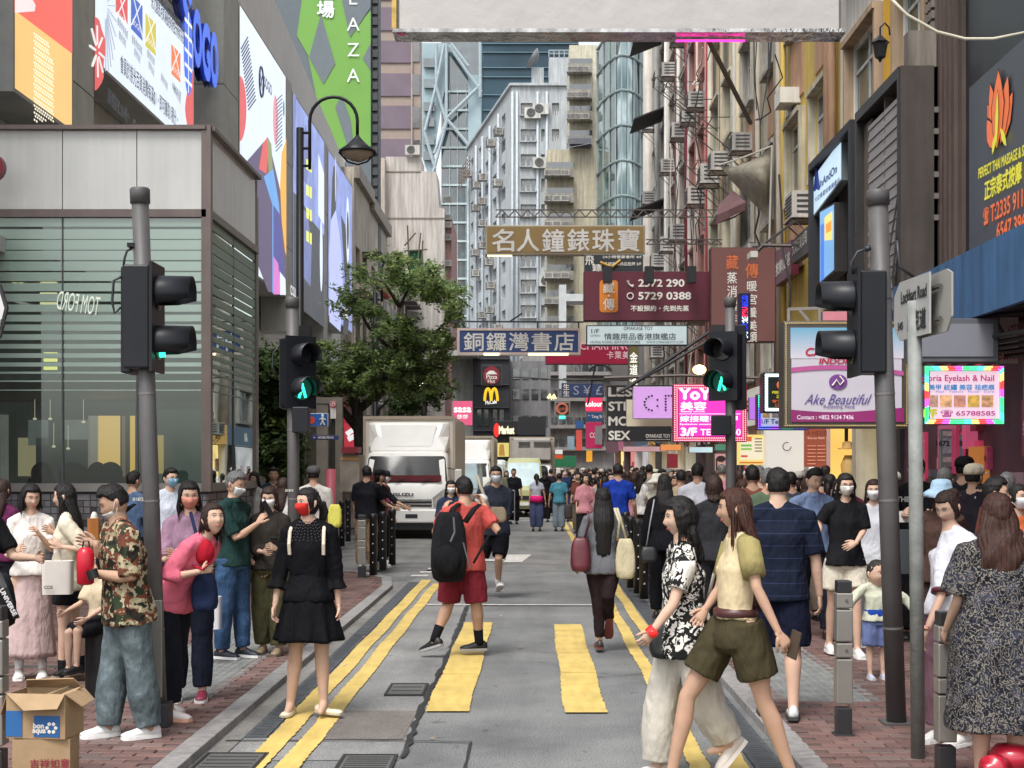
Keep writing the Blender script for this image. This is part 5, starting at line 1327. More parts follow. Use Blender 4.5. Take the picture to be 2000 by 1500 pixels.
B3=rseg('cream facade with orange panels and tangled pipes behind the tarpaulin',29.2,35.5,28,CRE,[(30.1,31.6),(33.2,34.7)],FL[0:7],WHT_M,PNC,.5,OFF,ORG,.45)
B4=rseg('pale cream facade crowded with air conditioners',35.5,41,30,OFF,[(36.4,37.8),(38.8,40.3)],FL[0:8],WHT_M,PNC,.55,CRE,Q((210,190,140),streak=.3),.7)
B5=rseg('salmon pink facade with dark red pipe',41,46.5,31,PNK,[(42,43.4),(44.4,45.8)],FL[0:8],WHT_M,PNC,.55,PNK,WHI,.6)
B6=rseg('off-white facade with rust red stripe farther along the right side',46.5,54,32,OFF,[(47.5,49),(51,52.6)],FL[0:8],GRY_M,PN,.5,OFF,RST,.6)
B7=rseg('old grimy white facade with dark window awnings, farthest tall one on the right',54,63,27,Q((198,194,184),rough=.85,streak=.55),[(55.5,57),(59.5,61)],FL[0:7],GRY_M,PN,.3,None,None,.6)
B8=rseg('low grey shop row at the far right end of the street',63,118,9,Q((140,136,132),streak=.4),[(66,69),(74,77),(84,88),(96,100)],FL[0:1],GRY_M,PN,.3)
for zz_ in(6.8,10,13.5,16.6,19.8,22.8):
 m=MB(RF);m.add([(-57.5,zz_+2.1,.02),(-55,zz_+2.1,.02),(-55,zz_+1.6,1.3),(-57.5,zz_+1.6,1.3),(-57.5,zz_+2.15,.02),(-55,zz_+2.15,.02),(-55,zz_+1.65,1.3),(-57.5,zz_+1.65,1.3)],[(0,1,2,3),(4,5,6,7),(2,3,7,6),(0,3,7,4),(1,2,6,5)]);m.build('awning',Q((52,50,52),rough=.8,var=.3),B7)
for(b_,d,r_,c)in((B2,24.35,.08,(176,140,112)),(B2,24.7,.07,(170,136,110)),(B2,29.0,.06,(210,180,90)),(B3,29.5,.07,(196,186,168)),(B3,29.9,.05,(150,140,128)),(B3,32.2,.07,(200,190,170)),(B3,32.6,.04,(120,110,100)),(B3,35.3,.08,(214,200,170)),(B4,35.9,.07,(200,196,186)),(B4,38.3,.06,(196,180,150)),(B4,38.6,.04,(110,104,98)),(B4,40.8,.09,(205,196,176)),(B5,41.3,.08,(160,62,66)),(B5,41.8,.05,(210,150,140)),(B5,43.9,.07,(216,196,180)),(B5,46.2,.08,(210,206,196)),(B6,46.9,.1,(128,44,52)),(B6,49.8,.08,(206,200,190)),(B6,50.3,.08,(128,54,60)),(B6,53.6,.07,(180,174,164)),(B7,54.3,.09,(210,206,198)),(B7,58.3,.1,(200,196,190)),(B7,62.6,.25,(196,190,180))):
 z1=22 if d>24 else 20;pipe(b_,RF,[(-d,3.6,.12),(-d,8+rnd.random(),.12),(-d+.05,9,.14),(-d,z1,.12)],r_,Q(c,rough=.6,streak=.3))
for k in range(34):
 d=rnd.uniform(25,60);L_=rnd.uniform(2,9);z0=rnd.uniform(4,18);d2=d+rnd.uniform(-.6,.6)*(1 if k%3 else 5)
 pts=[(-(d+(d2-d)*q/6+rnd.uniform(-.05,.05)),z0-L_*q/6*(1 if k%3 else .15)-(.5*math.sin(q/6*3.14)if k%3==0 else 0),.25+rnd.uniform(0,.25))for q in range(7)]
 m=MB(RF);m.tube(pts,rnd.uniform(.012,.028),4);m.build('cable',Q(rnd.choice(((40,40,42),(90,86,80),(190,186,178),(60,50,48)))),(B3,B4,B5,B6,B3)[k%5])
for px,y,l_ in((1395,215,1.2),(1365,180,1.1),(1420,250,1.1),(1388,330,1.0),(1345,170,1.2),(1490,330,.9)):
 d=rD(px);z_=Zat(y,d);m=MB(RF)
 for q in(0,1.2):m.tube([(-d+q,z_,0),(-d+q,z_,l_),(-d+q,z_-.9,.02)],.02,4)
 m.tube([(-d,z_,l_),(-d+1.2,z_,l_)],.02,4);m.tube([(-d,z_,l_*.5),(-d+1.2,z_,l_*.5)],.015,4);m.build('metal_rack',Q((84,78,74),rough=.8),B4 if d>35.5 else B3)
m=MB();m.tube([P(1382,75,26),P(1466,240,30)],.05,6);m.build('diagonal_prop',Q((96,90,88)),B3)
DB=bld('dark_corner_building',(RX,15,0),'near dark painted building at the right photo edge behind the massage signboard')
m=MB(RF);m.box(-17.2,-6,4.3,20,-5,0);m.build('wall',Q((40,46,50),rough=.35,streak=.5,var=.25),DB)
m=MB(RF)
m.box(-18.3,-17.2,4.3,20,-5,.05)
for k in range(5):m.box(-18.25+k*.2,-18.15+k*.2,4.3,20,.05,.10)
m.build('brown_column',Q((98,84,78),rough=.7,streak=.35),DB)
m=MB(RF)
for k in range(26):
 for q in range(3):m.box(-18.5+q*.12,-18.42+q*.12,7.2+k*.14,7.3+k*.14,.10,.14)
m.build('block_screen',Q((120,112,104)),DB)
m=MB(RF);m.box(-18.36,-18.1,2.6,7.3,.1,.45);m.build('grey_pipe_duct',Q((150,140,130),rough=.7,streak=.5,bump=.3),DB)
for k in range(7):pipe(DB,RF,[(-18.3+rnd.uniform(-.1,.3),2.8,.5),(-18.2+rnd.uniform(-.25,.3),4.2,.5+rnd.random()*.2),(-18.2+rnd.uniform(-.2,.2),5.5,.5),(-18.2,7.2,.3)],.012,Q((50,46,44)),'cable')
m=MB(RF);m.box(-16.4,-15.7,8.9,9.3,0,.5);m.build('wall_fan',Q((30,32,34)),DB)
def sboard(px0,px1,X,ytop0,ybot0,ytop1,ybot1,thick,mat,name,label,frm=None):
 """signboard parallel to the street: px0 far end, px1 near end; y for each end"""
 F4=frame((X,0,0),RIGHTW);a,b=DX(px0,X),DX(px1,X);za1,za0=Zat(ytop0,a),Zat(ybot0,a);zb1,zb0=Zat(ytop1,b),Zat(ybot1,b)
 m=MB(F4);pts=[(-a,za0),(-b,zb0),(-b,zb1),(-a,za1)];m.prism(pts,-thick,0)
 o=single(name,m,frm or mat,label,'sign',(X,(a+b)/2,(za0+za1)/2))
 m=MB(F4);e=.03 if frm else 0;m.poly([(-a+e,za0+e,.003),(-b-e,zb0+e,.003),(-b-e,zb1-e,.003),(-a+e,za1-e,.003)]);
 if frm:m.build('sign_face',mat,o)
 return o,F4,a,b
THS=Q((72,76,84),rough=.35,var=.04)
o,F4,a,b=sboard(1893,2060,5.0,172,500,20,470,.25,THS,'massage_signboard','dark grey signboard with orange lotus and yellow PERFECT THAI MASSAGE lettering')
ORL=E('lotus_orange',(236,112,52),.75);YEL_=E('lotus_yellow',(222,214,50),.8)
def uvX(px,py,X):D=DX(px,X);return(-D,Zat(py,D))
def petal(px0,py0,px1,py1,w_,mat,off):
 a0,b0=Vector(uvX(px0,py0,5.0)),Vector(uvX(px1,py1,5.0));d=(b0-a0);n_=Vector((-d.y,d.x)).normalized()*w_;m=MB(F4)
 m.poly([(*(a0+d*t+n_*s),off)for t,s in((0,0),(.25,.75),(.55,1),(.85,.45),(1,0),(.85,-.45),(.55,-1),(.25,-.75))]);m.build('emblem',mat,o)
BK=Q((40,42,48))
for i,(x0,y0,x1,y1,w_)in enumerate(((1948,285,1930,205,.13),(1956,280,1980,180,.13),(1946,285,1937,165,.14),(1958,280,1972,148,.15),(1945,290,1932,235,.12),(1952,290,1955,137,.2))):
 petal(x0,y0+3,x1,y1-5,w_*1.14,BK,.006+i*.004);petal(x0,y0,x1,y1,w_,ORL,.008+i*.004)
petal(1952,290,1955,172,.07,BK,.036);petal(1952,290,1955,177,.055,YEL_,.038);petal(1945,302,1951,262,.05,YEL_,.040);petal(1973,285,1961,250,.05,YEL_,.041)
def rline(o,F4,X,txt,p0,p1,h,mat,bold=0,off=.01,shear=0):
 (u0,v0),(u1,v1)=uvX(*p0,X),uvX(*p1,X);return letter(o,F4,txt,(u0+u1)/2,(v0+v1)/2,h,mat,w=math.hypot(u1-u0,v1-v0)*.98,rot=math.atan2(v1-v0,u1-u0),off=off,bold=bold,shear=shear)
rline(o,F4,5,'PERFECT THAI MASSAGE & SPA',(1912,340),(2012,288),.11,YEL_,.02);rline(o,F4,5,'正宗泰式按摩',(1924,374),(1998,333),.21,YEL_,.03)
rline(o,F4,5,'☎',(1922,426),(1933,418),.18,ORL,.02);rline(o,F4,5,'T:2335 9118',(1936,418),(2010,380),.18,ORL,.02);rline(o,F4,5,'6547 3961',(1948,452),(2010,430),.17,ORL,.02)
m=MB()
X1=4.15;pts=[(DX(1742,X1),Zat(524,DX(1742,X1)),Zat(558,DX(1742,X1))),(DX(2060,X1),Zat(402,DX(2060,X1)),Zat(560,DX(2060,X1)))]
AWM=Q((60,104,148),rough=.5,streak=.4,var=.12);(ya,za1,za0),(yb,zb1,zb0)=pts
ya=16.5;za1=3.85;zb1=3.85;za0=zb0=3.2
aw=thing('shop_awning',(4.7,13,3.3),'blue corrugated shop awning with grimy fascia on the right','awning')
m.add([(X1,ya,za0),(X1,yb-4,zb0),(X1,yb-4,zb1),(X1,ya,za1),(X1+.06,ya,za0),(X1+.06,yb-4,zb0),(X1+.06,yb-4,zb1),(X1+.06,ya,za1)],[(0,1,2,3),(7,6,5,4),(3,2,6,7),(0,4,5,1),(0,3,7,4)]);m.build('fascia',AWM,aw)
m=MB();m.add([(X1+.06,ya,za1-.02),(X1+.06,yb-4,zb1-.02),(RX,yb-4,zb1+.5),(RX,ya,za1+.5)],[(0,1,2,3)]);m.add([(X1+.06,ya,za0+.1),(X1+.06,yb-4,zb0+.1),(RX,yb-4,zb0+.25),(RX,ya,za0+.25)],[(0,1,2,3)]);m.add([(X1,ya,za0),(RX,ya,za0),(RX,ya,za1+.5),(X1,ya,za1)],[(0,1,2,3)]);m.build('canopy_sheet',Q((40,78,112),rough=.6,streak=.4),aw)
for k in range(9):
 y=8+k*.95;m=MB();m.tube([(X1+.03,y,zb0+.02),(RX,y+.02,zb0+.12)],.025,5);m.tube([(X1+.3,y,zb0-.05),(X1+.5,y+.4,zb0-.12)],.015,4);m.build('rafter',Q((60,66,70)),aw)
for k in range(5):m=MB();z=3.05-.04*k;m.tube([(4.3+.1*k,8,z),(4.35+.1*k,11,z-.12),(4.3+.08*k,14,z-.02),(4.32+.1*k,16.4,z-.16)],.022,5);m.build('cable',Q((34,34,36)),aw)
CS=bld('corner_shop_row',(RX,16,0),'ground floor corner shops covered in pink posters under the blue awning')
m=MB(RF);m.box(-20.2,-6,0,3.9,-.4,0);m.build('shop_wall',Q((96,66,78),rough=.6,var=.3),CS)
pr=random.Random(3);PCOL=[(196,60,90),(214,92,130),(120,96,104),(88,70,80),(204,170,176),(150,60,70),(172,150,148),(70,70,76),(206,130,60),(90,100,110),(220,200,190)]
for k in range(150):
 d=pr.uniform(9,18.5);w_=pr.choice((.16,.2,.28,.4));h_=w_*pr.choice((1.3,1.5,2.4));z_=pr.uniform(.5,3.0)
 m=MB(RF);of=.004+k*.0011;m.box(-d-w_/2,-d+w_/2,z_-h_/2,z_+h_/2,0,of);c=pr.choice(PCOL);q=m.build('poster',E('poster_%d'%c[1],c,.55)if pr.random()<.5 else Q(c,rough=.4,var=.2,scale=12),CS)  # half of them emit, a glow added to brighten the space under the awning
 if k%3==0:letter(CS,RF,pr.choice(('美容','美甲','紋繡','按摩','招聘','$99','2/F','特價','優惠')),-d,z_,h_*.25,Q((236,232,226))if sum(c)<420 else Q((120,30,50)),off=of+.004,bold=.02,mw=w_*.9)
for px,y0,y1,X,c,t in((1812,845,1010,5.05,(206,54,96),'紋繡美甲中心'),(1872,830,925,5.05,(200,62,104),'美睫美容')):
 d=DX(px,X);m=MB(RF);o=None
 m.box(-d-.38,-d+.38,Zat(y1,d),Zat(y0,d),.25,.29);o=single('banner',m,E('ban%d'%c[1],c,.4),'tall pink vertical banner with white characters %s'%('right of the grey lamp-signal pole' if px<1850 else 'under the eyelash LED sign'),'banner',(X,d,Zat(y1,d)))
 for i,ch in enumerate(t):letter(o,RF,ch,-d,Zat(y0,d)-.17-i*(Zat(y0,d)-Zat(y1,d)-.1)/len(t),.14,Q((240,236,236)),off=.30,bold=.03)
d=16.8
m=MB();m.box(Xat(1838,d),Xat(1870,d),d,d+.1,Zat(1000,d),Zat(838,d));o=single('poster_rack',m,Q((132,138,140)),'narrow grey rack of notices between the two pink banners','poster rack',P(1855,1000,d))
for k,(y0,y1)in enumerate(((842,852),(855,886),(893,903),(912,946))):m=MB();m.box(Xat(1841,d),Xat(1867,d),d-.01,d-.003,Zat(y1,d),Zat(y0,d));m.build('poster',Q(((200,200,196),(168,186,188),(196,190,186),(90,84,82))[k],var=.3,scale=20),o);
letter(o,frame(P(1854,866,d-.014)),'1672 238',0,0,.06,Q((40,40,60)),bold=.03)
HX=4.62;HF=frame((HX,0,0),RIGHTW);hb=thing('old_sign_housing',(HX,20,4),'dark steel housing of an old sign with grey roller slats, right side','sign housing')
BLK=Q((56,54,54),rough=.5,streak=.3,var=.2)
da,dbb=DX(1757,HX),DX(1672,HX);zt_=Zat(130,da);m=MB(HF)
m.box(-dbb,-da,zt_-.14,zt_,-.6,.02);m.box(-dbb,-dbb+.1,3.2,zt_-.14,-.6,.02);m.box(-da-.06,-da,3.2,zt_-.14,-.6,.02);m.build('frame',BLK,hb)
m=MB();m.box(HX,HX+.42,da-.05,da-.003,2.6,zt_);m.build('end_panel',Q((84,76,72),rough=.5,streak=.3,var=.15),hb)
for i in range(6):m=MB();m.box(HX+.42,RX-.1,da-.05,da,Zat(215+i*42,da)-.04,Zat(215+i*42,da)+.03);m.build('shelf',Q((120,114,108)),hb)
m=MB();m.box(HX+.42,RX-.1,da,da+.5,3,zt_);m.build('dark_inside',Q((30,30,32)),hb)
for a_,b_ in((da+.1,da+.95),(da+1.0,da+1.85)):
 for k in range(44):
  z_=3.3+k*.073
  if z_>zt_-.2:break
  m=MB(HF);m.box(-b_,-a_,z_,z_+.062,-.08,-.05+.012*(k%2));m.build('roller_slat',Q((164,160,160),rough=.45,metal=.2),hb)
m=MB(HF);m.box(-da-1.0,-da-.95,3.2,zt_-.14,-.21,-.05);m.box(-dbb+.1,-da-1.87,3.2,zt_-.2,-.12,-.09);m.build('back_panel',Q((112,104,96),streak=.3),hb)
hc=thing('sign_housing',(HX,25,4),'black framed sign housing left of the roller slats holding a lit pale blue panel','sign housing')
d1_,d2_=DX(1664,HX),DX(1582,HX);z2=Zat(233,d1_)
m=MB(HF);m.box(-d2_,-d1_,z2-.12,z2,-.5,.03);m.box(-d1_-.12,-d1_,3.4,z2-.12,-.5,.03);m.box(-d2_,-d2_+.08,4.4,z2-.12,-.5,.03);m.build('frame',Q((46,48,54)),hc)
m=MB(HF);m.box(-d2_+.08,-d1_-.12,3.4,z2-.12,-.5,-.45);m.build('back_panel',Q((150,150,146)),hc)
o,F4,a,b=sboard(1588,1644,HX+.05,345,425,268,352,.12,E('lit_ice',(196,222,240),1.0),'lit_sign','lit pale blue sign with dark blue mountain logo high on the right',Q((120,130,136)))
NB=Q((30,60,140));F5=frame((HX+.05,0,0),RIGHTW)
rline(o,F5,HX+.05,'InAndOn',(1602,360),(1636,328),.13,NB,.03);rline(o,F5,HX+.05,'卡亞專業保養護膚店',(1592,392),(1642,350),.085,NB,.01)
u_,v_=uvX(1597,350,HX+.05);m=MB(F5)
m.tube([(u_-.17,v_-.16,.01),(u_,v_+.2,.01),(u_+.17,v_-.2,.01)],.03,4);m.tube([(u_-.02,v_-.16,.01),(u_+.06,v_+.02,.01),(u_+.1,v_-.18,.01)],.024,4);m.build('emblem',NB,o)
o,F4,a,b=sboard(1601,1630,HX+.02,412,555,395,530,.2,E('lit_sky',(120,176,226),1.0),'lit_sign','small vertical lit sign in blue and orange under the pale blue sign',BLK)
F5=frame((HX+.02,0,0),RIGHTW)
for(pts,c)in((((1612,425),(1627,412),(1627,468),(1612,470)),(246,214,120)),(((1604,440),(1611,436),(1611,545),(1604,550)),(70,120,210)),(((1615,438),(1626,430),(1626,450),(1615,456)),(236,150,40))):
 m=MB(F5);m.poly([(*uvX(*p,HX+.02),.012+.002*(c[0]>240)+.004*(c[2]<60))for p in pts]);m.build('print',E('pr%d'%c[1],c,1.1),o)
m=MB();D=23;m.box(Xat(1605,D),Xat(1650,D),D,D+.1,Zat(552,D),Zat(470,D));o=single('worn_panel',m,Q((170,170,158),var=.25,scale=3,streak=.3),'worn grey-white panel in a dark frame above the upper right signal','panel',P(1628,552,D))
m=MB();m.box(Xat(1650,D),Xat(1680,D),D+.0,D+.3,Zat(556,D),Zat(465,D));m.build('dark_case',Q((44,46,50)),o)
D=19;m=MB();c=P(1719,98,D);m.lathe(c,[(.01,-.16),(.03,-.12),(.07,-.1),(.10,.08),(.13,.10),(.05,.17),(.015,.2)],6);lan=single('wall_lantern',m,Q((34,34,38),rough=.4),'small black carriage lantern on the white facade','lantern',c)
m=MB();m.tube([c+Vector((.0,0,.2)),c+Vector((0,0,.3)),c+Vector((.06,0,.36)),c+Vector((.12,0,.3)),c+Vector((.13,0,.2))],.013,5);m.build('bracket',Q((34,34,38)),lan)
m=MB();D=12;m.tube([P(1733,-10,D),P(1770,28,D),P(1830,62,D),P(1885,76,D),P(1940,76,D),P(2030,58,D)],.013,6);single('hanging_cable',m,Q((206,200,178)),'thick cream cable sagging across the top right corner','cable',P(1885,76,D),smooth=True)
m=MB();A_,B_,C_=P(1405,322,31),P(1508,285,29.5),P(1500,432,30);n=10;vs=[];idx={}
for i in range(n+1):
 for k in range(n+1-i):
  s,t=i/n,k/n;p=A_*(1-s-t)+B_*s+C_*t;w_=27*s*t*(1-s-t)
  p=p+Vector((0,-.5*w_+.1*math.sin(9*s+5*t),-.35*math.sin(math.pi*s)*(1-t)*.5+.0));idx[(i,k)]=len(vs);vs.append(tuple(p))
fs=[]
for i in range(n):
 for k in range(n-i):
  fs.append((idx[(i,k)],idx[(i+1,k)],idx[(i,k+1)]))
  if k<n-i-1:fs.append((idx[(i+1,k)],idx[(i+1,k+1)],idx[(i,k+1)]))
m.add(vs,fs);o=single('tarpaulin',m,Q((138,132,118),rough=.9,var=.25,scale=4,bump=.4,bscale=12,bdist=.05),'grey triangular tarpaulin stretched like a sail between facades','tarpaulin',A_,smooth=True)
m=MB();m.tube([B_,P(1500,560,29.8)],.025,5);m.tube([A_,P(1398,318,31)],.02,4);m.tube([P(1405,322,31),P(1455,306,30.2),P(1508,285,29.5)],.02,4);m.build('ropes',Q((190,186,176)),o)
m=MB();D=34;m.add([tuple(P(1432,372,D+1)),tuple(P(1456,392,D)),tuple(P(1402,402,D)),tuple(P(1400,420,D-1)),tuple(P(1398,438,D-1)),tuple(P(1455,410,D-1)),tuple(P(1457,395,D-1))],[(0,1,6,2),(2,6,5,4,3)]);m.add([tuple(P(1400,438,D-1)),tuple(P(1455,412,D-1)),tuple(P(1436,425,D+.5)),tuple(P(1405,425,D+.5))],[(0,1,2,3)])
single('fabric_awning',m,Q((96,66,68),rough=.8,var=.2),'faded brown fabric awning below the tarpaulin','awning',P(1430,400,D))
SHP=bld('shopfront_row',(RX,40,0),'row of lit small shopfronts at pavement level along the right side')
m=MB(RF);m.box(-118,-20.2,0,3.6,-.5,-.45);m.build('back_wall',Q((90,78,72)),SHP)
pr=random.Random(11)
SC_=[(236,198,130),(244,226,196),(210,150,150),(150,146,150),(240,214,160),(190,120,110),(220,220,214)]
d=20.2;k=0
while d<110:
 L_=pr.uniform(2.0,3.6)*(1 if d<60 else 2.5);c=pr.choice(SC_)
 m=MB(RF);m.box(-d-.14,-d+.14,0,3.6,-.45,.06);m.build('pier',Q(pr.choice(((190,186,176),(120,100,96),(206,200,190),(60,56,58))),streak=.2),SHP)
 m=MB(RF);m.box(-d-L_+.14,-d-.14,2.75,3.6,-.4,.1);f=m.build('fascia',E('fas%d'%(k%7),pr.choice(((196,60,70),(220,216,206),(90,70,76),(206,160,90),(70,90,110),(190,96,130),(230,230,236))),.55),SHP)
 letter(SHP,RF,pr.choice(('美容中心','時裝','金飾','手機配件','髮型屋','茶餐廳','兌換','藥房','眼鏡')),-d-L_/2,3.15,.4,Q((240,236,226))if k%2 else Q((50,30,30)),off=.105,bold=.03)
 m=MB(RF);m.box(-d-L_+.2,-d-L_*.45,.35,2.7,-.35,-.3);m.build('lit_window',E('shop%d'%(SC_.index(c)),c,1.35,.35),SHP)
 m=MB(RF);m.box(-d-L_*.42,-d-.2,.1,2.7,-.35,-.3);m.build('door_opening',Q((46,42,44),var=.4),SHP)
 for q in range(3):u_=-d-L_*.5-pr.uniform(0,L_*.4);z_=pr.uniform(.8,1.9);m=MB(RF);m.box(u_-.12,u_+.12,z_-.25,z_+.3,-.29,-.2);m.build('display',Q(pr.choice(PCOL),rough=.5),SHP)
 d+=L_;k+=1
D=23.5;wwn=thing('display_window',P(1660,940,D),'warm yellow lit display window with a straw hat and dress','shop window')
m=MB();m.box(Xat(1622,D),Xat(1704,D),D+.5,D+.55,0.3,Zat(830,D));m.build('lit_back',E('warm_wall',(246,196,104),1.15,.12),wwn)
m=MB();m.box(Xat(1614,D),Xat(1622,D),D,D+.5,0,Zat(828,D));m.box(Xat(1702,D),Xat(1710,D),D,D+.5,0,Zat(828,D));m.box(Xat(1614,D),Xat(1710,D),D,D+.5,Zat(830,D),Zat(822,D));m.box(Xat(1614,D),Xat(1710,D),D,D+.5,0,.4);m.build('frame',Q((206,176,168)),wwn)
m=MB();c=P(1655,877,D+.2);m.lathe(c,[(.16,0),(.15,.015),(.09,.02),(.08,.11),(.02,.13)],16);m.build('straw_hat',Q((214,176,110)),wwn,True)
m=MB();c=P(1658,908,D+.25);m.tube([c+Vector((0,0,.16)),c,c-Vector((0,0,.2)),c-Vector((0,0,.5))],[.07,.14,.11,.2],12);m.ell(P(1688,895,D+.2),.1,.06,.14);m.build('dress',Q((222,188,120),var=.2),wwn,True)
m=MB();m.tube([P(1653,830,D+.2),P(1653,862,D+.2)],.03,6);m.build('hanger',Q((40,36,34)),wwn)
def board2(name,x0,y0,x1,y1,D,mat,label,cat='board',th=.05):
 m=MB();m.box(Xat(x0,D),Xat(x1,D),D,D+th,Zat(y1,D),Zat(y0,D));return single(name,m,mat,label,cat,P((x0+x1)/2,y1,D))
o=board2('menu_board',1571,836,1614,912,23,E('mb1',(178,88,66),.5),'orange-brown price list board with pale lines, left of the warm display window')
letter(o,frame(P(1594,846,22.99)),'1/F 十柱公司',0,0,.09,Q((80,20,16)),mw=.34);letter(o,frame(P(1594,856,22.99)),'Beauty Nails',0,0,.05,Q((240,200,180)),mw=.3)
for k in range(11):m=MB();a_=1577+(k%2)*19;m.box(Xat(a_,22.99),Xat(a_+16,22.99),22.985,22.99,Zat(870+k//2*7+1.6,22.99),Zat(870+k//2*7,22.99));m.build('print',Q((226,160,130)),o)
o=board2('price_poster',1440,849,1493,908,22,E('pp',(246,218,130),.9),'yellow lit price poster with orange and green headings just right of the signal pole','poster')
for x0,x1,y0,y1,c in((1446,1490,856,898,(250,238,206)),(1459,1468,853,862,(226,110,50)),(1447,1468,868,872,(110,190,90)),(1447,1468,875,879,(150,200,90)),(1447,1460,889,893,(220,90,60)),(1474,1488,856,858,(90,80,70)),(1474,1488,862,864,(90,80,70)),(1474,1488,868,870,(90,80,70)),(1474,1488,874,876,(90,80,70)),(1474,1488,880,882,(90,80,70)),(1444,1490,902,905,(220,120,50))):
 m=MB();q=.004 if c[0]==250 else .008;m.box(Xat(x0,22),Xat(x1,22),22-q,22-q+.002,Zat(y1,22),Zat(y0,22));m.build('print',E('pq%d%d'%(c[0],c[1]),c,.8),o)
o=board2('white_doorway',1497,832,1570,1010,25,E('wd',(226,222,214),.75),'white glowing salon doorway with a round logo, left of the orange price board','doorway',.3)
m=MB();m.tube([P(1537+8*math.cos(t),872+8*math.sin(t),24.98)for t in[q*math.pi/8 for q in range(14)]],.008,5);m.build('emblem',Q((60,60,60)),o)
TRU=Q((86,80,78),rough=.7,metal=.3,var=.2)
def fsign(name,x0,y0,x1,y1,D,face,label,edge=None,th=.22,fr=.05,cat='sign',frmat=None):
 X0,X1,Z0,Z1=Xat(x0,D),Xat(x1,D),Zat(y1,D),Zat(y0,D)
 m=MB();m.box(X0,X1,D,D+th,Z0,Z1);o=single(name,m,edge or Q((96,92,90),rough=.5),label,cat,((X0+X1)/2,D,Z0),bevel=.006)
 m=MB();m.box(X0+fr,X1-fr,D-.012,D-.003,Z0+fr,Z1-fr);m.build('sign_face',face,o)
 if frmat:
  m=MB();m.box(X0,X1,D-.03,D-.002,Z1-fr*.9,Z1);m.box(X0,X1,D-.03,D-.002,Z0,Z0+fr*.9);m.box(X0,X0+fr*.9,D-.03,D-.002,Z0+fr*.9,Z1-fr*.9);m.box(X1-fr*.9,X1,D-.03,D-.002,Z0+fr*.9,Z1-fr*.9);m.build('rim',frmat,o)
 return o
def ftext(o,D,body,x0,x1,y0,y1,mat,bold=.012,off=.02,fit=True,deep=0,shear=0,rot=0,space=1):
 X0,X1,Z0,Z1=Xat(x0,D),Xat(x1,D),Zat(y1,D),Zat(y0,D);F4=frame(((X0+X1)/2,D,(Z0+Z1)/2))
 for q in range(max(1,deep)):letter(o,F4,body,0,0,Z1-Z0,mat,w=(X1-X0)if fit else None,off=off+q*.02,bold=bold,shear=shear,rot=rot,space=space)
def chars(o,D,body,x0,x1,y0,y1,mat,**kw):
 n=len(body);p=(x1-x0)/n
 for i,ch in enumerate(body):ftext(o,D,ch,x0+p*i+p*.07,x0+p*(i+1)-p*.07,y0,y1,mat,**kw)
def lines(name_,o,segs,r,mat):
 m=MB()
 for a,b in segs:m.tube([a,b],r,4)
 return m.build(name_,mat,o)
SIL=Q((196,194,190),rough=.45,metal=.1)
D=15.5;ov=thing('overhead_signboard',P(1210,80,D),'huge overhead signboard seen from below with bare white sheet and chrome trim across the top','sign')
x0,x1=Xat(775,D),Xat(1643,D);z0=Zat(66,D)
m=MB();m.box(x0,x1,D,D+.3,z0+.02,z0+3.2);m.build('box',Q((120,116,112),rough=.4,metal=.4),ov)
m=MB();m.add([(x0+.03,D-.02,z0+.05),(x1-.03,D-.02,z0+.05),(x1-.03,D-.02,z0+3),(x0+.03,D-.02,z0+3)],[(0,1,2,3)]);m.build('white_sheet',M('sheet_cloth',(.53,.505,.485),.8,var=.06,scale=1.2,bump=.4,bscale=2.2,bdist=.06),ov)
CHR=M('chrome',(.42,.40,.38),.12,metal=.95,var=.5,scale=6,bump=.5,bscale=5,bdist=.05)
m=MB();m.box(x0-.04,x1+.04,D-.06,D+.3,z0-.0,z0+.04);m.build('chrome_edge',CHR,ov)
m=MB();m.box(x0-.05,x0+.0,D-.05,D+.3,z0+.045,z0+3.2);m.build('gold_edge',Q((190,160,90),rough=.3,metal=.7,var=.4,scale=8),ov)
NEO=E('neon_pink',(255,60,170),2.4);m=MB();m.tube([P(1320,80,D+.15),P(1380,79.5,D+.15),P(1455,80,D+.15)],.014,5);m.build('neon_tube',NEO,ov)
m=MB();m.tube([P(785+8*math.cos(t),66+3*math.sin(3*t),D-.03)for t in[q*.5 for q in range(12)]],.008,4);m.build('pink_string',Q((220,90,140)),ov)
D=32;o=fsign('jewellery_sign',948,440,1260,497,D,Q((128,104,60),rough=.5,var=.06),'long brown-gold signboard with silver characters 名人鐘錶珠寶, topmost sign over the street',Q((150,140,120),rough=.4,metal=.3),.3,.04)
chars(o,D,'名人鐘錶珠寶',958,1252,448,491,SIL,bold=.016)
m=MB();m.tube([P(952,498.5,D+.1),P(1000,499,D+.1)],.03,6);m.build('tube_lamp',E('tube_warm',(255,240,180),2.2),o);m=MB();m.tube([P(1208,497,D+.1),P(1258,497.5,D+.1)],.025,6);m.build('tube_lamp',E('tube_cyan',(60,240,230),1.8),o)
def truss(x0,x1,y0,y1,D,n,label,r=.018):
 m=MB();segs=[(x0,y0,x1,y0),(x0,y1,x1,y1)];st=(x1-x0)/n
 for i in range(n):a=x0+i*st;segs+=[(a,y1,a+st/2,y0),(a+st/2,y0,a+st,y1)]
 for a,b,c,d in segs:m.tube([P(a,b,D),P(c,d,D)],r,4)
 return single('steel_truss',m,TRU,label,'truss',P((x0+x1)/2,y1,D))
truss(968,1420,410,424,34,18,'thin zigzag steel truss spanning the street above the brown-gold sign')
truss(1262,1410,468,477,33,7,'short steel truss tying the brown-gold sign to the right facades')
MAR=Q((96,40,54),rough=.4,var=.08,scale=1.2);D=26;o=fsign('steam_spa_sign',1140,530,1386,627,D,MAR,'wide maroon signboard with an orange plaque and two phone numbers',Q((70,34,42)),.25,.015)
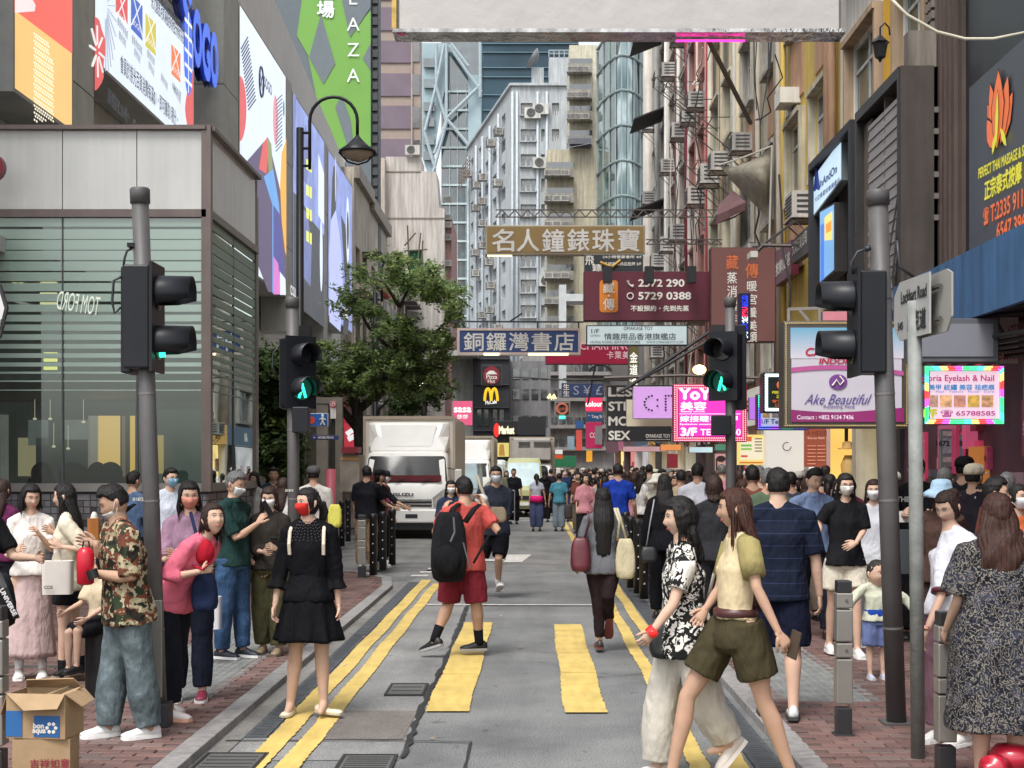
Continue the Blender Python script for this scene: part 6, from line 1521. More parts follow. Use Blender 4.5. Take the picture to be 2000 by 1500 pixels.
m=MB();c0,c1=P(1171,547,D-.02),P(1207,610,D-.02);ra=.06
cx,cz,hw,hh=(c0.x+c1.x)/2,(c0.z+c1.z)/2,(c1.x-c0.x)/2,(c0.z-c1.z)/2;pts=[]
for sx,sz,a0 in((1,1,0),(-1,1,90),(-1,-1,180),(1,-1,270)):
 for q in range(4):t=R(a0+q*30);pts.append((cx+sx*(hw-ra)+ra*math.cos(t),D-.02,cz+sz*(hh-ra)+ra*math.sin(t)))
m.poly(pts);m.build('orange_plaque',Q((214,128,40)),o);CW=Q((226,222,214))
ftext(o,D,'藏',1178,1200,551,573,CW,off=.03);ftext(o,D,'傳',1178,1200,583,606,CW,off=.03);ftext(o,D,'·',1187,1191,576,580,CW,off=.03)
ftext(o,D,'2572 290',1247,1336,546,560,CW,.03,fit=True);ftext(o,D,'5729 0388',1247,1349,571,585,CW,.03);ftext(o,D,'不設預約・先到先蒸',1232,1345,597,608,CW,.03)
m=MB();m.tube([P(1226,548,D-.03),P(1228,554,D-.03),P(1232,558,D-.03),P(1237,559,D-.03)],[.03,.014,.014,.03],6);m.tube([P(1231+6*math.cos(t),578+6*math.sin(t),D-.03)for t in[q*math.pi/8 for q in range(17)]],.012,5);m.build('print',CW,o)
for x in(1176,1256,1337):m=MB();m.box(Xat(x,D),Xat(x+17,D),D-.5,D-.3,Zat(558,D),Zat(527,D));m.build('floodlight',Q((30,30,32)),o);m=MB();m.tube([P(x+8,527,D-.4),P(x+8,524,D)],.03,4);m.build('lamp_arm',DRK_M,o)
D=25;o,F4,a,b=None,None,0,0
o=fsign('vertical_maroon_sign',1388,483,1515,668,25.5,Q((118,78,74),rough=.45,var=.1,scale=.8),'tall maroon signboard with orange and white vertical characters behind the right signal',Q((74,40,44)),.3,.015)
ORT=Q((206,110,66))
for ch,y in(('藏',499),('蒸',532),('消',558),('脂',585),('排',612),('毒',638)):ftext(o,25.5,ch,1418 if y<520 else 1420,1442 if y<520 else 1439,y,y+(27 if y<520 else 22),ORT if y<520 else CW)
for ch,y in(('傳',515),('暖',549),('宮',575),('養',600),('美',626),('顏',648)):ftext(o,25.5,ch,1455 if y<520 else 1459,1481 if y<520 else 1478,y,y+(28 if y<520 else 20),ORT if y<520 else CW)
m=MB();m.box(Xat(1466,24),Xat(1480,24),24,24.4,Zat(502,24),Zat(490,24));o=single('security_camera',m,Q((200,196,186)),'boxy cream security camera on an arm above the vertical maroon sign','camera',P(1473,496,24));lines('arm',o,[(P(1480,490,24.2),P(1492,478,24.4)),(P(1492,478,24.4),P(1560,479,24.6)),(P(1492,478,24.4),P(1552,432,24.6))],.03,Q((70,66,66)))
o,F4,a,b=sboard(1512,1545,4.9,494,560,468,536,.15,MAR,'side_sign','small maroon facade sign left of the dark shop sign');rline(o,F4,4.9,'(按摩)足浴',(1514,532),(1544,505),.3,CW,.02)
o,F4,a,b=sboard(1546,1579,4.85,472,516,440,492,.12,Q((72,70,74)),'side_sign','small charcoal facade sign with white characters left of the pale blue sign');rline(o,F4,4.85,'大灣百貨公司',(1548,488),(1577,461),.24,CW,.01)
o,F4,a,b=sboard(1529,1551,5.1,208,248,182,224,.12,Q((92,92,94)),'side_sign','small grey sign box between the yellow facade windows');rline(o,F4,5.1,'ashadar',(1532,222),(1548,208),.22,CW,.02)
m=MB(RF);m.box(-DX(1552,RX),-DX(1564,RX),Zat(205,28),Zat(175,28),0,.4);m.build('white_box',WHI,B2)
D=29;o=fsign('dart_sign',1141,497,1256,530,D,Q((36,42,48)),'small black sign with white characters squeezed between the gold and the maroon sign',th=.2,fr=.01)
ftext(o,D,'飛',1143,1160,500,518,CW);ftext(o,D,'鏢',1157,1175,516,530,CW);ftext(o,D,'24小時營業會所 4/F',1177,1253,499,505,CW,.01);ftext(o,D,'名錶收購飾品抵押 3/F',1180,1252,512,519,CW,.01);m=MB();m.tube([P(1172,512,D-.03),P(1195,522,D-.03),P(1212,508,D-.03)],.03,5);m.build('print',Q((190,150,60)),o)
D=33;o=fsign('bookshop_sign',893,641,1134,693,D,Q((34,58,108),rough=.4,var=.05),'deep blue signboard with silver characters 銅鑼灣書店',Q((176,160,156),rough=.3,metal=.4),.3,.06,frmat=Q((186,168,160),rough=.3,metal=.3))
chars(o,D,'銅鑼灣書店',903,1124,650,685,SIL,bold=.012)
for a,b in((945,975),(1032,1110)):m=MB();m.tube([P(a,692,D-.06),P(b,692,D-.06)],.03,5);m.build('tube_lamp',MATS['tube_warm'],o)
lines('bracket',o,[(P(880,628,D),P(1140,629,D)),(P(895,628,D),P(895,641,D)),(P(1050,629,D),P(1050,641,D)),(P(1130,629,D),P(1130,641,D)),(P(995,628.5,D),P(1020,612,D))],.025,DRK_M)
D=36;o=fsign('crimson_sign',1065,672,1240,712,D,Q((150,14,56),rough=.4),'crimson signboard with pale letters half hidden behind the white toy sign',th=.2,fr=.02);ftext(o,D,'CHARMING',1133,1232,668,683,Q((226,170,186)));chars(o,D,'卡萊美',1184,1230,686,701,Q((230,190,200)))
D=25;o=fsign('toy_shop_sign',1145,635,1343,675,D,E('lit_toy',(206,222,224),.62,.14),'long white sign with thin black writing below the maroon phone sign',DRK_M,.16,.02);DKT=Q((30,30,34))
ftext(o,D,'1/F',1155,1170,643,651,DKT);ftext(o,D,'OPEN',1153,1172,654,658,DKT,0);ftext(o,D,'OMAKASE TOY',1218,1275,638,645,DKT,.01);ftext(o,D,'情趣用品香港旗艦店',1180,1320,651,664,DKT,.01);ftext(o,D,'HONG KONG SEXTOYS STORE',1153,1250,666,671,DKT,.01);ftext(o,D,'WWW.OMAKASETOY.COM',1262,1334,666,671,DKT,0)
D=30;o=fsign('olive_sign',1228,676,1247,788,D,Q((120,112,62)),'narrow olive vertical sign with white characters under the toy sign',th=.3,fr=.01)
for k,ch in enumerate('金道酒吧'):ftext(o,D,ch,1230,1245,688+k*24,708+k*24,E('wt2',(250,250,245),1.1))
D=40;o=fsign('exchange_sign',1097,748,1178,776,D,Q((40,58,96)),'navy sign with currency symbols above the pink colour sign',th=.2,fr=.01);ftext(o,D,'生',1100,1112,750,761,CW);ftext(o,D,'生',1100,1112,763,774,CW);ftext(o,D,'S ¥ £',1120,1176,753,771,Q((150,150,170)),0)
D=44;o=fsign('colour_sign',1143,772,1177,804,D,E('colour_pink',(238,52,96),.95),'small bright pink lit sign reading colour',th=.2,fr=.01);ftext(o,D,'colour',1144,1176,784,794,MATS['wt2'],.04)
o=fsign('lane_sign',1146,805,1177,823,D-1,Q((36,70,120)),'little blue direction sign under the pink colour sign',th=.1,fr=.01);ftext(o,D-1,'↑ Tang St',1148,1176,810,818,CW)
o=fsign('magenta_sign',1144,824,1176,876,D,E('mag',(190,28,92),.6),'tall magenta sign next to the LESS STRESS signboard',th=.2,fr=.01);ftext(o,D,'CO',1152,1165,845,855,CW);m=MB();m.box(Xat(1162,D),Xat(1176,D),D-.1,D-.02,Zat(868,D),Zat(832,D));m.build('grey_panel',Q((130,128,132)),o)
D=50;o=fsign('neon_script_sign',1083,784,1114,812,D,Q((30,28,30)),'square black sign with a red-brown circular neon logo',Q((120,116,110)),.2,.06);m=MB()
m.tube([P(1098+10*math.cos(t),798+10*math.sin(t),D-.05)for t in[q*math.pi/8 for q in range(17)]],.04,5);m.build('neon_ring',E('neon_br',(180,96,72),.9),o);ftext(o,D,'gold',1091,1106,794,803,MATS['neon_br'],0)
m=MB();m.tube([P(1092,815,D),P(1104,815,D)],.06,5);m.build('tube_lamp',MATS['tube_cyan'],o)
D=60;m=MB();m.tube([P(1070,778,D),P(1074,771,D),P(1077,778,D),P(1082,772,D),P(1084,779,D)],.08,4);single('script_neon',m,E('neon_y',(255,240,160),1.8),'small yellow handwritten neon word above the black square sign','neon sign',P(1077,775,D))
D=27;o=fsign('slogan_sign',1184,752,1312,862,D,Q((42,42,44),rough=.5),'black signboard with stacked white slogan LESS STRESS MORE SEX',Q((110,104,102)),.2,.01)
for t,y in(('LESS',757),('STR',785),('MO',814),('SEX',842)):ftext(o,D,t,1189,1189+{'LESS':60,'STR':44,'MO':38,'SEX':41}[t],y,y+17,CW,.035)
ftext(o,D,'OMAKASE TOY',1261,1309,848,855,CW,.02);m=MB();m.box(Xat(1262,D),Xat(1308,D),D-.02,D-.015,Zat(859,D),Zat(858,D));m.build('print',CW,o)
D=24.5;o=fsign('cream_backing_board',1223,780,1316,833,D,Q((206,194,172)),'plain cream board behind the lilac sign',th=.1,fr=.005)
D=24;o=fsign('lilac_sign',1237,755,1318,818,D,E('lilac',(212,158,226),.82),'lilac lit signboard with black dotted letters G and r',Q((190,180,200)),.2,.01);m=MB()
for(x,y)in((1273,773),(1267,775),(1262,779),(1259,785),(1259,791),(1262,796),(1267,800),(1273,801.5),(1284,781),(1284,793),(1300,773),(1306,773),(1312,773),(1300,779),(1300,784.5),(1300,790),(1300,796),(1300,801)):c=P(x,y,D-.02);m.tube([c,c+Vector((0,-.015,0))],.018,10)
m.build('dots',Q((30,16,40)),o)
def leds(o,x0,y0,x1,y1,D,nx,ny,cols,r=.016,rows=2,gap=4.5,nm='led_lamps'):
 groups={}
 def put(i,x,y):groups.setdefault(cols(i),[]).append((x,y))
 for q in range(rows):
  a0,b0,a1,b1=x0+q*gap,y0+q*gap,x1-q*gap,y1-q*gap
  for i in range(nx):x=a0+(a1-a0)*i/(nx-1);put(i,x,b0);put(i+7,x,b1)
  for i in range(1,ny-1):y=b0+(b1-b0)*i/(ny-1);put(i,a0,y);put(i+5,a1,y)
 for c,pts in groups.items():
  m=MB()
  for x,y in pts:p=P(x,y,D-.03);m.rings([[(p.x+r*math.cos(t),p.y,p.z+r*math.sin(t))for t in[k*math.pi/3 for k in range(6)]],[(p.x+r*.5*math.cos(t),p.y-r,p.z+r*.5*math.sin(t))for t in[k*math.pi/3 for k in range(6)]]])
  q=m.build(nm,E('led_%d_%d_%d'%c,c,2.6),o);q['kind']='stuff'
D=21;o=fsign('pink_led_sign',1315,750,1459,863,D,E('hotpink',(240,50,190),1.0),'hot pink beauty parlour sign YoY 美容 edged with LED lamps',Q((150,30,70)),.2,.08)
leds(o,1318,753,1456,860,D,36,26,lambda i:(255,150,170),.011)
WL_=E('white_glow',(255,245,255),1.25);ftext(o,D,'YoYo',1327,1405,759,780,WL_,.05);ftext(o,D,'美容',1329,1379,785,801,WL_,.03);ftext(o,D,'Beauty service',1330,1376,802,806,WL_,.02);m=MB();m.box(Xat(1327,D),Xat(1446,D),D-.02,D-.014,Zat(809,D),Zat(808,D));m.build('print',WL_,o)
ftext(o,D,'嫁接睫毛美甲',1328,1440,812,824,WL_,.02);ftext(o,D,'Eyelashes extension',1328,1400,827,831,WL_,.02);ftext(o,D,'3/F',1330,1360,836,851,WL_,.05);ftext(o,D,'TEL:62360',1368,1446,838,850,WL_,.02)
D=20;o=fsign('white_led_sign',1490,728,1560,806,D,Q((14,14,16)),'black sign with big white LED bulbs and orange hands, partly behind the poster sign',Q((20,20,22)),.25,.02)
leds(o,1497,733,1556,800,D,13,14,lambda i:(225,255,255),.024,1);ftext(o,D,'PERFECT',1508,1540,764,769,YEL_,.03);ftext(o,D,'正宗',1516,1530,771,778,YEL_,.02);ftext(o,D,'☎T:2335',1507,1540,781,786,ORL);ftext(o,D,'□:5547',1514,1540,789,794,ORL);m=MB();c=P(1524,752,D-.03);m.ell(c,.05,.01,.06);m.build('emblem',ORL,o)
D=20.6;o=fsign('rainbow_led_sign',1479,770,1580,840,D,E('nailad',(200,206,226),.7),'nail parlour sign framed with green to violet LEDs below the black bulb sign',Q((30,30,40)),.2,.06)
leds(o,1482,773,1577,837,D,30,20,lambda i:((60,220,180),(90,110,250),(150,80,240))[(i//7)%3],.010);ftext(o,D,'1/F Tel:',1487,1525,819,828,Q((60,80,180)),.03)
for k in range(2):m=MB();m.box(Xat(1489+k*18,D),Xat(1503+k*18,D),D-.02,D-.013,Zat(816,D),Zat(806,D));m.build('print',Q(((206,170,110),(170,160,160))[k],var=.5,scale=30),o)
o=fsign('lit_panel_sign',1463,776,1477,820,22,E('lilac2',(190,120,230),.85),'small violet lit panel left of the rainbow LED sign',th=.1,fr=.005)
D=21.5;o=fsign('led_blade_sign',1444,572,1466,664,D,Q((16,18,40)),'slim upright LED blade sign in red, white and blue',Q((26,30,70)),.2,.01);gp_={}
for i in range(40):
 for k in range(5):
  y=577+i*2.1;c=(250,40,90)if 10<i<20 else((235,240,255)if 20<=i<26 or i>33 else(40,60,250));gp_.setdefault(c,[]).append((1449+k*2.4,y))
for c,pts in gp_.items():
 m=MB()
 for x,y in pts:
  if rnd.random()<.7:m.box(Xat(x,D),Xat(x+1.5,D),D-.03,D-.02,Zat(y+1.4,D),Zat(y,D))
 q=m.build('led_dots',E('ledc%d_%d'%c[:2],c,2.0),o);q['kind']='stuff'
D=13.6;o=fsign('beauty_lightbox',1531,627,1775,836,D,Q((196,190,200),rough=.4,var=.03),'large framed beauty salon lightbox with blue sky, magenta bands and script logo',Q((96,90,84),rough=.4,metal=.5),.3,.07)
BP=[Q((96,158,188),rough=.4),Q((140,40,104),rough=.4),Q((176,28,66),rough=.4),Q((70,96,160),rough=.4)]
def fp_(o,D,pts,mat,off=.018,nm='print'):
 m=MB();m.poly([tuple(P(x,y,D-off))for x,y in pts]);m.build(nm,mat,o)
def fgrad():
 m,n,l,b=_nodes('sky_print');g=n.new('ShaderNodeTexCoord');sp=n.new('ShaderNodeSeparateXYZ');l.new(g.outputs['Generated'],sp.inputs[0])
 l.new(ramp(n,l,sp.outputs[2],[(0,s2l((206,200,210))),(1,s2l((104,164,192)))]),b.inputs['Base Color']);b.inputs['Roughness'].default_value=.4;return m
fp_(o,D,[(1544,640),(1765,640),(1765,700),(1544,700)],fgrad(),.016)
arc=[(1545+i*10,723-10*math.sin(i/22*math.pi*.9+.5))for i in range(23)];fp_(o,D,[(x,y)for x,y in arc]+[(x,y+9)for x,y in reversed(arc)],Q((176,80,140)),.02)
fp_(o,D,[(1545,798)]+[(1545+i*22,800+5*math.sin(i*.4))for i in range(11)]+[(1766,824),(1545,824)],BP[1],.02)
fp_(o,D,blob(1637,746,18,15),Q((110,60,130)),.022);m=MB();m.tube([P(1626,753,D-.03),P(1634,742,D-.03),P(1641,752,D-.03),P(1648,744,D-.03),P(1640,734,D-.03)],.008,5);m.build('emblem',CW,o)
ftext(o,D,'CAMILLA',1573,1670,680,695,BP[2],.03,shear=.2);ftext(o,D,'INDONESIA',1599,1700,700,711,BP[2],.03,shear=.2)
ftext(o,D,'Ake Beautiful',1570,1702,770,790,Q((84,70,140)),0,shear=.5);ftext(o,D,'Relaxing Face',1608,1668,791,798,Q((110,90,150)),.01);ftext(o,D,'Contact : +852 9134 7436',1556,1666,811,819,Q((236,220,236)),.02)
lines('frame_bars',o,[(P(1540,602,D+.2),P(1540,627,D+.2)),(P(1540,604,D+.2),P(1660,600,D+.2)),(P(1600,602,D+.2),P(1600,627,D+.2)),(P(1560,604,D+.2),P(1580,627,D+.2))],.02,Q((140,132,124)))
m=MB();rr=random.Random(2)
for i in range(60):
 for(x,y)in((1534+i*4.0,631),(1534+i*4.0,831)):p=P(x,y,D-.005);m.box(p.x-.006,p.x+.006,p.y-.01,p.y,p.z-.006,p.z+.006)
for i in range(48):
 for x in(1535,1771):p=P(x,634+i*4.1,D-.005);m.box(p.x-.006,p.x+.006,p.y-.01,p.y,p.z-.006,p.z+.006)
q=m.build('bulb_holders',Q((206,180,120),rough=.3),o);q['kind']='stuff'
o=fsign('small_pink_panel',1606,608,1660,627,16,Q((206,128,140)),'small pink panel just above the beauty lightbox',th=.1,fr=.005)
D=12.9;o=fsign('eyelash_led_sign',1805,714,1962,829,D,E('nailpink',(246,214,232),.78),'eyelash and nail sign with phone number 65788585 edged with multicolour LEDs',Q((60,50,60)),.2,.05)
CY=[(60,230,140),(80,240,230),(255,220,110),(250,60,60),(225,80,240),(60,225,120)]
leds(o,1808,717,1959,826,D,42,28,lambda i:CY[(i//4)%6],.010)
MG=Q((176,30,110));ftext(o,D,'Victoria Eyelash & Nail',1784,1940,733,748,MG,.02);ftext(o,D,'睫 美甲 紋繡 美容 祛疤痕',1796,1941,751,762,Q((40,130,190)),.03);ftext(o,D,'Lash   Nail   Tattoo   Facial   Care',1800,1940,763,767,Q((60,100,190)),0)
for k,c in enumerate(((186,150,130),(214,166,120),(200,140,120),(206,166,80),(196,150,110))):fp_(o,D,[(1809+k*27,772),(1832+k*27,772),(1832+k*27,795),(1809+k*27,795)],Q(c,var=.45,scale=22),.018)
ftext(o,D,'1/F',1803,1828,800,815,Q((190,190,30)),.05);ftext(o,D,'☎ 65788585',1836,1942,801,814,Q((170,30,130)),.02)
o=fsign('blank_grey_sign',1780,622,1950,707,13.4,Q((126,128,136),rough=.5,var=.04),'large blank grey sign above the eyelash sign',Q((90,92,98)),.25,.05)
o=fsign('company_sign',1950,618,1990,712,14,Q((186,182,180)),'white sign with red writing CO., LTD next to the blank grey sign',th=.1,fr=.01);ftext(o,14,'CO., LTD',1944,1990,640,656,Q((150,50,60)),.02,rot=.35);ftext(o,14,'523909',1950,1989,684,702,Q((160,50,60)),.02,rot=.05)
D=30;m=MB();c=P(1366,722,D);m.ell(c,.14,.1,.1);single('warm_floodlight',m,E('flood',(255,205,130),9),'glowing warm floodlight left of the right pedestrian signal','lamp',c,smooth=True)
D=45;m=MB();c=P(820,748,D);m.ell(c,.1,.1,.08);single('street_spotlight',m,E('spot',(255,250,240),7),'bright white spotlight among the street tree branches','lamp',c,smooth=True)
D=60;o=fsign('pink_store_sign',884,783,923,831,D,E('sasapink',(232,92,134),.85),'pink lit square sign reading sasa above the second truck',th=.3,fr=.01);ftext(o,D,'sasa',887,920,796,805,MATS['wt2'],.04);ftext(o,D,'莎莎',893,914,810,818,MATS['wt2'],.02)
D=76;o=fsign('round_logo_sign',940,713,980,753,D,Q((30,30,34)),'black square sign with a round dark red pizza restaurant logo',th=.3,fr=.02);fp_(o,D,blob(960,733,16,18),Q((130,30,46)),.03);fp_(o,D,[(948,731),(956,724),(964,724),(972,731)],CW,.05);ftext(o,D,'Pizza',950,971,732,740,CW,.02,off=.07);ftext(o,D,'Hut',953,967,741,748,CW,.02,off=.07)
m=MB();A0=[]
for cx in(953,965.5):m.tube([P(cx+6.2*math.cos(t),783-24*math.sin(t),D-.1)for t in[math.pi*q/12 for q in range(13)]],.075,6)
o=single('golden_arches',m,E('arch',(250,196,30),1.0),'yellow double-arch restaurant emblem on the charcoal building','sign',P(959,783,D));ftext(o,D,'McCafe',948,970,782,789,MATS['wt2'],.02,rot=.1)
D=66;o=fsign('market_sign',964,822,1012,848,D,Q((26,26,28)),'black shopfront sign with a red oval and glowing word Market',th=.3,fr=.01);fp_(o,D,blob(970,840,6,14),E('mkred',(236,44,40),1.0),.03);ftext(o,D,'Market',975,1004,833,847,E('mky',(255,240,190),1.4),.06,off=.05)
m=MB();m.box(Xat(964,D),Xat(1066,D),D+.2,D+4,0,Zat(848,D));m.box(Xat(1012,D),Xat(1066,D),D,D+3,Zat(850,D),Zat(814,D));o=single('black_shopfront',m,Q((34,36,40)),'black shopfront behind the refrigerated truck','shop',P(1010,905,D))
fp_(o,D-.1,[(965,865),(994,865),(994,892),(965,892)],E('shopy',(226,210,120),.8),0);fp_(o,D-.15,[(976,868),(984,868),(986,890),(974,890)],E('shopy2',(180,130,60),.8),0)
for i,(x0,x1,y0,y1,c,D,lb_)in enumerate(((1124,1140,822,836,(40,96,160),62,'small blue street sign far down the street left of the magenta sign'),(1125,1137,840,880,(240,90,76),66,'slim coral lit sign far down the street'),(1145,1157,880,902,(250,170,40),70,'orange glowing sign just above the far crowd'),(1084,1099,888,896,(250,90,40),72,'dot-matrix red sign above the far crowd'),(1084,1099,878,887,(225,225,220),72,'white sign top above the red dot-matrix sign'),(1108,1122,852,878,(130,150,160),70,'grey-blue panel hanging far down the street'),(1290,1330,868,880,(240,150,80),34,'orange lit shop sign behind the crowd'),(1346,1392,873,884,(206,236,246),33,'long white-blue lit strip sign behind the crowd'),(1397,1418,868,880,(90,160,130),31,'small green lit sign left of the signal pole'),(1216,1302,872,882,(196,150,156),36,'dull pink canopy sign behind the crowd'),(1304,1324,886,914,(150,24,44),32,'dark red standing sign above the crowd'),(1396,1418,886,950,(206,150,152),30,'pink poster of a woman resting her chin on her hands'),(1184,1208,858,885,(120,84,96),38,'dull mauve sign under the LESS STRESS board'))):
 o=fsign('far_sign',x0,y0,x1,y1,D,E('fs%d'%i,c,.75 if sum(c)>420 else .45,.15),lb_,th=.2,fr=.005)
 if i==11:
  fp_(o,D,blob(1408,905,7,10),Q((222,176,156)),.02);fp_(o,D,blob(1408,896,9,6),Q((50,30,28)),.025);fp_(o,D,[(1398,896),(1401,896),(1401,925),(1398,925)],Q((50,30,28)),.027);fp_(o,D,[(1402,918),(1414,918),(1411,935),(1405,935)],Q((214,168,148)),.03)
o=fsign('zigzag_parasol',1080,890,1125,912,74,Q((30,110,70)),'green market awning far down the street',th=2,fr=.01,cat='awning')
def cab(label,D,pts,r=.02,c=(38,38,40)):m=MB();m.tube([P(x,y,D)for x,y in pts],r,5);single('overhead_cable',m,Q(c),label,'cable',P(*pts[0],D))
cab('thick black strut rising from the slogan sign towards the maroon sign',26,[(1225,757),(1390,645)],.035);cab('second black strut just under the first one',26,[(1205,768),(1392,660)],.03)
cab('black cable looping over the navy currency sign',38,[(1100,740),(1190,743),(1260,741)],.025);cab('thin pole leaning in front of the navy sign',38,[(1148,790),(1163,712)],.025);cab('cable below the crimson sign',37,[(1000,736),(1100,742),(1240,740)],.02)
cab('horizontal rail behind the pink LED sign',28,[(1180,738),(1330,733),(1480,738)],.03,(100,92,88));cab('rusty strut running to the dark sign at right',24,[(1490,479),(1545,480)],.03,(90,80,78))
m=MB();D=47
for s in range(1):m.tube([P(1150+22*s*0+10*math.cos(t)*2.2+22,712+14*(1-math.sin(t)),D+s)for t in[q*math.pi/8 for q in range(9)]],.05,5)
single('arched_gutter',m,Q((60,60,62)),'dark arched bracket under the crimson sign','bracket',P(1172,712,D))
LEAF=None
def leafm(key,c):
 m,n,l,b=_nodes(key);g=n.new('ShaderNodeNewGeometry')
 col=ramp(n,l,g.outputs['Random Per Island'],[(0,mul(c,.45)),(.5,c),(.85,mul(c,1.7)),(1,(c[0]*2.6,c[1]*2.1,c[2]*1.5))]);l.new(col,b.inputs['Base Color'])
 b.inputs['Roughness'].default_value=.45;t=n.new('ShaderNodeBsdfTranslucent');l.new(col,t.inputs[0]);ms=n.new('ShaderNodeMixShader');ms.inputs[0].default_value=.48;l.new(b.outputs[0],ms.inputs[1]);l.new(t.outputs[0],ms.inputs[2]);l.new(ms.outputs[0],n['Material Output'].inputs[0]);return m
LF1=leafm('leaf',(.19,.27,.105));LF2=leafm('leaf_dark',(.08,.13,.045));BARK=M('bark',(.06,.05,.042),.9,var=.4,scale=12,bump=.8,bscale=30,bdist=.02)
LPT=56
def tree(label,base,branches,clumps,leaf,mat,n,seed,trunk_r=.16):
 r_=random.Random(seed);t=thing('street_tree',base,label,'tree')
 for k,b in enumerate(branches):
  pts=[Vector(p)for p in b[0]];rr=b[1];q=[]
  m=MB();m.tube(pts,[lerp(rr[0],rr[1],i/(len(pts)-1))for i in range(len(pts))],8);m.build('trunk' if k==0 else 'limb',BARK,t,True)
 tot=sum(c[3]*c[4]*c[5]for c in clumps);vs=[];fs=[];br=MB()
 for cx,cy,cz,a,b_,c,in[(x[0],x[1],x[2],x[3],x[4],x[5])for x in clumps]:
  nn=int(n*a*b_*c/tot);ns=max(4,nn//LPT);cc=Vector((cx,cy,cz))
  for s in range(ns):
   th,ph=r_.uniform(0,6.283),math.acos(r_.uniform(-1,1));rad=r_.random()**.4;p=cc+Vector((a*math.sin(ph)*math.cos(th),b_*math.sin(ph)*math.sin(th),c*math.cos(ph)))*rad
   out=(p-cc);out=Vector((out.x,out.y,out.z*.3)).normalized()if out.length>.01 else Vector((1,0,0));L_=r_.uniform(.35,.8)
   d=(out+Vector((r_.uniform(-.5,.5),r_.uniform(-.5,.5),r_.uniform(-.45,.35)))).normalized()
   br.tube([p-d*L_*.6,p,p+d*L_*.5-Vector((0,0,.06))],[.014,.010,.004],3)
   for q in range(LPT):
    tt=r_.uniform(-.45,.6);c0=p+d*L_*tt+Vector((r_.gauss(0,.08),r_.gauss(0,.08),r_.gauss(0,.06)));sz=leaf*r_.uniform(.6,1.25)
    u=Vector((r_.gauss(0,1),r_.gauss(0,1),r_.gauss(0,.5))).normalized();w_=u.cross(Vector((r_.gauss(0,.4),r_.gauss(0,.4),1))).normalized();b0=len(vs)
    vs+=[tuple(c0-u*sz),tuple(c0+w_*sz*.42),tuple(c0+u*sz),tuple(c0-w_*sz*.42)];fs.append((b0,b0+1,b0+2,b0+3))
 br.build('twigs',BARK,t)
 m=MB();m.v=vs;m.f=fs;m.mi=[0]*len(fs);o=m.build('crown',mat,t);o['kind']='stuff';return t
def cl(x,y,D,a,b,c):p=P(x,y,D);k=D/FPX;return(p.x,p.y,p.z,a*k,b,c*k)
D=38
tree('broad leafy street tree with airy upper branches behind the white truck',(P(700,1040,D).x,D,PZ),[([(P(712,1010,D).x,D,0),P(706,900,D),P(700,820,D),P(690,760,D),P(720,700,D)],(.2,.1)),([P(700,840,D),P(660,790,D),P(630,770,D),P(580,765,D)],(.12,.05)),([P(700,800,D),P(740,770,D),P(770,690,D),P(780,600,D)],(.12,.05)),([P(740,770,D),P(800,720,D),P(850,650,D),P(900,600,D-1)],(.08,.02)),([P(770,690,D),P(720,640,D),P(690,580,D)],(.06,.02)),([P(780,600,D),P(800,560,D),P(860,555,D),P(920,600,D)],(.05,.012)),([P(780,600,D),P(750,550,D),P(700,535,D),P(672,560,D)],(.05,.012)),([P(700,830,D),P(730,850,D),P(740,800,D),P(760,780,D)],(.07,.03))],[cl(630,735,D-1,70,1.6,40),cl(590,745,D-2,45,1.2,28),cl(700,745,D,65,1.8,42),cl(770,730,D,75,1.8,45),cl(830,735,D,50,1.4,38),cl(690,690,D,60,1.3,22),cl(790,655,D,45,3.0,34),cl(860,680,D,30,2.6,34),cl(715,610,D,26,2.6,16),cl(800,545,D,85,4.4,15),cl(860,575,D,50,3.6,18),cl(560,700,D-2,40,1.4,34),cl(610,690,D-2,46,1.4,30),cl(890,618,D-1,26,1.6,22),cl(700,540,D,34,2,10),cl(680,590,D,24,2,26),cl(590,720,D-2,40,1.2,34)],.078,LF1,34000,5)
D=29
tree('dense dark evergreen street tree hugging the glass pavilion',(P(530,1060,D).x,D,PZ),[([(P(532,1080,D).x,D,0),P(530,900,D),P(528,780,D)],(.14,.07)),([P(530,840,D),P(560,780,D)],(.07,.03))],[cl(525,730,D,38,.9,48),cl(530,810,D,36,.9,50),cl(545,870,D,34,.9,48),cl(510,880,D,26,.8,50),cl(580,730,D,38,.8,38),cl(560,905,D,22,.7,30)],.085,LF2,19000,8)
D=58
tree('dark small tree above the roof of the white truck',(P(830,1000,D).x,D,PZ),[([(P(828,1010,D).x,D,0),P(826,850,D),P(830,780,D)],(.2,.1))],[cl(810,775,D,40,1.6,32),cl(850,760,D,30,1.4,34),cl(790,800,D,30,1.4,22)],.1,LF2,7000,9)
BKM=M('signal_black',(.012,.013,.017),.4,var=.2,spec=.3);PGR=M('pole_grey',(.10,.095,.095),.5,var=.12,scale=5,streak=.2,bump=.15,bscale=70)
def lensmat(k):return{'on':E('walk_green',(50,255,190),3.0),'off':Q((20,24,24),rough=.2),'dim':E('dim_green',(14,80,66),.6)}[k]
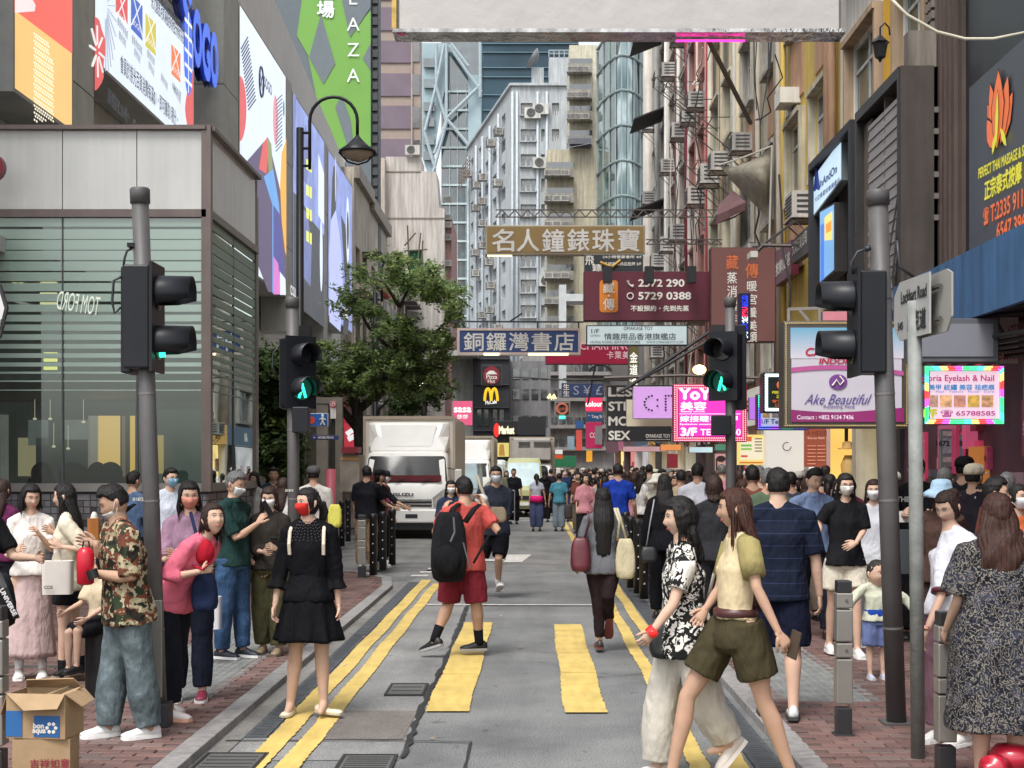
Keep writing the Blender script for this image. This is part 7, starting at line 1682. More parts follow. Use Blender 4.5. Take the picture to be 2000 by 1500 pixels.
def sig_head(par,c,yaw,scale=1.0,lit=False,n=2):
 """pedestrian signal head; local -y is where it faces; c = centre"""
 W=Matrix.Translation(c)@Matrix.Rotation(R(yaw),4,'Z')@Matrix.Scale(scale,4)
 m=MB(W);m.box(-.15,.15,.02,.2,-.35,.35);hd_=m.build('signal_head',BKM,par,bevel=.012)
 m=MB(W);m.box(-.17,.17,-.005,.015,-.37,.37);m.build('back_plate',BKM,hd_)
 for i in range(n):
  zc=.17-.34*i
  m=MB(W);ring=[]
  for y0_ in(-.01,-.24):
   rr=[]
   for q in range(17):
    t=R(-35+250*q/16);r_=.125*(1.0 if y0_>-.1 else .96);rr.append((r_*math.cos(t),y0_*(1 if q not in(0,16)or y0_>-.1 else .5),zc+r_*math.sin(t)))
   ring.append(rr)
  v=ring[0]+ring[1]+[(x*.95,y,zc+(z-zc)*.95)for x,y,z in ring[0]]+[(x*.95,y,zc+(z-zc)*.95)for x,y,z in ring[1]];f=[]
  for q in range(16):f+=[(q,q+1,17+q+1,17+q),(34+q,51+q,51+q+1,34+q+1),(17+q,17+q+1,51+q+1,51+q)]
  m.add(v,f);m.build('visor',BKM,hd_,True)
  m=MB(W);m.tube([(0,-.012,zc),(0,-.022,zc)],[.115,.105],20);m.build('lens',lensmat('off')if not(lit and i==1)else lensmat('dim'),hd_)
  if lit and i==1:
   m=MB(W);m.tube([(-.006,-.03,zc+.015),(-.036,-.03,zc-.095)],[.016,.013],5);m.tube([(.006,-.03,zc+.015),(.040,-.03,zc-.09)],[.016,.013],5);m.tube([(0,-.03,zc+.055),(0,-.03,zc+.01)],[.012,.016],6);m.build('green_walking_figure',lensmat('on'),hd_)
 return hd_
def pole(label,xb,yb,xt,yt,r,D,cap=True,cat='traffic signal',name='traffic_signal',mat=None,z0=PZ):
 b=P(xb,yb,D);b.z=z0;t=P(xt,yt,D);o=thing(name,b,label,cat);mat=mat or PGR
 m=MB();m.tube([b,lerp(b,t,.5),t],r,18);m.build('pole',mat,o,True)
 if cap:d=(t-b).normalized();m=MB();m.tube([t-d*.09,t,t+d*.012],[r*1.16,r*1.18,r*1.05],18);m.build('pole_cap',PGR,o,True)
 m=MB()
 for q in(.18,.42,.62,.8):c=lerp(b,t,q);d=(t-b).normalized();m.tube([c-d*.008,c+d*.008],r*1.04,18)
 m.build('pole_bands',Q((120,118,116),rough=.4,metal=.4),o)
 return o,b,t
oA,b,t=pole('tall grey signal pole, near left, with visors pointing right',311,1418,273,371,.057,DG(1418,PZ))
DA=DG(1418,PZ);sig_head(oA,P(308,622,DA+.03),90,.98,lit=True)
m=MB();m.box(Xat(235,DA),Xat(258,DA),DA+.0,DA+.3,Zat(728,DA),Zat(520,DA));m.build('rear_housing',BKM,oA,bevel=.01)
m=MB();m.tube([P(262,482,DA),P(248,490,DA),P(243,505,DA),P(241,522,DA)],.008,6);m.tube([P(238,540,DA),P(222,548,DA),P(219,590,DA),P(224,612,DA),P(236,600,DA)],.009,6);m.build('cable',DRK_M,oA,True)
m=MB();m.box(Xat(252,DA),Xat(266,DA),DA-.05,DA+.02,Zat(484,DA),Zat(476,DA));m.build('junction_clip',BKM,oA)
m=MB();z_=PZ;b=P(311,1418,DA);m.box(b.x-.09,b.x+.075,DA-.08,DA+.08,PZ,PZ+.16);m.build('pole_base',Q((50,50,54)),oA,bevel=.01)
m=MB();bb_=P(300,1100,DA);m.box(Xat(281,DA),Xat(322,DA),DA-.075,DA-.058,PZ+.2,Zat(1170,DA));m.build('access_door',Q((128,126,122),rough=.45,metal=.2),oA,bevel=.006)
letter(oA,frame(P(270,975,DA-.06)),'018/2',0,0,.022,Q((210,206,196)),bold=.02)
DBb=14.0;oB,b,t=pole('grey signal pole left of the road with a lit green man',575,1250,571,583,.058,DBb)
sig_head(oB,P(588,727,DBb-.05),36,.95,lit=True);m=MB();m.box(Xat(545,DBb),Xat(566,DBb),DBb+.0,DBb+.25,Zat(798,DBb),Zat(660,DBb));m.build('rear_housing',BKM,oB,bevel=.01)
m=MB();m.box(Xat(577,DBb),Xat(609,DBb),DBb-.2,DBb-.06,Zat(846,DBb),Zat(796,DBb));m.build('audible_box',BKM,oB,bevel=.01)
m=MB();m.tube([P(545,676,DBb),P(533,690,DBb),P(532,715,DBb),P(540,735,DBb)],.008,6);m.build('cable',DRK_M,oB,True);letter(oB,frame(P(565,958,DBb-.06)),'018/3',0,0,.025,Q((210,206,196)),bold=.02)
DC_=15.4;oC,b,t=pole('dark grey signal pole right of the road with a lit green man',1428,1235,1426,583,.055,DC_)
sig_head(oC,P(1412,715,DC_-.05),-34,1.0,lit=True);m=MB();m.box(Xat(1436,DC_),Xat(1458,DC_),DC_,DC_+.25,Zat(800,DC_),Zat(634,DC_));m.build('rear_housing',BKM,oC,bevel=.01)
m=MB();m.box(Xat(1387,DC_),Xat(1424,DC_),DC_-.2,DC_-.06,Zat(851,DC_),Zat(812,DC_));m.build('audible_box',BKM,oC,bevel=.01)
m=MB();m.box(Xat(1390,DC_+.1),Xat(1417,DC_+.1),DC_+.06,DC_+.12,Zat(662,DC_),Zat(633,DC_));m.build('small_plate',Q((26,26,30)),oC)
DD=DG(1413,PZ);oD,b,t=pole('thick grey signal pole at right, leaning, visors pointing left',1751,1413,1714,375,.066,DD)
sig_head(oD,P(1666,632,DD+.05),-90,.98,lit=False)
m=MB();m.tube([P(1697,485,DD),P(1675,492,DD),P(1662,515,DD),P(1666,535,DD)],.01,6);m.tube([P(1700,484,DD-.05),P(1690,486,DD-.05)],.02,6);m.build('cable',DRK_M,oD,True)
m=MB();m.box(b.x-.1,b.x+.1,DD-.1,DD+.1,PZ,PZ+.015);m.build('base_flange',PGR,oD)
m=MB();m.tube([P(1752,470,DD),P(1756,520,DD),P(1790,545,DD)],.012,5);m.build('cable',DRK_M,oD,True)
DN=8.55;oN=thing('street_name_sign',(Xat(1790,DN),DN,PZ),'pole with two white street name plates reading Lockhart Road, right foreground','street sign')
m=MB();m.tube([(Xat(1793,DN),DN,PZ),(Xat(1786,DN),DN,Zat(588,DN))],.042,16);m.build('pole',M('mottled_pole',(.24,.25,.235),.6,var=.25,scale=8,streak=.2,bump=.4,bscale=40),oN,True)
Xn=Xat(1740,8.9);NFm=frame((Xn+.02,8.9,0),(Xat(1808,8.3)-Xn,8.3-8.9,0));Ln=math.hypot(Xat(1808,8.3)-Xn,.6)
PLT=Q((166,166,164),rough=.4,var=.05)
v0,v1=Zat(662,8.9),Zat(556,8.9)
m=MB(NFm);m.prism([(0,v0+.06),(.1,v0-.02),(Ln,v0-.02),(Ln,v1),(.1,v1),(0,v1-.08)],-.012,.0);pl=m.build('name_plate',PLT,oN)
letter(pl,NFm,'Lockhart Road',Ln*.58,v1-.10,.075,Q((40,42,46)),w=Ln*.72,off=.003,bold=.02);letter(pl,NFm,'駱克道',Ln*.66,v1-.26,.12,Q((40,42,46)),w=Ln*.52,off=.003,bold=.03);letter(pl,NFm,'545',Ln*.2,v1-.27,.045,Q((40,42,46)),off=.003,bold=.03)
m=MB();X2,Y2=Xat(1858,8.1),8.1;NF2=frame((Xat(1786,8.75),8.75,0),(X2-Xat(1786,8.75),Y2-8.75,0));L2=math.hypot(X2-Xat(1786,8.75),.65)
m=MB(NF2);m.prism([(0,v0-.02),(L2-.08,v0-.02),(L2,v0+.06),(L2,v1-.03),(L2-.08,v1),(0,v1)],-.012,0);p2=m.build('name_plate',Q((150,148,142),rough=.5,var=.1),oN)
for vv in(v1-.09,v0+.06):m=MB(NF2);m.tube([(-.05,vv,.02),(L2*.8,vv,.02)],.014,5);m.build('rail',Q((96,92,88),rough=.4,metal=.5),p2)
BOL=Q((150,146,140),rough=.4,metal=.45,var=.08,streak=.1);BOD=Q((44,44,46),rough=.4)
def bollard(label,xb,yb,H_,D=None,w_=.105,grp='grey square bollards'):
 D=D or DG(yb,PZ);o=thing('bollard',(Xat(xb,D),D,PZ),label,'bollard',None);x,y=Xat(xb,D),D;h=w_/2
 m=MB();m.box(x-h*.92,x+h*.92,y-h*.92,y+h*.92,PZ,PZ+.18);m.box(x-h*1.25,x+h*1.25,y-h*1.25,y+h*1.25,PZ,PZ+.012);m.build('foot',BOD,o,bevel=.006)
 for k,(a,b_)in enumerate(((.205,.205+(H_-.3)*.42),(.21+(H_-.3)*.42,.21+(H_-.3)*.56),(.215+(H_-.3)*.56,.215+(H_-.3)*.86),(.22+(H_-.3)*.86,H_-.075))):
  m=MB();m.box(x-h,x+h,y-h,y+h,PZ+a,PZ+b_-.004);q=m.build('post_section',BOL,o,bevel=.008)
  if k in(1,3):m=MB();c=Vector((x+h*.2,y-h-.001,PZ+(a+b_)/2));m.tube([c,c+Vector((0,-.006,0))],.010,10);m.build('bolt',Q((110,108,104),metal=.6),q)
 m=MB();m.box(x-h*.9,x+h*.9,y-h*.9,y+h*.9,PZ+H_-.08,PZ+H_);m.build('cap',BOD,o,bevel=.008);return o
bollard('grey square bollard in front of the toddler on the right pavement',1647,1435,1.0);bollard('grey square bollard beside the pink-capped hydrant, near right corner',1846,1530,.93,8.0);bollard('grey square bollard cut by the left photo edge beside the cardboard boxes',-7,1560,.97,7.9)
bollard('grey bollard with scratched graffiti, first of the left kerb row',707,1133,.98,22.3,.13)
def pbol(label,xb,D,H_=.98):
 o=thing('post_bollard',(Xat(xb,D),D,PZ),label,'bollard');m=MB();c=Vector((Xat(xb,D),D,PZ));m.lathe(c,[(.062,0),(.062,H_-.1),(.07,H_-.09),(.07,H_-.02),(.05,H_)],14);m.build('post',Q((28,27,29),rough=.35),o,True)
 m=MB()
 for k in range(5):m.ell(c+Vector((.0,-.063,.2+k*.15)),.012,.006,.012,6,4)
 m.build('studs',Q((200,200,200)),o);return o
for i,(x,D_)in enumerate(((729,22.9),(748,24.0),(766,25.2),(668,31),(680,33),(655,29),(645,27.5))):
 pbol(('slim black bollard next to the graffiti-scratched grey one','black bollard, middle of the three before the truck','black bollard nearest the truck number plate','black bollard left of the man in khaki trousers','black bollard partly behind the man in khaki trousers','black bollard left behind the black dress','black bollard farthest left, left pavement edge')[i],x,D_)
for i,(x,D_)in enumerate(((1232,20.5),(1246,19.6),(1258,18.8),(1222,22.5))):pbol(('black bollard right of the cream tote bag, second row','black bollard with white line beside the woman in black','black bollard touching the black trouser suit','striped black bollard under the bright blue shirt')[i],x,D_,1.02)
m=MB()
for k in range(22):y=25+k*.8;m.box(1.62,1.66,y,y+.06,PZ,PZ+1.05)
m.box(1.61,1.67,25,42,PZ+1.0,PZ+1.06)
for k in range(60):m.box(1.625,1.655,25+k*.28,25.2+k*.28,PZ+.1,PZ+1.0)
single('pedestrian_railing',m,Q((44,44,46)),'dark pedestrian railing along the right kerb behind the woman in grey','railing',(1.64,33,PZ))
def lamp(label,xp,D,ytop,xl,yl,s):
 o=thing('street_lamp',(Xat(xp,D),D,PZ),label,'street lamp');t=P(xp,ytop,D);k=s
 m=MB();m.tube([(t.x,D,PZ),(t.x,D,1.2),(t.x,D,1.25),t],[.11,.10,.08,.078],14);m.build('pole',BKM,o,True)
 xr=P(xl,yl,D);cx=(t.x+.2+xr.x)/2;ax=t.x+.2
 r_=(xr.x-ax)/2;zt_=t.z+.5*k*.3;m=MB();pts=[(ax,D,t.z-.85),(ax,D,zt_-.1)]+[(cx-r_*math.cos(a),D,zt_+r_*math.sin(a))for a in[q*math.pi/12 for q in range(13)]]+[(xr.x,D,xr.z+.32*s)]
 m.tube(pts,.035,8);m.build('curved_arm',BKM,o,True);m=MB()
 for dz in(-.1,-.42,-.78):m.tube([(t.x,D,t.z+dz),(ax,D,t.z+dz)],.028,6)
 m.build('brackets',BKM,o);m=MB();m.lathe(xr,[(a_*s,b_*s)for a_,b_ in[(.03,.36),(.06,.30),(.22,.14),(.385,.02),(.385,-.02),(.35,-.02),(.33,.0),(.05,.1)]],20);hd_=m.build('lamp_shade',BKM,o,True)
 m=MB();m.lathe(xr,[(a_*s,b_*s)for a_,b_ in[(.33,.03),(.33,-.02),(.24,-.13),(.1,-.19),(.01,-.2)]],20);m.build('lamp_bowl',Q((176,160,140),rough=.2,var=.05),hd_,True);m=MB();m.tube([(xr.x+a_*s,D,xr.z+b_*s)for a_,b_ in((-.385,0),(-.2,-.2),(0,-.26),(.2,-.2),(.385,0))],.02,5);m.build('cage',BKM,hd_,True)
lamp('black street lamp with a hooked arm and bowl shade, tallest and nearest',586,29.5,250,698,297,1);lamp('second black hooked street lamp rising through the tree',733,43.5,535,799,562,.8);lamp('third hooked street lamp, far away beside the blue sign',845,96,640,879,662,1)
m=MB();m.box(Xat(577,28.8),Xat(605,28.8),28.8,29.1,Zat(690,28.8),Zat(636,28.8));single('pole_cabinet',m,Q((26,26,30)),'small black cabinet strapped to the nearest street lamp pole','cabinet',P(590,690,28.8))
o=fsign('pedestrian_sign',604,807,641,833,27,Q((40,92,168),rough=.4),'blue sign with a white walking figure and a red-orange arrow',Q((210,210,210)),.04,.012)
D=27;m=MB();m.ell(P(630,812,D-.03),.025,.01,.03,8,6);m.tube([P(630,815,D-.03),P(630,822,D-.03)],.022,6);m.tube([P(630,822,D-.03),P(626,830,D-.03)],.014,5);m.tube([P(630,822,D-.03),P(634,830,D-.03)],.014,5);m.tube([P(624,819,D-.03),P(630,816,D-.03),P(636,820,D-.03)],.011,5);m.build('walking_figure',CW,o);fp_(o,D,blob(609,821,6,7),Q((206,60,40)),.02)
o=fsign('direction_sign',608,850,661,859,27.4,Q((34,50,116)),'narrow navy direction sign with a white arrow below the pedestrian sign',th=.05,fr=.004);ftext(o,27.4,'← 銅鑼灣站',612,652,852,857,CW)
o=fsign('station_totem',645,783,657,818,27.8,Q((206,200,198)),'slim white and red station marker above the navy direction sign',th=.08,fr=.004);fp_(o,27.8,[(646,784),(656,784),(656,796),(646,796)],Q((196,70,88)),.02);m=MB();m.tube([P(651,797-5+4*math.sin(t)-2,27.75)if False else P(651+3*math.cos(t),790+3*math.sin(t),27.75)for t in[q*math.pi/6 for q in range(13)]],.008,4);m.build('ring',CW,o)
m=MB();m.tube([(Xat(651,27.9),27.9,PZ),P(651,785,27.9)],.035,8);m.build('post',Q((44,40,42)),o);m=MB();m.tube([(Xat(646,27.7),27.7,PZ),(Xat(646,27.7),27.7,Zat(916,27.7))],.1,10);single('pink_post_wrap',m,Q((196,96,112),rough=.5),'pink wrapped base of the station marker post','post',(Xat(646,27.7),27.7,PZ),smooth=True)
m=MB();m.box(Xat(612,34),Xat(668,34),34,34.2,Zat(788,34),Zat(776,34));m.box(Xat(655,34),Xat(668,34),34,34.2,0,Zat(788,34));m.box(Xat(618,34),Xat(640,34),34.02,34.18,0,Zat(788,34));single('kiosk_frame',m,Q((124,118,108),var=.2),'grey-brown pavement kiosk frame left of the truck','kiosk',(Xat(640,34),34,PZ))
m=MB();m.box(Xat(664,33),Xat(702,33),33,34,Zat(960,33),Zat(888,33));o=single('market_stall',m,Q((150,140,128),var=.3),'small street stall with red goods left of the truck cab','stall',(Xat(683,33),33,PZ));fp_(o,33,[(666,892),(700,892),(700,899),(666,899)],Q((196,150,96)),.01);m=MB();m.box(Xat(668,33),Xat(700,33),32.9,33.6,Zat(885,33),Zat(873,33));m.build('goods',Q((140,44,54)),o)
CB=M('cardboard',s2l((160,134,102)),.85,var=.10,scale=8,bump=.2,bscale=30)
D=8.9
def carton(label,x0,x1,zb,h,dep,open_=False,blue=True,D=8.6,rot=-6,brand=None):
 w_=(x1-x0)/FPX*D;o=thing('cardboard_box',(Xat((x0+x1)/2,D),D+dep/2,zb),label,'box');W=Matrix.Translation((Xat((x0+x1)/2,D),D+dep/2,zb))@Matrix.Rotation(R(rot),4,'Z');m=MB(W);a,d=w_/2,dep/2;t=.006
 m.box(-a,a,-d,-d+t,0,h);m.box(-a,a,d-t,d,0,h);m.box(-a,-a+t,-d+t,d-t,0,h);m.box(a-t,a,-d+t,d-t,0,h);m.box(-a+t,a-t,-d+t,d-t,.0,.01);m.build('carton_walls',CB,o)
 F4=W@frame((0,-d-.001,0))
 if open_:
  for pts in(((-a,-d,h),(a,-d,h),(a*.9,-d-.06,h-.07),(-a*.2,-d-.07,h-.08)),((-a,-d,h),(-a,d,h),(-a-.05,d*.8,h-.1),(-a-.06,-d*.6,h-.12)),((a,-d,h),(a,d,h),(a+.07,d*.8,h-.06),(a+.08,-d*.7,h-.07)),((-a,d,h),(a,d,h),(a*.8,d*.5,h+.06),(-a*.8,d*.4,h+.05))):m=MB(W);m.poly(pts);q=m.build('flap',CB,o);s_=q.modifiers.new('thick','SOLIDIFY');s_.thickness=.006
  for k in range(2):m=MB(W);x=-a*.1+k*a*.45;m.add([(x,-d*.7,h-.03),(x+.1,-d*.5,h+.01-.03*k),(x+.12,d*.5,h+.02),(x+.01,d*.4,h-.02)],[(0,1,2,3)]);q=m.build('scrap',CB,o);s_=q.modifiers.new('thick','SOLIDIFY');s_.thickness=.006
 if blue:
  m=MB(F4);m.box(-a*.05,a*.82,.01,h*.52,0,.003);m.box(-a,-a*.45,.01,h*.62,0,.003);m.build('blue_print',Q((36,92,150),rough=.6),o);letter(o,F4,'bon',a*.12,h*.30,.028,CW,off=.006,bold=.05);letter(o,F4,'aqua',a*.14,h*.16,.028,CW,off=.006,bold=.05)
  m=MB(F4)
  for q in range(6):t_=q*math.pi/3;m.ell((a*.55+.024*math.cos(t_),h*.25+.024*math.sin(t_),.005),.0105,.0105,.002,8,4)
  m.build('flower_print',CW,o)
 else:
  letter(o,F4,'吉祥如意',a*.3,h*.5,.05,Q((140,50,60)),off=.004,bold=.02);m=MB(F4);m.box(a*.4,a,.0,h*.18,0,.003);m.build('magenta_print',Q((150,50,110)),o)
 return o
carton('torn open cardboard box with blue bonaqua print on top of another box',14,134,.325,.24,.24,True,True,7.75);carton('lower cardboard box with red characters under the torn one',22,132,PZ,.262,.22,False,False,7.75,5)
hy=thing('fire_hydrant',(Xat(1945,7.6),7.6,PZ),'red fire hydrant caps in the bottom right corner','hydrant');RED=M('hydrant_red',(.42,.015,.035),.28,var=.15,scale=14,coat=.5,bump=.15,bscale=50);x,y=Xat(1952,7.6),7.6
ztop=Zat(1452,7.6)
m=MB();m.lathe((x+.06,y,PZ),[(.12,0),(.12,.04),(.08,.05),(.085,ztop-PZ-.12),(.11,ztop-PZ-.10),(.11,ztop-PZ-.05),(.08,ztop-PZ-.01),(.03,ztop-PZ)],20);m.build('barrel',RED,hy,True)
m=MB();c=Vector((x+.02,y-.05,ztop-.10));m.tube([c,c+Vector((-.06,-.05,0)),c+Vector((-.061,-.051,0)),c+Vector((-.12,-.10,0)),c+Vector((-.121,-.101,0)),c+Vector((-.15,-.125,0))],[.05,.05,.066,.066,.03,.026],16);m.build('outlet',RED,hy,True)
VW=M('van_white',(.82,.81,.78),.3,var=.05,coat=.5,streak=.06);VG=Q((40,40,44),rough=.4);WSC=M('windscreen',(.018,.02,.022),.12,var=.6,scale=1.5,spec=.35);TYR=Q((22,22,24),rough=.9);SIV=M('van_silver',(.36,.34,.32),.35,metal=.3,var=.08)
def wheel(par,c,r_,w_):
 m=MB();m.tube([c-Vector((w_/2,0,0)),c+Vector((w_/2,0,0))],r_,24);q=m.build('wheel',TYR,par,True);m=MB();m.tube([c-Vector((w_/2+.01,0,0)),c+Vector((w_/2+.01,0,0))],r_*.55,16);m.build('rim',Q((150,150,148),metal=.4),q)
def rbox(pts_lo,pts_hi):return[pts_lo,pts_hi]
def truck(label,D,x0,x1,ybox,ybot,kind='dry',L_=5.4,cabw=None,plate=None,boxm=None,z0=0,detail=True):
 """seen from the front; x0..x1 px of the box front, ybox its top"""
 Xa,Xb=Xat(x0,D),Xat(x1,D);W_=Xb-Xa;cx=(Xa+Xb)/2;zt=Zat(ybox,D);o=thing('box_truck',(cx,D+1,z0),label,'truck');zb=.85;y0=D+1.0
 bm=boxm or SIV
 m=MB();m.box(Xa,Xb,y0,y0+L_,zb,zt);bx=m.build('cargo_box',bm,o,bevel=.03)
 m=MB()
 for k in range(26):yy=y0+.1+k*(L_-.2)/25;m.box(Xb+.001,Xb+.02,yy,yy+.05,zb+.05,zt-.05);
 m.build('side_ribs',bm,bx);m=MB();m.box(Xa-.015,Xb+.015,y0-.03,y0+.03,zt-.07,zt+.015);m.box(Xa-.012,Xa+.05,y0-.03,y0-.002,zb,zt-.07);m.box(Xb-.05,Xb+.012,y0-.03,y0-.002,zb,zt-.07);m.build('edge_trim',Q((176,162,146),rough=.4,metal=.2),bx)
 cw=(cabw or W_*.93)/2;zc0,zc1=.42,zt-(.88 if kind=='dry' else 1.05)
 sec=[(zc0,-0.02,1.0),(.75,-.05,1.0),(1.02,-.05,1.0),(1.28,-.02,1.0),(1.42,.06,.99),(zc1-.22,.30,.95),(zc1-.06,.42,.92),(zc1,.62,.86)]
 rs=[]
 for z,dy,s in sec:
  ring=[];a=cw*s
  for(u,v)in((-1,1.6),(-1,.16),(-.97,.06),(-.9,.015),(-.5,0),(0,-.015),(.5,0),(.9,.015),(.97,.06),(1,.16),(1,1.6)):ring.append((cx+u*a,D+dy+v*(1 if v>1 else 1.0)if v<1 else y0-.02,z))
  rs.append(ring)
 m=MB();m.rings(rs);cab=m.build('cab',VW,o,True);
 em=cab.modifiers.new('split','EDGE_SPLIT');em.split_angle=R(38)
 if kind=='dry':
  m=MB();w1,w2=cw*.9,cw*.97;za,zb2=zc1-.02,zt-.12
  rr=[[(cx-w1,D+.62,za),(cx+w1,D+.62,za),(cx+w1,y0-.03,za),(cx-w1,y0-.03,za)],[(cx-w1*.97,D+.66,za+.14),(cx+w1*.97,D+.66,za+.14),(cx+w2,y0-.03,za+.14),(cx-w2,y0-.03,za+.14)],[(cx-w1*.80,D+.74,lerp(za,zb2,.5)),(cx+w1*.80,D+.74,lerp(za,zb2,.5)),(cx+w2,y0-.03,lerp(za,zb2,.5)),(cx-w2,y0-.03,lerp(za,zb2,.5))],[(cx-w1*.90,D+.88,zb2-.05),(cx+w1*.90,D+.88,zb2-.05),(cx+w2,y0-.03,zb2),(cx-w2,y0-.03,zb2)]]
  m.rings(rr);df=m.build('wind_deflector',M('deflector_white',(.84,.83,.80),.22,var=.04,coat=.6),o,bevel=.05)
  m=MB();m.quad((cx-w1*.6,D+.655,za+.15),(cx+w1*.6,D+.655,za+.15),(cx+w1*.74,D+.80,zb2-.1),(cx-w1*.74,D+.80,zb2-.1));m.build('deflector_crease',MATS['deflector_white'],df)
 if kind=='cool':
  m=MB();m.box(cx-W_*.42,cx+W_*.42,y0-.75,y0-.01,zt-.95,zt-.06);u_=m.build('cooling_unit',Q((176,172,166),rough=.35,streak=.1),o,bevel=.05);m=MB()
  for a_ in(-.3,.04,.38-.1):
   for k in range(5):m.box(cx+W_*a_*1.0,cx+W_*(a_+.26),y0-.765,y0-.755,zt-.42+k*.05,zt-.40+k*.05)
  m.build('grille',Q((44,44,46)),u_)
 zl,zh=1.40,zc1-.12;m=MB();fl_=[]
 for z,s,dy in((zl,.93,.045),(zl+.06,.95,.055),(zh-.05,.89,.345+(zc1-2.0)*0),(zh,.84,.385)):
  q=(z-1.42)/(zc1-.22-1.42);yy=D+lerp(.06,.30,q)-.02;fl_.append([(cx-cw*s,yy+.05,z),(cx-cw*s*.5,yy-.008,z),(cx,yy-.022,z),(cx+cw*s*.5,yy-.008,z),(cx+cw*s,yy+.05,z)])
 v=[p for r_ in fl_ for p in r_];m.add(v,[(r_*5+i,r_*5+i+1,(r_+1)*5+i+1,(r_+1)*5+i)for r_ in range(3)for i in range(4)]);ws=m.build('windscreen',WSC,cab,True)
 if detail:
  m=MB();m.box(cx-cw*.82,cx+cw*.82,D-.005,D+.0,1.42,1.57);m.build('dashboard',Q((96,26,34),rough=.5),cab)if kind=='dry' and plate else None
  m=MB()
  for sx in(-.25,.35):m.tube([(cx+cw*sx,D-.04,1.40),(cx+cw*(sx+.42),D+.03,1.56)],.012,4)
  m.build('wipers',VG,cab)
  for sx in(-1,1):
   m=MB();m.prism([(cx+sx*cw*.62,1.02),(cx+sx*cw*.64,.78),(cx+sx*cw*.99,.78),(cx+sx*cw*1.0,1.12),(cx+sx*cw*.9,1.25)],0,.02);m.M=None;m.v=[(x,D-.058-(z),y)for x,y,z in m.v];hl=m.build('headlight',M('headlamp',(.38,.36,.34),.12,var=.4,scale=8,spec=1),cab)
   m=MB();c=Vector((cx+sx*cw*.82,D-.09,.9));m.tube([c,c+Vector((0,.01,0))],.07,14);m.build('bulb',M('bulb_glass',(.7,.68,.62),.1,metal=.5),hl)
  m=MB();m.box(cx-cw*.6,cx+cw*.6,D-.075,D-.055,.80,.98);m.build('grille',VG,cab);m=MB()
  for k in(.84,.93):m.box(cx-cw*.6,cx+cw*.6,D-.095,D-.076,k,k+.045)
  m.build('chrome_bars',Q((190,190,190),rough=.2,metal=.8),cab)
  m=MB();m.box(cx-cw*1.0,cx+cw*1.0,D-.14,D+.12,.40,.74);bp=m.build('bumper',VW,o,bevel=.04);m=MB();m.box(cx-.17,cx+.17,D-.146,D-.141,.52,.62)if not plate else m.box(cx+.0,cx+.30,D-.146,D-.141,.52,.62);m.build('bumper_slot',VG,bp)
  for sx in(-.78,.78):m=MB();m.box(cx+cw*sx-.12,cx+cw*sx+.12,D-.147,D-.141,.56,.62);m.build('fog_lamp',Q((150,146,140),rough=.2),bp)
  m=MB();m.box(cx-cw*.9,cx+cw*.9,D-.05,D+.3,.24,.39);m.build('valance',VG,o)
  if plate:
   m=MB();m.box(cx-cw*.62-.16,cx-cw*.62+.26,D-.165,D-.148,.42,.72);p_=m.build('number_plate',Q((206,204,198)),o);F4=frame((cx-cw*.62+.05,D-.166,.57));letter(p_,F4,plate[0],0,.065,.10,VG,off=.004,bold=.02);letter(p_,F4,plate[1],0,-.07,.10,VG,off=.004,bold=.02);letter(cab,frame((cx-cw*.05,D-.08,1.10)),plate[2],0,0,.07,Q((96,96,98),metal=.5),off=.004,w=.48,bold=.06)
  for sx in(-1,1):
   m=MB();x=cx+sx*(cw+.22);m.box(x-.09,x+.09,D-.10,D-.02,1.32,1.72);mr=m.build('mirror',Q((206,204,198),rough=.3),o,bevel=.03);m=MB();m.tube([(cx+sx*cw*.95,D+.1,1.75),(x,D-.05,1.7)],.014,5);m.tube([(cx+sx*cw,D+.05,1.05),(x,D-.05,1.15),(x,D-.05,1.34)],.016,5);m.build('arm',VG,mr)
 for sx in(-1,1):wheel(o,Vector((cx+sx*cw*.8,D+.55,.38)),.38,.24);wheel(o,Vector((cx+sx*W_*.38,y0+L_*.7,.38)),.38,.3)
 m=MB();m.box(Xa+.2,Xb-.2,y0,y0+L_-.1,.5,.84);m.build('chassis',VG,o);return o
truck('white delivery truck with domed cab roof and plate MK 779, nearest truck',35.2,701,884,811,1045,'dry',5.2,None,('MK','779','ISUZU'),Q((214,204,190),rough=.35,metal=.1,var=.05))
truck('second box truck with maroon side trim, half hidden behind the nearest truck',52,872,962,851,1010,'dry',5.5,None,None,Q((186,178,168),rough=.4,var=.05))
truck('refrigerated truck with a finned cooling unit above the cab',58,995,1083,853,1000,'cool',5.5,None,None,Q((180,172,162),rough=.4))
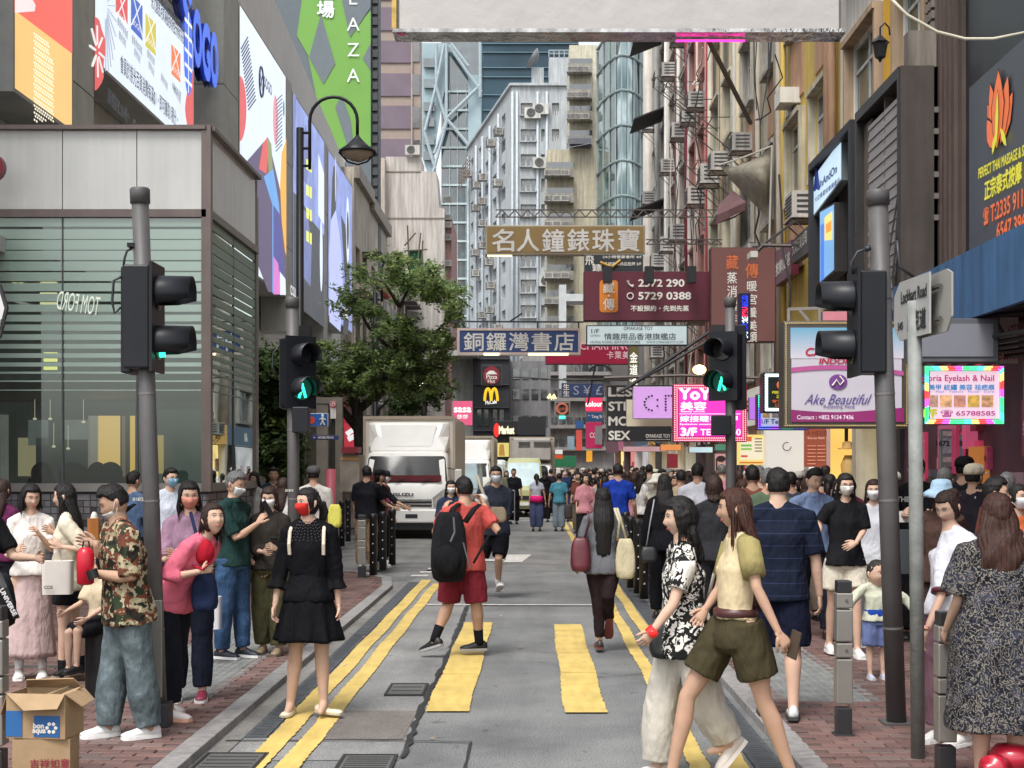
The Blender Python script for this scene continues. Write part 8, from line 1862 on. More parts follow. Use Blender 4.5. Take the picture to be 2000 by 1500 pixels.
def van(label,D,x0,x1,ytop,col,H_=1.9,z0=0,taxi=False):
 Xa,Xb=Xat(x0,D),Xat(x1,D);cx,w_=(Xa+Xb)/2,(Xb-Xa)/2;zt=Zat(ytop,D);o=thing('van',(cx,D+2,0),label,'van');rs=[]
 for z,y_,s in((.3,0,.96),(.55,-.06,1),(.95,0,1),(1.08,.35,.98),(zt-.14,.95,.88),(zt,1.25,.80)):
  rs.append([(cx-w_*s,D+4.2,z),(cx-w_*s,D+y_+.18,z),(cx-w_*s*.85,D+y_+.03,z),(cx,D+y_,z),(cx+w_*s*.85,D+y_+.03,z),(cx+w_*s,D+y_+.18,z),(cx+w_*s,D+4.2,z)])
 m=MB();m.rings(rs);b_=m.build('body',col,o,True);e_=b_.modifiers.new('s','EDGE_SPLIT');e_.split_angle=R(35)
 m=MB();m.quad((cx-w_*.88,D+.36,1.1),(cx+w_*.88,D+.36,1.1),(cx+w_*.8,D+.90,zt-.17),(cx-w_*.8,D+.90,zt-.17));m.build('windscreen',M('pale_screen',(.30,.42,.44),.1,var=.2,spec=.8),b_)
 for sx in(-1,1):m=MB();m.box(cx+sx*w_*.78-.14,cx+sx*w_*.78+.14,D-.05,D+.05,.68,.86);m.build('headlight',MATS['headlamp'],b_);wheel(o,Vector((cx+sx*w_*.85,D+.7,.32)),.32,.2)
 m=MB();m.box(cx-w_*.5,cx+w_*.5,D-.08,D-.03,.62,.76);m.build('grille',VG,b_);m=MB();m.box(cx-.26,cx+.26,D-.1,D-.07,.42,.54);m.build('number_plate',Q((220,218,210)),b_);return o
van('pale yellow-green van in front of the refrigerated truck',50,985,1061,894,Q((176,178,128),rough=.3,coat=.4,var=.04));van('silver-blue car squeezed behind the nearest truck',44,886,935,905,Q((150,164,170),rough=.3,coat=.4))
m=MB();m.box(Xat(960,62),Xat(990,62),62,66,.3,Zat(898,62));single('small_white_van',m,Q((206,214,210),rough=.3),'small white van roof between the second truck and the yellow-green van','van',(Xat(975,62),62,0),bevel=.2)
C=cloth;BLH=(.012,.010,.010);BRH=(.035,.018,.014);RBH=(.055,.020,.013);GRH=(.13,.13,.13)
WS=((215,214,210),(235,235,232),'sneaker');BS=((24,24,27),(200,200,198),'sneaker');DS=((22,21,22),(40,38,38),'sneaker')
def bag(label,cat,x0,y0,x1,y1,D,dep,mat,name='bag',rnd_=.35,strap=None,open_=False,tilt=0,rigid=False):
 c=P((x0+x1)/2,y1,D);hw=(x1-x0)/2/FPX*D;h=(y1-y0)/FPX*D;o=thing(name,c,label,cat);m=MB(Matrix.Translation(c)@Matrix.Rotation(R(tilt),4,'Z'));rs=[]
 prof=[(0,.96),(1,1.0)]if rigid else[(0,.62),(.05,.86),(.2,.99),(.45,1.0),(.75,.9),(.93,.72),(1,.55)]
 for q,s in prof:
  ring=[]
  for i in range(24):
   a=2*math.pi*i/24;e=.35 if rigid else .6;ca,sa=math.cos(a),math.sin(a);k=1 if rigid else 1+.05*mnoise.noise((ca*2+x0,sa*2,q*3))
   ring.append((math.copysign(abs(ca)**e,ca)*hw*s*k,math.copysign(abs(sa)**e,sa)*dep/2*(s if rigid else(1.15-q*.6)*min(1,s+.15)),q*h))
  rs.append(ring)
 m.rings(rs);b_=m.build('bag_body' if not rigid else 'body',mat,o,True)
 if rigid:e_=b_.modifiers.new('s','EDGE_SPLIT');e_.split_angle=R(40)
 if strap:
  for pts,r_,sm in strap:m=MB();m.tube([P(*p[:2],D+(p[2]if len(p)>2 else 0))for p in pts],[r_]*len(pts),6,lat=(1,0,0),depth=[r_*.35]*len(pts));m.build('strap',sm,o,True)
 return o
def phone(label,c,d,up,mat=None):
 d=Vector(d).normalized();up=Vector(up);up=(up-d*up.dot(d)).normalized();F4=frame(c,d,up);m=MB(F4);m.box(-.037,.037,-.075,.075,-.004,.004);return single('phone',m,mat or Q((24,24,28),rough=.15),label,'phone',c,bevel=.003)
w1=person(60,1325,1.60,18,'woman in white ruched top and long pale pink skirt with a pink shoulder strap',PZ,fem=1,skin=0,head_yaw=22,head_pitch=10,top=(C((222,216,210)),.7,.15,.0),bottom=('skirt',C((196,172,170),rough=.4),.115,.20,.17,'skirt',.75,.006),hair=('bob',BLH,.20),LA=(38,4,90,26),RA=(8,8,95,25),shoes=WS,socks=(225,225,225),LL=(3,2),RL=(-2,0))
bag('clear bottle of amber tea held between the two women at left','bottle',172,1012,196,1065,11.4,.065,Q((150,96,50),rough=.1),'tea_bottle',rigid=True);m=MB();c=P(184,1012,11.4);m.tube([c,c+Vector((0,0,.03)),c+Vector((0,0,.05))],[.03,.024,.013],12);m.build('bottle_neck',Q((206,200,186),rough=.1),bpy.data.objects['tea_bottle'])
w2=person(132,1332,1.61,-82,'woman in oversized cream t-shirt and black shorts seen from the side, long black hair',PZ,fem=1,skin=0,head_yaw=-6,head_pitch=4,top=(C((216,208,186)),.98,-.55,.05),bottom=('shorts',C((28,28,32)),.52,.03),hair=('long',BLH,.50),J={'Lel':(175,1075,-.16),'Lwr':(120,1068,-.2),'Lhand':(85,1042,-.22),'Rel':(155,1070,.15),'Rwr':(108,1040,.12),'Rhand':(80,1028,.1)},shoes=((112,92,74),(70,60,50),'sneaker'),socks=(22,22,24),LL=(2,0),RL=(-6,4))
bag('white paper carrier bag with small black COS lettering','bag',84,1095,142,1160,11.2,.14,Q((214,208,200),rough=.6),'carrier_bag',rigid=True,tilt=8,strap=[([(102,1096),(108,1078,-.03),(116,1074,-.03),(122,1098)],.008,Q((210,204,196)))])
o=bpy.data.objects['carrier_bag'];letter(o,frame(P(95,1147,11.11)),'COS',0,0,.024,Q((30,30,30)),bold=.03)
person(-52,1395,1.68,60,'person in black t-shirt with a black backpack cut off by the left photo edge',PZ,skin=0,top=(C((26,26,28)),.8,-.4,.04),bottom=('pants',C((30,36,52)),1.93,.02),LA=(30,10,60,10),RA=(10,8,60,0),shoes=DS)
o=bag('black backpack with white UNIVERSE lettered strap at the left edge','backpack',-40,1120,28,1225,9.9,.2,C((34,34,38)),'backpack');m=MB();m.tube([P(-6,1120,9.78),P(8,1150,9.72),P(20,1180,9.72),P(32,1208,9.76)],[.025]*4,6,lat=(1,0,0),depth=[.006]*4);m.build('strap',Q((18,18,20)),o);letter(o,frame(P(17,1176,9.70)),'UNIVERSE',0,0,.03,Q((225,225,225)),rot=R(-62),bold=.04,w=.2)
person(2,1262,1.62,165,'person with long brown hair and purple top at the far left edge',PZ,fem=1,top=(C((96,40,76)),1.6,-.1,.02),bottom=('pants',C((30,30,36)),1.9,.02),hair=('long',BRH,.3),res=.018)
CM=C((84,82,60),kind='camo')
w3=person(250,1440,1.64,-58,'stout man in camouflage shirt and loose grey jeans looking down at a red flask',PZ,skin=1,g=1.16,head_yaw=-12,head_pitch=26,lean=6,top=(CM,.95,-.62,.035),bottom=('pants',C((96,108,112),kind='denim'),1.98,.024),mask=((214,218,214),.85),shoes=((224,224,222),(238,238,236),'sneaker'),J={'Rsh':(225,1030,.1),'Rel':(200,1095,.05),'Rwr':(188,1062,-.02),'Lel':(255,1130,-.22),'Lwr':(190,1120,-.18),'Lhand':(160,1108,-.15),'Rhand':(172,1058,-.02)},LL=(-7,2),RL=(9,3))
m=MB();c=P(167,1142,9.02);m.lathe(c,[(.035,0),(.052,.01),(.054,.13),(.054,.19),(.04,.225),(.025,.235)],20);o=single('red_flask',m,Q((190,24,46),rough=.3,var=.04),'bright red insulated flask held by the man in camouflage','flask',c,smooth=True);m=MB();m.tube([c+Vector((-.02,0,.235)),c+Vector((-.01,0,.275)),c+Vector((.02,0,.275)),c+Vector((.025,0,.235))],.006,6);m.build('handle',Q((30,26,26)),o)
bag('small black crossbody pouch hanging in front of the man in camouflage','bag',188,1050,226,1130,9.35,.12,C((28,28,32)),'crossbody_bag',strap=[([(215,1052),(240,1000,-.2),(262,985,-.05)],.018,C((28,28,32)))])
m=MB();m.tube([P(178,1113,8.93),P(184,1130,8.93)],[.036,.036],14);single('wrist_watch',m,Q((20,20,22),rough=.3),'black watch on the left wrist of the man in camouflage','watch',P(181,1121,8.93))
o=bag('upright black hard-shell suitcase with wheels behind the man in camouflage','suitcase',172,1232,217,1368,10.9,.26,Q((30,30,33),rough=.35,bump=.2),'suitcase',rigid=True)
for sx in(177,212):m=MB();c=P(sx,1374,10.8);m.tube([c-Vector((.015,0,0)),c+Vector((.015,0,0))],.024,10);m.build('wheel',Q((22,22,22)),o)
w4=person(200,1380,1.12,-40,'child in beige t-shirt sitting on the black suitcase',.24,D=10.85,skin=0,hsc=1.1,top=(C((206,190,160)),.9,-.3,.02),bottom=('shorts',C((30,30,34)),.9,.02),LL=(84,84),RL=(78,80),LA=(20,4,40,10),RA=(30,4,40,10),shoes=DS,res=.014)
w5=person(370,1368,1.64,8,'young woman in lilac top with a peach face mask behind the woman in pink',PZ,fem=1,skin=0,head_yaw=14,head_pitch=8,top=(C((150,120,140)),.9,-.3,.01),bottom=('pants',C((28,32,46)),1.92,.02),hair=('long',BLH,.24),mask=((206,136,116),),shoes=((120,40,60),(210,208,206),'sneaker'),LA=(20,4,80,20),RA=(20,4,80,20))
w6=person(335,1402,1.58,68,'woman in pink sweater leaning forward and squinting, a red cap in her arm',PZ,fem=1,skin=0,g=1.08,lean=32,head_yaw=-28,head_pitch=-14,top=(C((222,112,134)),1.45,-.15,.03),bottom=('pants',C((24,26,34)),1.86,.03),hair=('long',BRH,.24),LL=(-8,4),RL=(6,4),shoes=((222,214,210),(236,180,150),'sneaker'),J={'Lel':(392,1118,.1),'Lwr':(350,1090,-.05),'Rel':(322,1130,-.25),'Rwr':(395,1115,-.26),'Rhand':(415,1108,-.2)})
m=MB();m.ell(P(398,1078,9.75),.075,.06,.09,16,10);m.tube([P(378,1105,9.7),P(398,1112,9.64),P(412,1098,9.7)],[.02,.045,.02],10,lat=(0,1,0),depth=[.006]*3);single('baseball_cap',m,C((176,32,50)),'crimson baseball cap held against the pink sweater','cap',P(398,1090,9.7),smooth=True)
bag('navy fabric shoulder bag hanging below the red cap','bag',375,1120,425,1192,9.8,.16,C((34,44,72)),'shoulder_bag',strap=[([(400,1125),(385,1050,-.05),(372,1000,0)],.012,C((34,44,72)))])
bag('flat white shopping bag with black base left of the man in jeans','bag',392,1165,432,1228,12.6,.12,Q((206,206,214),rough=.5),'shopping_bag',rigid=True,strap=[([(402,1166),(408,1148),(414,1166)],.006,DRK_M)])
w7=person(455,1285,1.70,66,'grey haired man in dark green polo and blue jeans raising a phone',PZ,skin=1,head_yaw=6,head_pitch=16,top=(C((34,58,56)),.85,-.25,.02),bottom=('pants',C((58,84,118),kind='denim'),1.95,.018,.8),hair=('short',GRH,0),mask=((208,212,216),.25),coll=C((34,58,56)),J={'Rel':(462,1052,-.18),'Rwr':(503,1022,-.2),'Rhand':(517,1003,-.18),'Lel':(452,1060,.15)},shoes=((34,38,48),(228,228,226),'sneaker'),LL=(3,0),RL=(-3,1))
phone('black phone raised in the hand of the man in the green polo',P(522,993,12.75),(.6,-.6,.5),(-.4,0,1))
w8=person(528,1278,1.56,-6,'woman in dark shirt and baggy olive trousers looking at her phone, white mask',PZ,fem=1,skin=0,head_pitch=12,top=(C((50,46,42)),1.5,-.1,.04),bottom=('pants',C((74,72,50)),1.93,.045,.7),hair=('long',BRH,.22),mask=((224,222,220),),shoes=((140,122,100),(110,96,80),'sneaker'),J={'Lel':(556,1062,-.05),'Lwr':(541,1072,-.25),'Lhand':(528,1068,-.3),'Rel':(497,1075,-.05),'Rwr':(515,1078,-.22)},LL=(4,2),RL=(-4,1))
phone('dark phone held low by the woman in olive trousers',P(538,1063,12.98),(1,-.2,0),(.2,-.5,.8))
person(332,1205,1.72,30,'man with glasses and blue surgical mask in pale shirt by the glass pavilion',PZ,skin=0,glasses=True,mask=((130,170,196),),top=(C((196,202,214)),1.8,-.1,.02),bottom=('pants',C((40,42,50)),1.92,.02),shoes=DS,res=.016,head_yaw=20)
person(258,1192,1.68,150,'dark haired person half hidden behind the near left signal pole',PZ,top=(C((80,100,130)),.8,-.2,.02),bottom=('pants',C((40,42,50)),1.92,.02),shoes=DS,res=.018)
person(534,1120,1.72,10,'man in dark teal shirt with a hand on his mouth below the evergreen',PZ,skin=1,top=(C((40,70,76)),.8,-.2,.03),bottom=('pants',C((40,42,50)),1.92,.02),shoes=DS,res=.018,LA=(40,4,120,40))
person(552,1180,1.60,160,'long haired woman in white top behind the left green-man pole',PZ,fem=1,top=(C((206,202,200)),1.2,-.2,.02),bottom=('pants',C((200,120,50)),1.9,.02),hair=('long',BRH,.34),shoes=DS,res=.018)
w9=person(612,1160,1.74,185,'man in grey cap seen from behind with white straps, above the black dress',PZ,skin=1,top=(C((196,192,186)),.8,-.2,.03),bottom=('pants',C((40,42,50)),1.92,.02),shoes=DS,res=.016,hat=('cap',C((82,80,80))))
bag('pale yellow cloth bag hanging right of the black dress shoulder','bag',640,985,668,1030,16.0,.1,C((196,190,90)),'cloth_bag')
person(498,1135,1.66,-20,'person in light top seen past the pavilion corner under the evergreen',PZ,fem=1,top=(C((190,186,180)),.8,-.2,.02),bottom=('pants',C((60,60,66)),1.92,.02),shoes=DS,res=.02,hair=('bob',BLH,.2))
BD=C((16,16,20),rough=.8)
w10=person(603,1402,1.66,-3,'woman in black lace-yoke dress and red face mask standing on the yellow line',0,fem=1,skin=0,g=1.06,head_yaw=-44,head_pitch=2,top=(BD,1.5,-.1,.015,.03),bottom=('dress',BD,.335,.245,.20),hair=('pony',BLH,.16),mask=((196,34,26),),shoes=((222,212,186),(196,184,160),'flat'),LA=(-4,9,8,0),RA=(2,11,10,0),J={'Lank':(632,1372,.0),'Rank':(567,1374,.05)},feet=((62,0),(-4,0)),res=.010,hcurl=(32,26))
m=MB();yk=P(611,1052,10.05)
for i in range(7):
 for k in range(16):a=-math.pi*.05-math.pi*.9*k/15;m.ell((w10['neck'].x+(.06+i*.013)*math.cos(a)*1.15,w10['neck'].y-.02+(.055+i*.010)*math.sin(a),w10['neck'].z+.005-i*.021-(.006 if k%2 else 0)),.006,.004,.005,5,3)
q=m.build('lace_beads',Q((60,58,62),rough=.3),w10['t']);q['kind']='stuff'
m=MB()
for s in('L','R'):
 sh=w10[s+'sh'];sg=-1 if s=='L' else 1;m.tube([sh+Vector((sg*.035,-.02,.058)),sh+Vector((sg*.03,-.088,.01)),sh+Vector((sg*.028,-.118,-.08)),sh+Vector((sg*.03,-.10,-.155))],[.012]*4,6,lat=(1,0,0),depth=[.005]*4)
m.build('backpack_straps',Q((206,196,178),rough=.5),w10['t'])
w11=person(908,1284,1.70,210,'stocky man in coral t-shirt and wine red shorts seen from behind',0,skin=1,g=1.12,head_yaw=-8,lean=3,side=-2,top=(C((192,84,78)),.62,-.38,.03),bottom=('shorts',C((122,40,52)),.96,.03),shoes=((30,30,33),(160,158,156),'sneaker'),socks=(24,25,28),socklen=.14,J={'Lhip':(886,1100,0),'Rhip':(922,1100,0),'Lknee':(876,1178,.04),'Lank':(848,1250,-.05),'Rknee':(930,1180,0),'Rank':(936,1255,.1),'Rel':(975,1040,.05),'Rwr':(945,985,.22),'Lel':(850,1040,.1),'Lwr':(868,995,.25)},feet=((30,-18),(70,0)))
o=bag('bulky black backpack on the man in the coral t-shirt','backpack',842,1000,912,1136,13.24,.17,C((30,30,33)),'backpack',tilt=14,strap=[([(878,1008),(886,992,.06),(896,984,.2)],.028,C((26,26,28))),([(908,1020),(926,994,.06),(936,986,.2)],.028,C((26,26,28))),([(925,1100),(955,1045,.2)],.012,C((26,26,28)))])
m=MB();c=P(874,1088,13.06);m.ell(c+Vector((0,-.0,-.03)),.13,.05,.14,16,10);m.build('front_pocket',C((24,24,27)),o,True);m=MB();m.tube([P(886,1010,13.03),P(888,1040,13.03),P(880,1058,13.02)],.010,6);m.tube([P(905,1060,13.02),P(918,1110,13.04)],.008,6);m.build('webbing',Q((92,92,96)),o)
w12=person(968,1168,1.80,14,'tall man with glasses and white mask in charcoal t-shirt and black shorts',0,skin=1,glasses=True,head_yaw=-14,mask=((206,216,226),),top=(C((46,50,62)),.95,-.42,.03),bottom=('shorts',C((22,23,28)),.92,.03),J={'Lknee':(974,1090,-.2),'Lank':(973,1142,.1),'Rknee':(940,1092,.0),'Rank':(932,1152,.25),'Rel':(918,1020,-.05),'Rwr':(948,1000,-.25),'Lel':(990,1010,.0),'Lwr':(957,994,-.28)},shoes=((196,194,194),(220,220,218),'sneaker'),socks=(190,188,188),feet=((0,25),(0,0)),res=.012)
bag('beige crossbody bag on the hip of the tall man with glasses','bag',955,990,990,1020,19.1,.1,C((142,128,108)),'crossbody_bag',strap=[([(960,1000),(948,975,-.02),(937,945,.0),(932,928,.12)],.022,C((176,168,150)))]);m=MB();m.ell(P(940,975,18.9),.09,.05,.07,10,8);single('white_cloth',m,C((216,214,212)),'crumpled white cloth in the hands of the tall man with glasses','cloth',P(940,975,18.9),smooth=True)
person(880,1152,1.60,12,'masked woman in denim jacket half hidden behind the coral t-shirt',0,fem=1,skin=0,top=(C((48,58,80),kind='denim'),1.9,-.3,.03),bottom=('pants',C((46,54,74),kind='denim'),1.92,.02),hair=('long',BLH,.26),mask=((222,222,224),),shoes=DS,res=.014)
w13=person(1178,1274,1.60,181,'woman in grey t-shirt and dark leggings walking away with long straight black hair',0,fem=1,skin=0,g=1.04,top=(C((100,101,106)),.68,-.42,.03),bottom=('pants',C((40,29,31)),1.9,.004,.55),hair=('long',BLH,.56,'x',1.12),LA=(0,16,40,0),RA=(2,18,45,0),J={'Rank':(1189,1212,.12),'Rknee':(1188,1165,-.1),'Lank':(1171,1252,0),'Lknee':(1168,1168,0)},shoes=((58,52,54),(120,60,54),'sneaker'),feet=((0,0),(0,-60)),res=.011)
bag('maroon slouchy leather handbag on the left of the woman in grey','handbag',1114,1050,1154,1116,13.75,.16,LEATHER((86,30,40)),'handbag',strap=[([(1140,1060),(1150,1020,-.02),(1148,998,0)],.010,LEATHER((70,26,34)))])
bag('cream canvas tote bag on the right shoulder of the woman in grey','tote bag',1202,1052,1241,1130,13.7,.13,C((190,180,150)),'tote_bag',strap=[([(1206,1056),(1210,1020,-.03),(1200,992,0)],.013,C((190,180,150))),([(1224,1056),(1214,1020,0),(1205,992,.03)],.013,C((190,180,150)))])
w14=person(1048,1038,1.60,182,'woman in grey and hot pink top with loose violet trousers, holding hands',0,fem=1,top=(C((176,180,192)),.5,.25,.02),bottom=('pants',C((74,80,112)),1.85,.06,.6),hair=('pony',BLH,.2),shoes=DS,LA=(0,8,5,0),RA=(0,16,5,0),res=.022)
m=MB();w_=w14;loft(m,[w_['pel'],lerp(w_['pel'],w_['waist'],.9)],[.19,.165],[.15,.13],w_['lf']);m.build('pink_hem',C((220,40,120)),w_['t'],True)
person(1092,1038,1.60,178,'man in teal t-shirt and grey jeans holding hands with the woman in pink and grey',0,top=(C((72,132,150)),.8,-.3,.03),bottom=('pants',C((120,134,144)),1.85,.03),shoes=DS,LA=(0,16,5,0),RA=(0,8,5,0),res=.022)
bag('dark brown bag carried by the man in teal','bag',1102,985,1118,1014,39,.14,Q((54,42,42)),'handbag')
for px,py,H,c,b,yw,lb,kw in((1003,1024,1.72,(26,28,36),(24,24,28),8,'man all in black pushing a hand trolley',{}),(974,1030,1.76,(136,134,120),(60,60,62),6,'smiling man in olive-grey polo behind the tall man with glasses',{}),(989,1018,1.66,(70,40,44),(40,40,44),5,'woman in dark red top beside the trolley man',{'fem':1}),(1022,1004,1.72,(64,70,84),(30,30,34),12,'person in slate shirt with mask walking past the yellow-green van',{}),(1034,1006,1.66,(30,32,44),(30,30,36),170,'person in navy top right of the slate shirted walker',{}),(1064,1020,1.70,(24,22,26),(24,22,26),180,'person in long black hooded robe between the couple',{'fem':1}),(1076,1008,1.70,(40,36,50),(30,28,34),180,'person in dark purple top just above the teal t-shirt',{})):
 person(px,py,H,yw,lb,0,top=(C(c),.9 if px!=1064 else 1.9,-.3,.03),bottom=('pants',C(b),1.92,.03),hair=(('long' if kw.get('fem')else 'short'),BLH,.25),shoes=DS,res=.024,lface=yw<90,**kw)
m=MB();D=44
for a,b in(((990,1018),(990,958)),((1005,1018),(1005,958)),((990,958),(1005,958)),((990,975),(1005,975)),((990,1000),(1005,1000)),((984,1016),(1006,1018))):m.tube([P(*a,D),P(*b,D)],.018,5)
for x in(987,1003):m.tube([P(x,1021,D),P(x+1,1021,D)],.07,8)
single('hand_trolley',m,Q((150,152,156),metal=.5),'silver hand trolley pushed by the man in black','trolley',P(997,1024,D))
w15=person(716,1112,1.74,172,'man in black t-shirt and khaki trousers with a small backpack by the bollards',PZ,skin=1,head_yaw=20,top=(C((28,28,34)),.8,-.2,.03),bottom=('pants',C((156,132,104)),1.94,.03),LA=(5,6,10,0),RA=(30,12,40,0),shoes=WS,res=.015)
bag('black backpack on the man in khaki trousers','backpack',692,945,724,1005,24.15,.18,C((30,32,38)),'backpack')
person(740,1108,1.68,62,'woman in black shirt and black cap leaning on the bollards',PZ,fem=1,top=(C((30,31,36)),1.2,-.2,.02),bottom=('pants',C((38,38,42)),1.92,.02),hat=('cap',C((26,26,30))),hair=('bob',BLH,.2),RA=(40,4,30,0),LA=(45,8,20,0),shoes=WS,res=.017)
person(750,1100,1.66,70,'person in dark cap and mask beside the black-capped woman',PZ,fem=1,top=(C((120,60,80)),1.2,-.2,.02),bottom=('pants',C((38,38,42)),1.92,.02),hat=('cap',C((44,46,60))),hair=('bob',BLH,.2),mask=((214,206,206),),RA=(40,4,30,0),shoes=WS,res=.02)
w16=person(1335,1525,1.62,-80,'woman with curly black hair in black-and-white scroll blouse and white trousers walking left',0,fem=1,skin=0,g=1.12,head_yaw=-4,top=(C((222,218,210),kind='scroll'),.62,-.75,.035),bottom=('pants',C((196,190,178)),1.90,.042,.9),hair=('curly',BLH,.27,'x',1.05),J={'Lsh':(1338,1105,-.14),'Lel':(1315,1180,-.2),'Lwr':(1275,1232,-.22),'Lhand':(1258,1255,-.22),'Rel':(1340,1170,.2),'Rwr':(1318,1225,.2),'Rknee':(1290,1385,.08),'Rank':(1285,1495,.08),'Lknee':(1385,1385,-.08),'Lank':(1425,1450,-.06)},shoes=((214,206,200),(226,220,216),'sneaker'),feet=((0,-48),(0,0)),res=.010)
m=MB();m.tube([w16['Lwr']+Vector((.012,0,.01)),w16['Lwr']+Vector((-.022,0,-.02))],[.035,.035],14);m.ell(w16['Lwr']+Vector((0,-.04,-.01)),.026,.012,.022,10,6);single('red_wristband',m,Q((226,30,24),rough=.3),'bright red band on the wrist of the curly haired woman','wristband',w16['Lwr'])
WSL=C((222,218,212));m=MB();a,b=w16['Lsh'],w16['Lel'];m.tube([a+Vector((0,0,.03)),a,lerp(a,b,.62)],[.058,.068,.060],14);m.build('white_sleeve',WSL,w16['t'],True)
bag('black leather handbag under the arm of the curly haired woman','handbag',1268,1212,1340,1285,8.15,.14,LEATHER((24,23,26)),'handbag',strap=[([(1282,1222),(1300,1205,.02),(1325,1215)],.010,LEATHER((24,23,26)))])
OLV=C((66,60,42))
w17=person(1435,1555,1.69,-84,'woman in pale t-shirt with olive sleeves and dark olive shorts striding left, long auburn hair',0,fem=1,skin=1,head_yaw=-14,lean=-2,top=(C((206,188,152)),.0,.63,.01),bottom=('shorts',OLV,.66,.038),hair=('long',RBH,.55,'x',1.32),J={'Lhip':(1458,1225,-.08),'Rhip':(1420,1225,.08),'Lsh':(1462,1070,-.13),'Lel':(1478,1148,-.22),'Lwr':(1522,1238,-.26),'Lhand':(1540,1265,-.26),'Rel':(1405,1150,.14),'Rwr':(1378,1190,.1),'Lknee':(1492,1370,-.06),'Lank':(1548,1515,-.05),'Rknee':(1342,1362,.08),'Rank':(1312,1510,.08)},shoes=((226,222,216),(232,228,222),'sneaker'),feet=((0,-20),(0,10)),res=.010,hcurl=(36,20))
m=MB();a,b=w17['Lsh'],w17['Lel'];m.tube([a+Vector((-.02,.05,.035)),a+Vector((0,0,.012)),lerp(a,b,.35),lerp(a,b,.72)],[.045,.064,.066,.064],16);q=m.build('olive_sleeve',C((150,138,92)),w17['t'],True)
m=MB();a,b=w17['Rsh'],w17['Rel'];m.tube([a+Vector((0,0,.02)),lerp(a,b,.35),lerp(a,b,.7)],[.055,.06,.058],14);m.build('olive_sleeve',C((150,138,92)),w17['t'],True)
m=MB();c=lerp(w17['pel'],w17['waist'],.72);loft(m,[c,c+Vector((0,0,.035))],[.142,.140],[.118,.116],w17['lf']);m.build('brown_belt',LEATHER((70,36,34)),w17['t'],True)
phone('phone in an amber case trailing in the hand of the woman in olive shorts',w17['Lwr']+Vector((.075,-.02,-.055)),(.5,-.8,-.2),(.1,0,1),Q((70,58,46),rough=.3))
bag('small white shoulder bag in front of the woman in olive shorts','handbag',1360,1195,1390,1255,8.2,.08,LEATHER((206,200,186)),'handbag',strap=[([(1376,1198),(1395,1120,-.1),(1425,1060,-.14)],.010,Q((206,200,188)))])
w18=person(1520,1400,1.73,172,'man in dark navy striped t-shirt and navy shorts seen from behind',PZ,skin=0,g=1.10,head_yaw=10,top=(C((24,30,46),kind='stripe'),.85,-.45,.035),bottom=('shorts',C((20,24,42)),.98,.045),RA=(2,12,6,0),LA=(2,9,8,0),LL=(6,4),RL=(-6,8),shoes=((206,210,210),(60,60,62),'sneaker'),res=.011)
person(1395,1262,1.66,178,'person with brown bowl-cut hair in dark jacket, left of the auburn hair',PZ,fem=1,top=(C((44,44,48)),1.8,-.2,.03),bottom=('pants',C((30,30,34)),1.9,.03),hair=('bob',BRH,.15),shoes=DS,res=.014)
w19=person(1298,1208,1.66,176,'woman in black suit with white piping and long black hair seen from behind',PZ,fem=1,top=(C((20,20,25)),1.9,-.5,.03),bottom=('pants',C((20,20,25)),1.93,.02),hair=('long',BLH,.34,'x',1.1),shoes=DS,RA=(0,10,20,0),LA=(0,12,15,0),res=.013)
bag('small black handbag at the hip of the woman in the black suit','handbag',1250,1068,1286,1098,16.1,.1,LEATHER((22,22,25)),'handbag',strap=[([(1262,1070),(1270,1020,0),(1278,975,0)],.008,Q((150,150,156)))])
person(1207,1122,1.78,180,'man in royal blue t-shirt and olive trousers seen from behind',PZ,top=(C((28,56,150)),.7,-.3,.03),bottom=('pants',C((78,74,62)),1.9,.03),shoes=DS,RA=(0,14,30,0),res=.016)
person(1253,1100,1.66,118,'woman in white t-shirt and black mini skirt looking right',PZ,fem=1,top=(C((206,202,200)),.6,.1,.02),bottom=('skirt',C((22,22,24)),.40,.19,.15),hair=('long',BLH,.3),shoes=DS,res=.017)
person(1362,1170,1.78,168,'man in white polo with dark hair, right of the raised phone',PZ,top=(C((206,206,216)),.8,-.3,.03),bottom=('pants',C((50,50,60)),1.9,.03),shoes=DS,res=.016)
person(1283,1136,1.62,150,'woman in cream hood raising a phone in front of her face',PZ,fem=1,top=(C((196,192,176)),1.0,-.2,.03),bottom=('pants',C((50,50,60)),1.9,.03),hat=('hat',C((206,202,190))),shoes=DS,res=.018,LA=(70,10,70,20))
w20=person(1650,1282,1.69,4,'woman with glasses and white mask in black t-shirt and white shorts, hand held out',PZ,fem=1,skin=0,glasses=True,head_pitch=4,top=(C((26,26,29)),.95,-.2,.04),bottom=('shorts',C((214,206,188)),.62,.05),hair=('long',BLH,.33),mask=((218,214,208),),J={'Lel':(1688,1035,-.02),'Lwr':(1672,1060,-.2),'Lhand':(1655,1068,-.22),'Rel':(1602,1020,0),'Rwr':(1597,1058,-.05)},LL=(8,6),RL=(-10,6),shoes=WS,res=.012,hcurl=(12,20))
person(1588,1246,1.74,10,'man in pale blue shirt and dark trousers looking down, left of the woman in black',PZ,skin=0,head_pitch=14,head_yaw=14,top=(C((130,148,184)),1.3,-.05,.03),bottom=('pants',C((30,32,44)),1.93,.02),coll=C((130,148,184)),LL=(16,12),RL=(-14,10),shoes=((72,34,32),(40,30,30),'sneaker'),res=.013)
person(1706,1262,1.62,-12,'woman in white t-shirt and white mask half hidden by the thick signal pole',PZ,fem=1,skin=0,top=(C((196,198,204)),.9,-.3,.04),bottom=('pants',C((92,104,124)),1.9,.03),hair=('long',BRH,.3),mask=((216,216,220),),shoes=WS,res=.014)
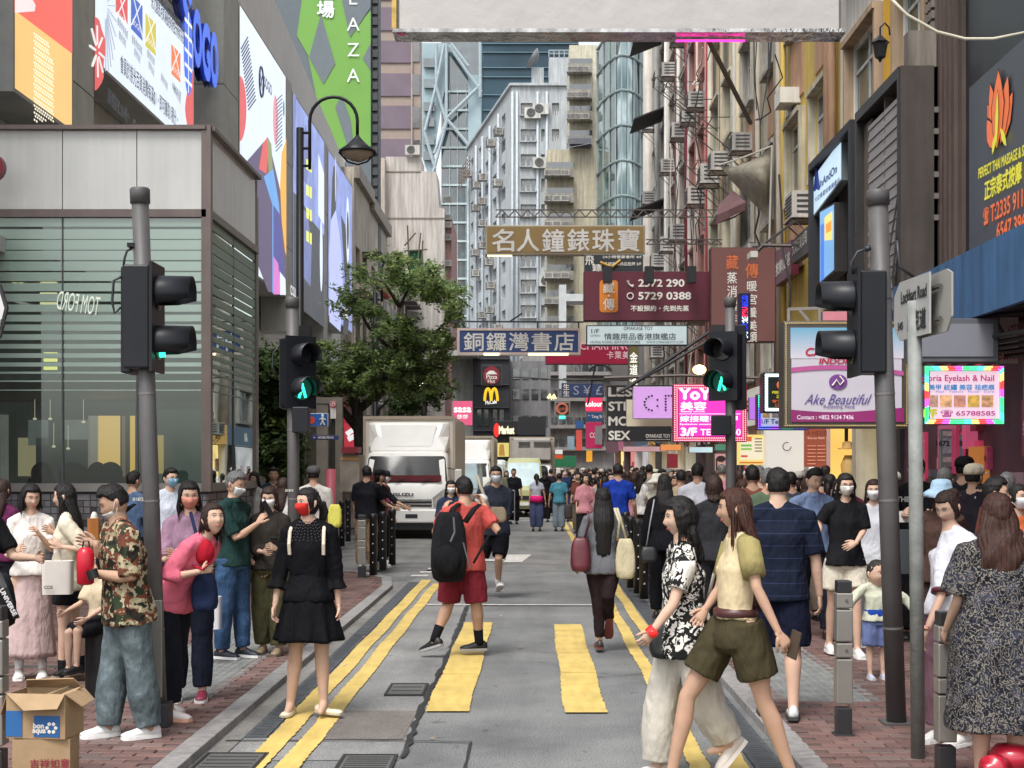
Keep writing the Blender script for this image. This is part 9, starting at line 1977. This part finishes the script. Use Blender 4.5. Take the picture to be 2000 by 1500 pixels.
w21=person(1790,1250,1.84,-14,'tall young man with glasses in black lettered t-shirt reading a paper between the two poles',PZ,skin=0,glasses=True,head_pitch=16,top=(C((24,24,27)),.9,-.3,.04),bottom=('pants',C((28,28,32)),1.93,.03),LA=(30,6,70,20),RA=(30,8,75,30),shoes=DS,res=.014)
m=MB();c=P(1766,1010,14.0);m.box(c.x-.14,c.x+.04,c.y-.02,c.y,c.z-.05,c.z+.06);single('white_paper',m,Q((216,214,212)),'folded white paper held by the tall young man with glasses','paper',c);bag('dark grey shopping bag held between the two poles','bag',1752,1035,1784,1120,13.3,.12,Q((56,62,66)),'shopping_bag',rigid=True)
letter(w21['t'],frame(P(1778,975,w21['t'].location.y-.152)),'THEORY',0,0,.05,Q((190,190,190)),bold=.03)
w22=person(1712,1326,.93,4,'toddler in cream and pale blue jacket and blue shorts with arms spread',PZ,skin=0,hsc=1.12,g=1.12,head_yaw=24,top=(C((196,198,178)),1.8,-.05,.02),bottom=('shorts',C((104,118,160)),.96,.03),hair=('buzz',(.03,.026,.024),0),LA=(10,55,20,-10),RA=(10,45,20,-10),shoes=((180,186,200),(220,220,220),'sneaker'),res=.010)
m=MB();loft(m,[w22['pel']-Vector((0,0,.005)),w22['waist']],[.105,.10],[.085,.08],w22['lf']);m.build('blue_shirt_hem',C((30,66,150)),w22['t'],True)
w23=person(1838,1312,1.62,158,'woman in brown shirt and pale blue sun hat seen from behind',PZ,fem=1,top=(C((72,54,48)),.9,-.5,.05),bottom=('pants',C((60,46,42)),1.5,.05),hat=('hat',C((150,176,196))),hair=('bob',BRH,.15),LA=(10,8,40,0),RA=(30,6,60,0),shoes=((190,170,150),(150,130,110),'flat'),res=.013)
for px,py,H,yw,c,hc,lb in((1900,1268,1.76,130,(40,36,44),(200,192,172),'man in cream baseball cap near the pink posters'),(1882,1246,1.84,140,(30,30,34),(24,24,26),'man in black cap, tallest of the capped pair by the posters')):
 person(px,py,H,yw,lb,PZ,top=(C(c),.9,-.3,.03),bottom=('pants',C((36,36,42)),1.9,.03),hat=('cap',C(hc)),shoes=DS,res=.016)
person(1938,1372,1.66,78,'dark haired man in profile facing the right edge',PZ,skin=0,top=(C((60,50,56)),.9,-.3,.03),bottom=('pants',C((36,36,42)),1.9,.03),LA=(60,8,60,0),shoes=DS,res=.014)
w24=person(1856,1452,1.60,-52,'woman with a hair bun in white top with striped cuffs looking down',PZ,fem=1,skin=0,head_pitch=22,top=(C((214,214,222)),.85,-.1,.02),bottom=('pants',C((120,90,100)),1.9,.03),hair=('bun',BRH,0),J={'Rsh':(1842,1085,-.05),'Rel':(1838,1165,-.15),'Rwr':(1806,1240,-.25),'Rhand':(1795,1268,-.27)},shoes=WS,res=.011)
m=MB();q_=lerp(w24['Rsh'],w24['Rel'],.84);d_=(w24['Rel']-w24['Rsh']).normalized();m.tube([q_,q_+d_*.022],.062,16);m.build('striped_cuff',Q((90,30,40)),w24['t'],True);m=MB();m.tube([w24['Rwr']-d_*.03,w24['Rwr']-d_*.05],.031,12);m.build('bracelet',Q((206,150,130),metal=.5,rough=.3),w24['t'])
TO=C((38,40,50),kind='toile')
w25=person(1950,1545,1.60,176,'woman in grey and navy printed dress with long wavy auburn hair, right foreground',PZ,fem=1,skin=0,g=1.14,top=(TO,.85,-3.2,.14,0,'dress'),bottom=('shorts',C((40,40,50)),.5,.01),hair=('wavy',(.05,.020,.014),.52,'x',1.35),LA=(4,12,40,0),RA=(6,10,50,0),shoes=WS,res=.010)
bag('white leather shoulder bag and strap at the right photo edge','bag',1994,1300,2040,1420,7.6,.14,LEATHER((206,200,192)),'shoulder_bag',strap=[([(2004,1320),(1996,1230,-.04),(1984,1150,-.06),(1992,1095,.1)],.014,LEATHER((206,200,192)))])
cr=random.Random(21);TOPS=[((30,30,34),'black'),((206,204,204),'white'),((60,64,76),'slate'),((120,70,60),'rust'),((40,54,88),'navy'),((150,146,138),'grey'),((84,100,80),'sage green'),((178,160,132),'beige'),((206,110,70),'orange'),((96,46,60),'burgundy'),((130,150,176),'pale blue'),((190,130,140),'dusty pink')]
HR=[('short',BLH,0,'short black hair'),('long',BLH,.3,'long black hair'),('bob',BRH,.16,'a brown bob'),('short',GRH,0,'grey hair'),('long',RBH,.35,'long auburn hair'),('pony',BLH,.2,'a ponytail'),('long',BRH,.4,'long brown hair')]
WHERE=((1100,'near the far crossing'),(1150,'left of the magenta sign'),(1200,'below the grey standing boards'),(1250,'under the slogan board'),(1300,'under the lilac sign'),(1350,'under the pink LED sign'),(1400,'by the chin-resting poster'),(1450,'right of the green-man pole'),(1500,'under the yellow price poster'),(1550,'by the white glowing doorway'),(1600,'under the orange price board'),(1700,'by the warm display window'),(2100,'by the pink posters'))
spots=[]
for px,D in((1448,18),(1470,15.6),(1490,19.5),(1462,24),(1430,22),(1512,21),(1545,17.5),(1560,20),(1535,24),(1605,18.5),(1618,21),(1572,25),(1640,16.5),(1330,21),(1345,26),(1318,24),(1305,30),(1325,33),(1290,27),(1400,30),(1380,24),(1238,27),(1225,30),(1268,31),(1215,33),(1196,29),(1182,27),(1186,36),(1165,31),(1150,34),(1142,30),(1160,42),(1130,38),(1120,46),(1175,48),(1200,44),(1240,38),(1255,44),(1280,40),(1105,52),(1112,60),(1140,56),(1155,62),(1095,58),(1128,66),(1170,66),(1190,58),(1215,50),(1084,64),(1075,60),(1205,68),(1180,76),(1150,78),(1118,80),(1098,74),(1300,44),(1262,54),(1420,36),(1440,31),(1232,60),(1482,17),(1500,15.2),(1528,19),(1550,22.5),(1578,16.2),(1596,20),(1622,17),(1660,19),(1612,23),(1468,20.5),(1445,26),(1410,25),(1395,34),(1372,28),(1350,32),(1340,38),(1312,36),(1295,34),(1272,36),(1250,34),(1240,31),(1210,38),(1172,38),(1135,44),(1145,50),(1125,54),(1108,70),(1138,72),(1165,72),(1192,74),(1062,70),(1730,20),(1745,16.5),(1820,16.5),(1845,14.8),(1920,13.6),(1965,12.8),(1985,11.2)):spots.append((px,D))
seen_={}
for i,(px,D)in enumerate(sorted(spots)):
 tc,tn_=TOPS[(i*5+3)%12];hh=HR[(i*3+cr.randrange(3))%7];fem=hh[0]!='short';yaw=cr.choice((180,172,190,160,180,10,-14,70,-65));onp=Xat(px,D)>1.65
 wh=[w_ for x_,w_ in WHERE if px<x_][0];kw=dict(hat=('cap',C((190,188,176))))if i%11==4 else{}
 lb='%s in %s top, %s%s, %s, %s'%('woman' if fem else 'man',tn_,hh[3],' and cap' if kw else '',wh,'back turned' if yaw>90 else 'facing us')
 while lb in seen_:lb=lb.replace(' in ',' farther back in ',1)if 'farther' not in lb else lb+' again'
 seen_[lb]=1;z_=PZ if onp else 0
 person(px,0,cr.uniform(1.58,1.68)if fem else cr.uniform(1.66,1.78),yaw,lb,z_,D=D,fem=int(fem),skin=cr.randrange(2),top=(C(tc),cr.choice((.7,.9,1.9)),-.3,.03),bottom=(('pants',C(cr.choice(((34,34,40),(60,72,96),(110,100,88)))),1.92,.03)),hair=hh[:3],shoes=DS,res=.02 if D<27 else .034,lface=(yaw<90 and D<35),hands=D<30,group='people in the crowd down the street',mask=((216,218,222),)if yaw<90 and i%2 else None,g=cr.uniform(.94,1.1),head_yaw=cr.uniform(-25,25),LA=(cr.uniform(-5,30),10,cr.choice((10,40,90)),8),LL=(cr.uniform(-10,14),8),RL=(cr.uniform(-14,10),8),seed=i*13,**kw)
run_queue()
if TMPS.name in bpy.data.scenes:bpy.data.scenes.remove(TMPS)
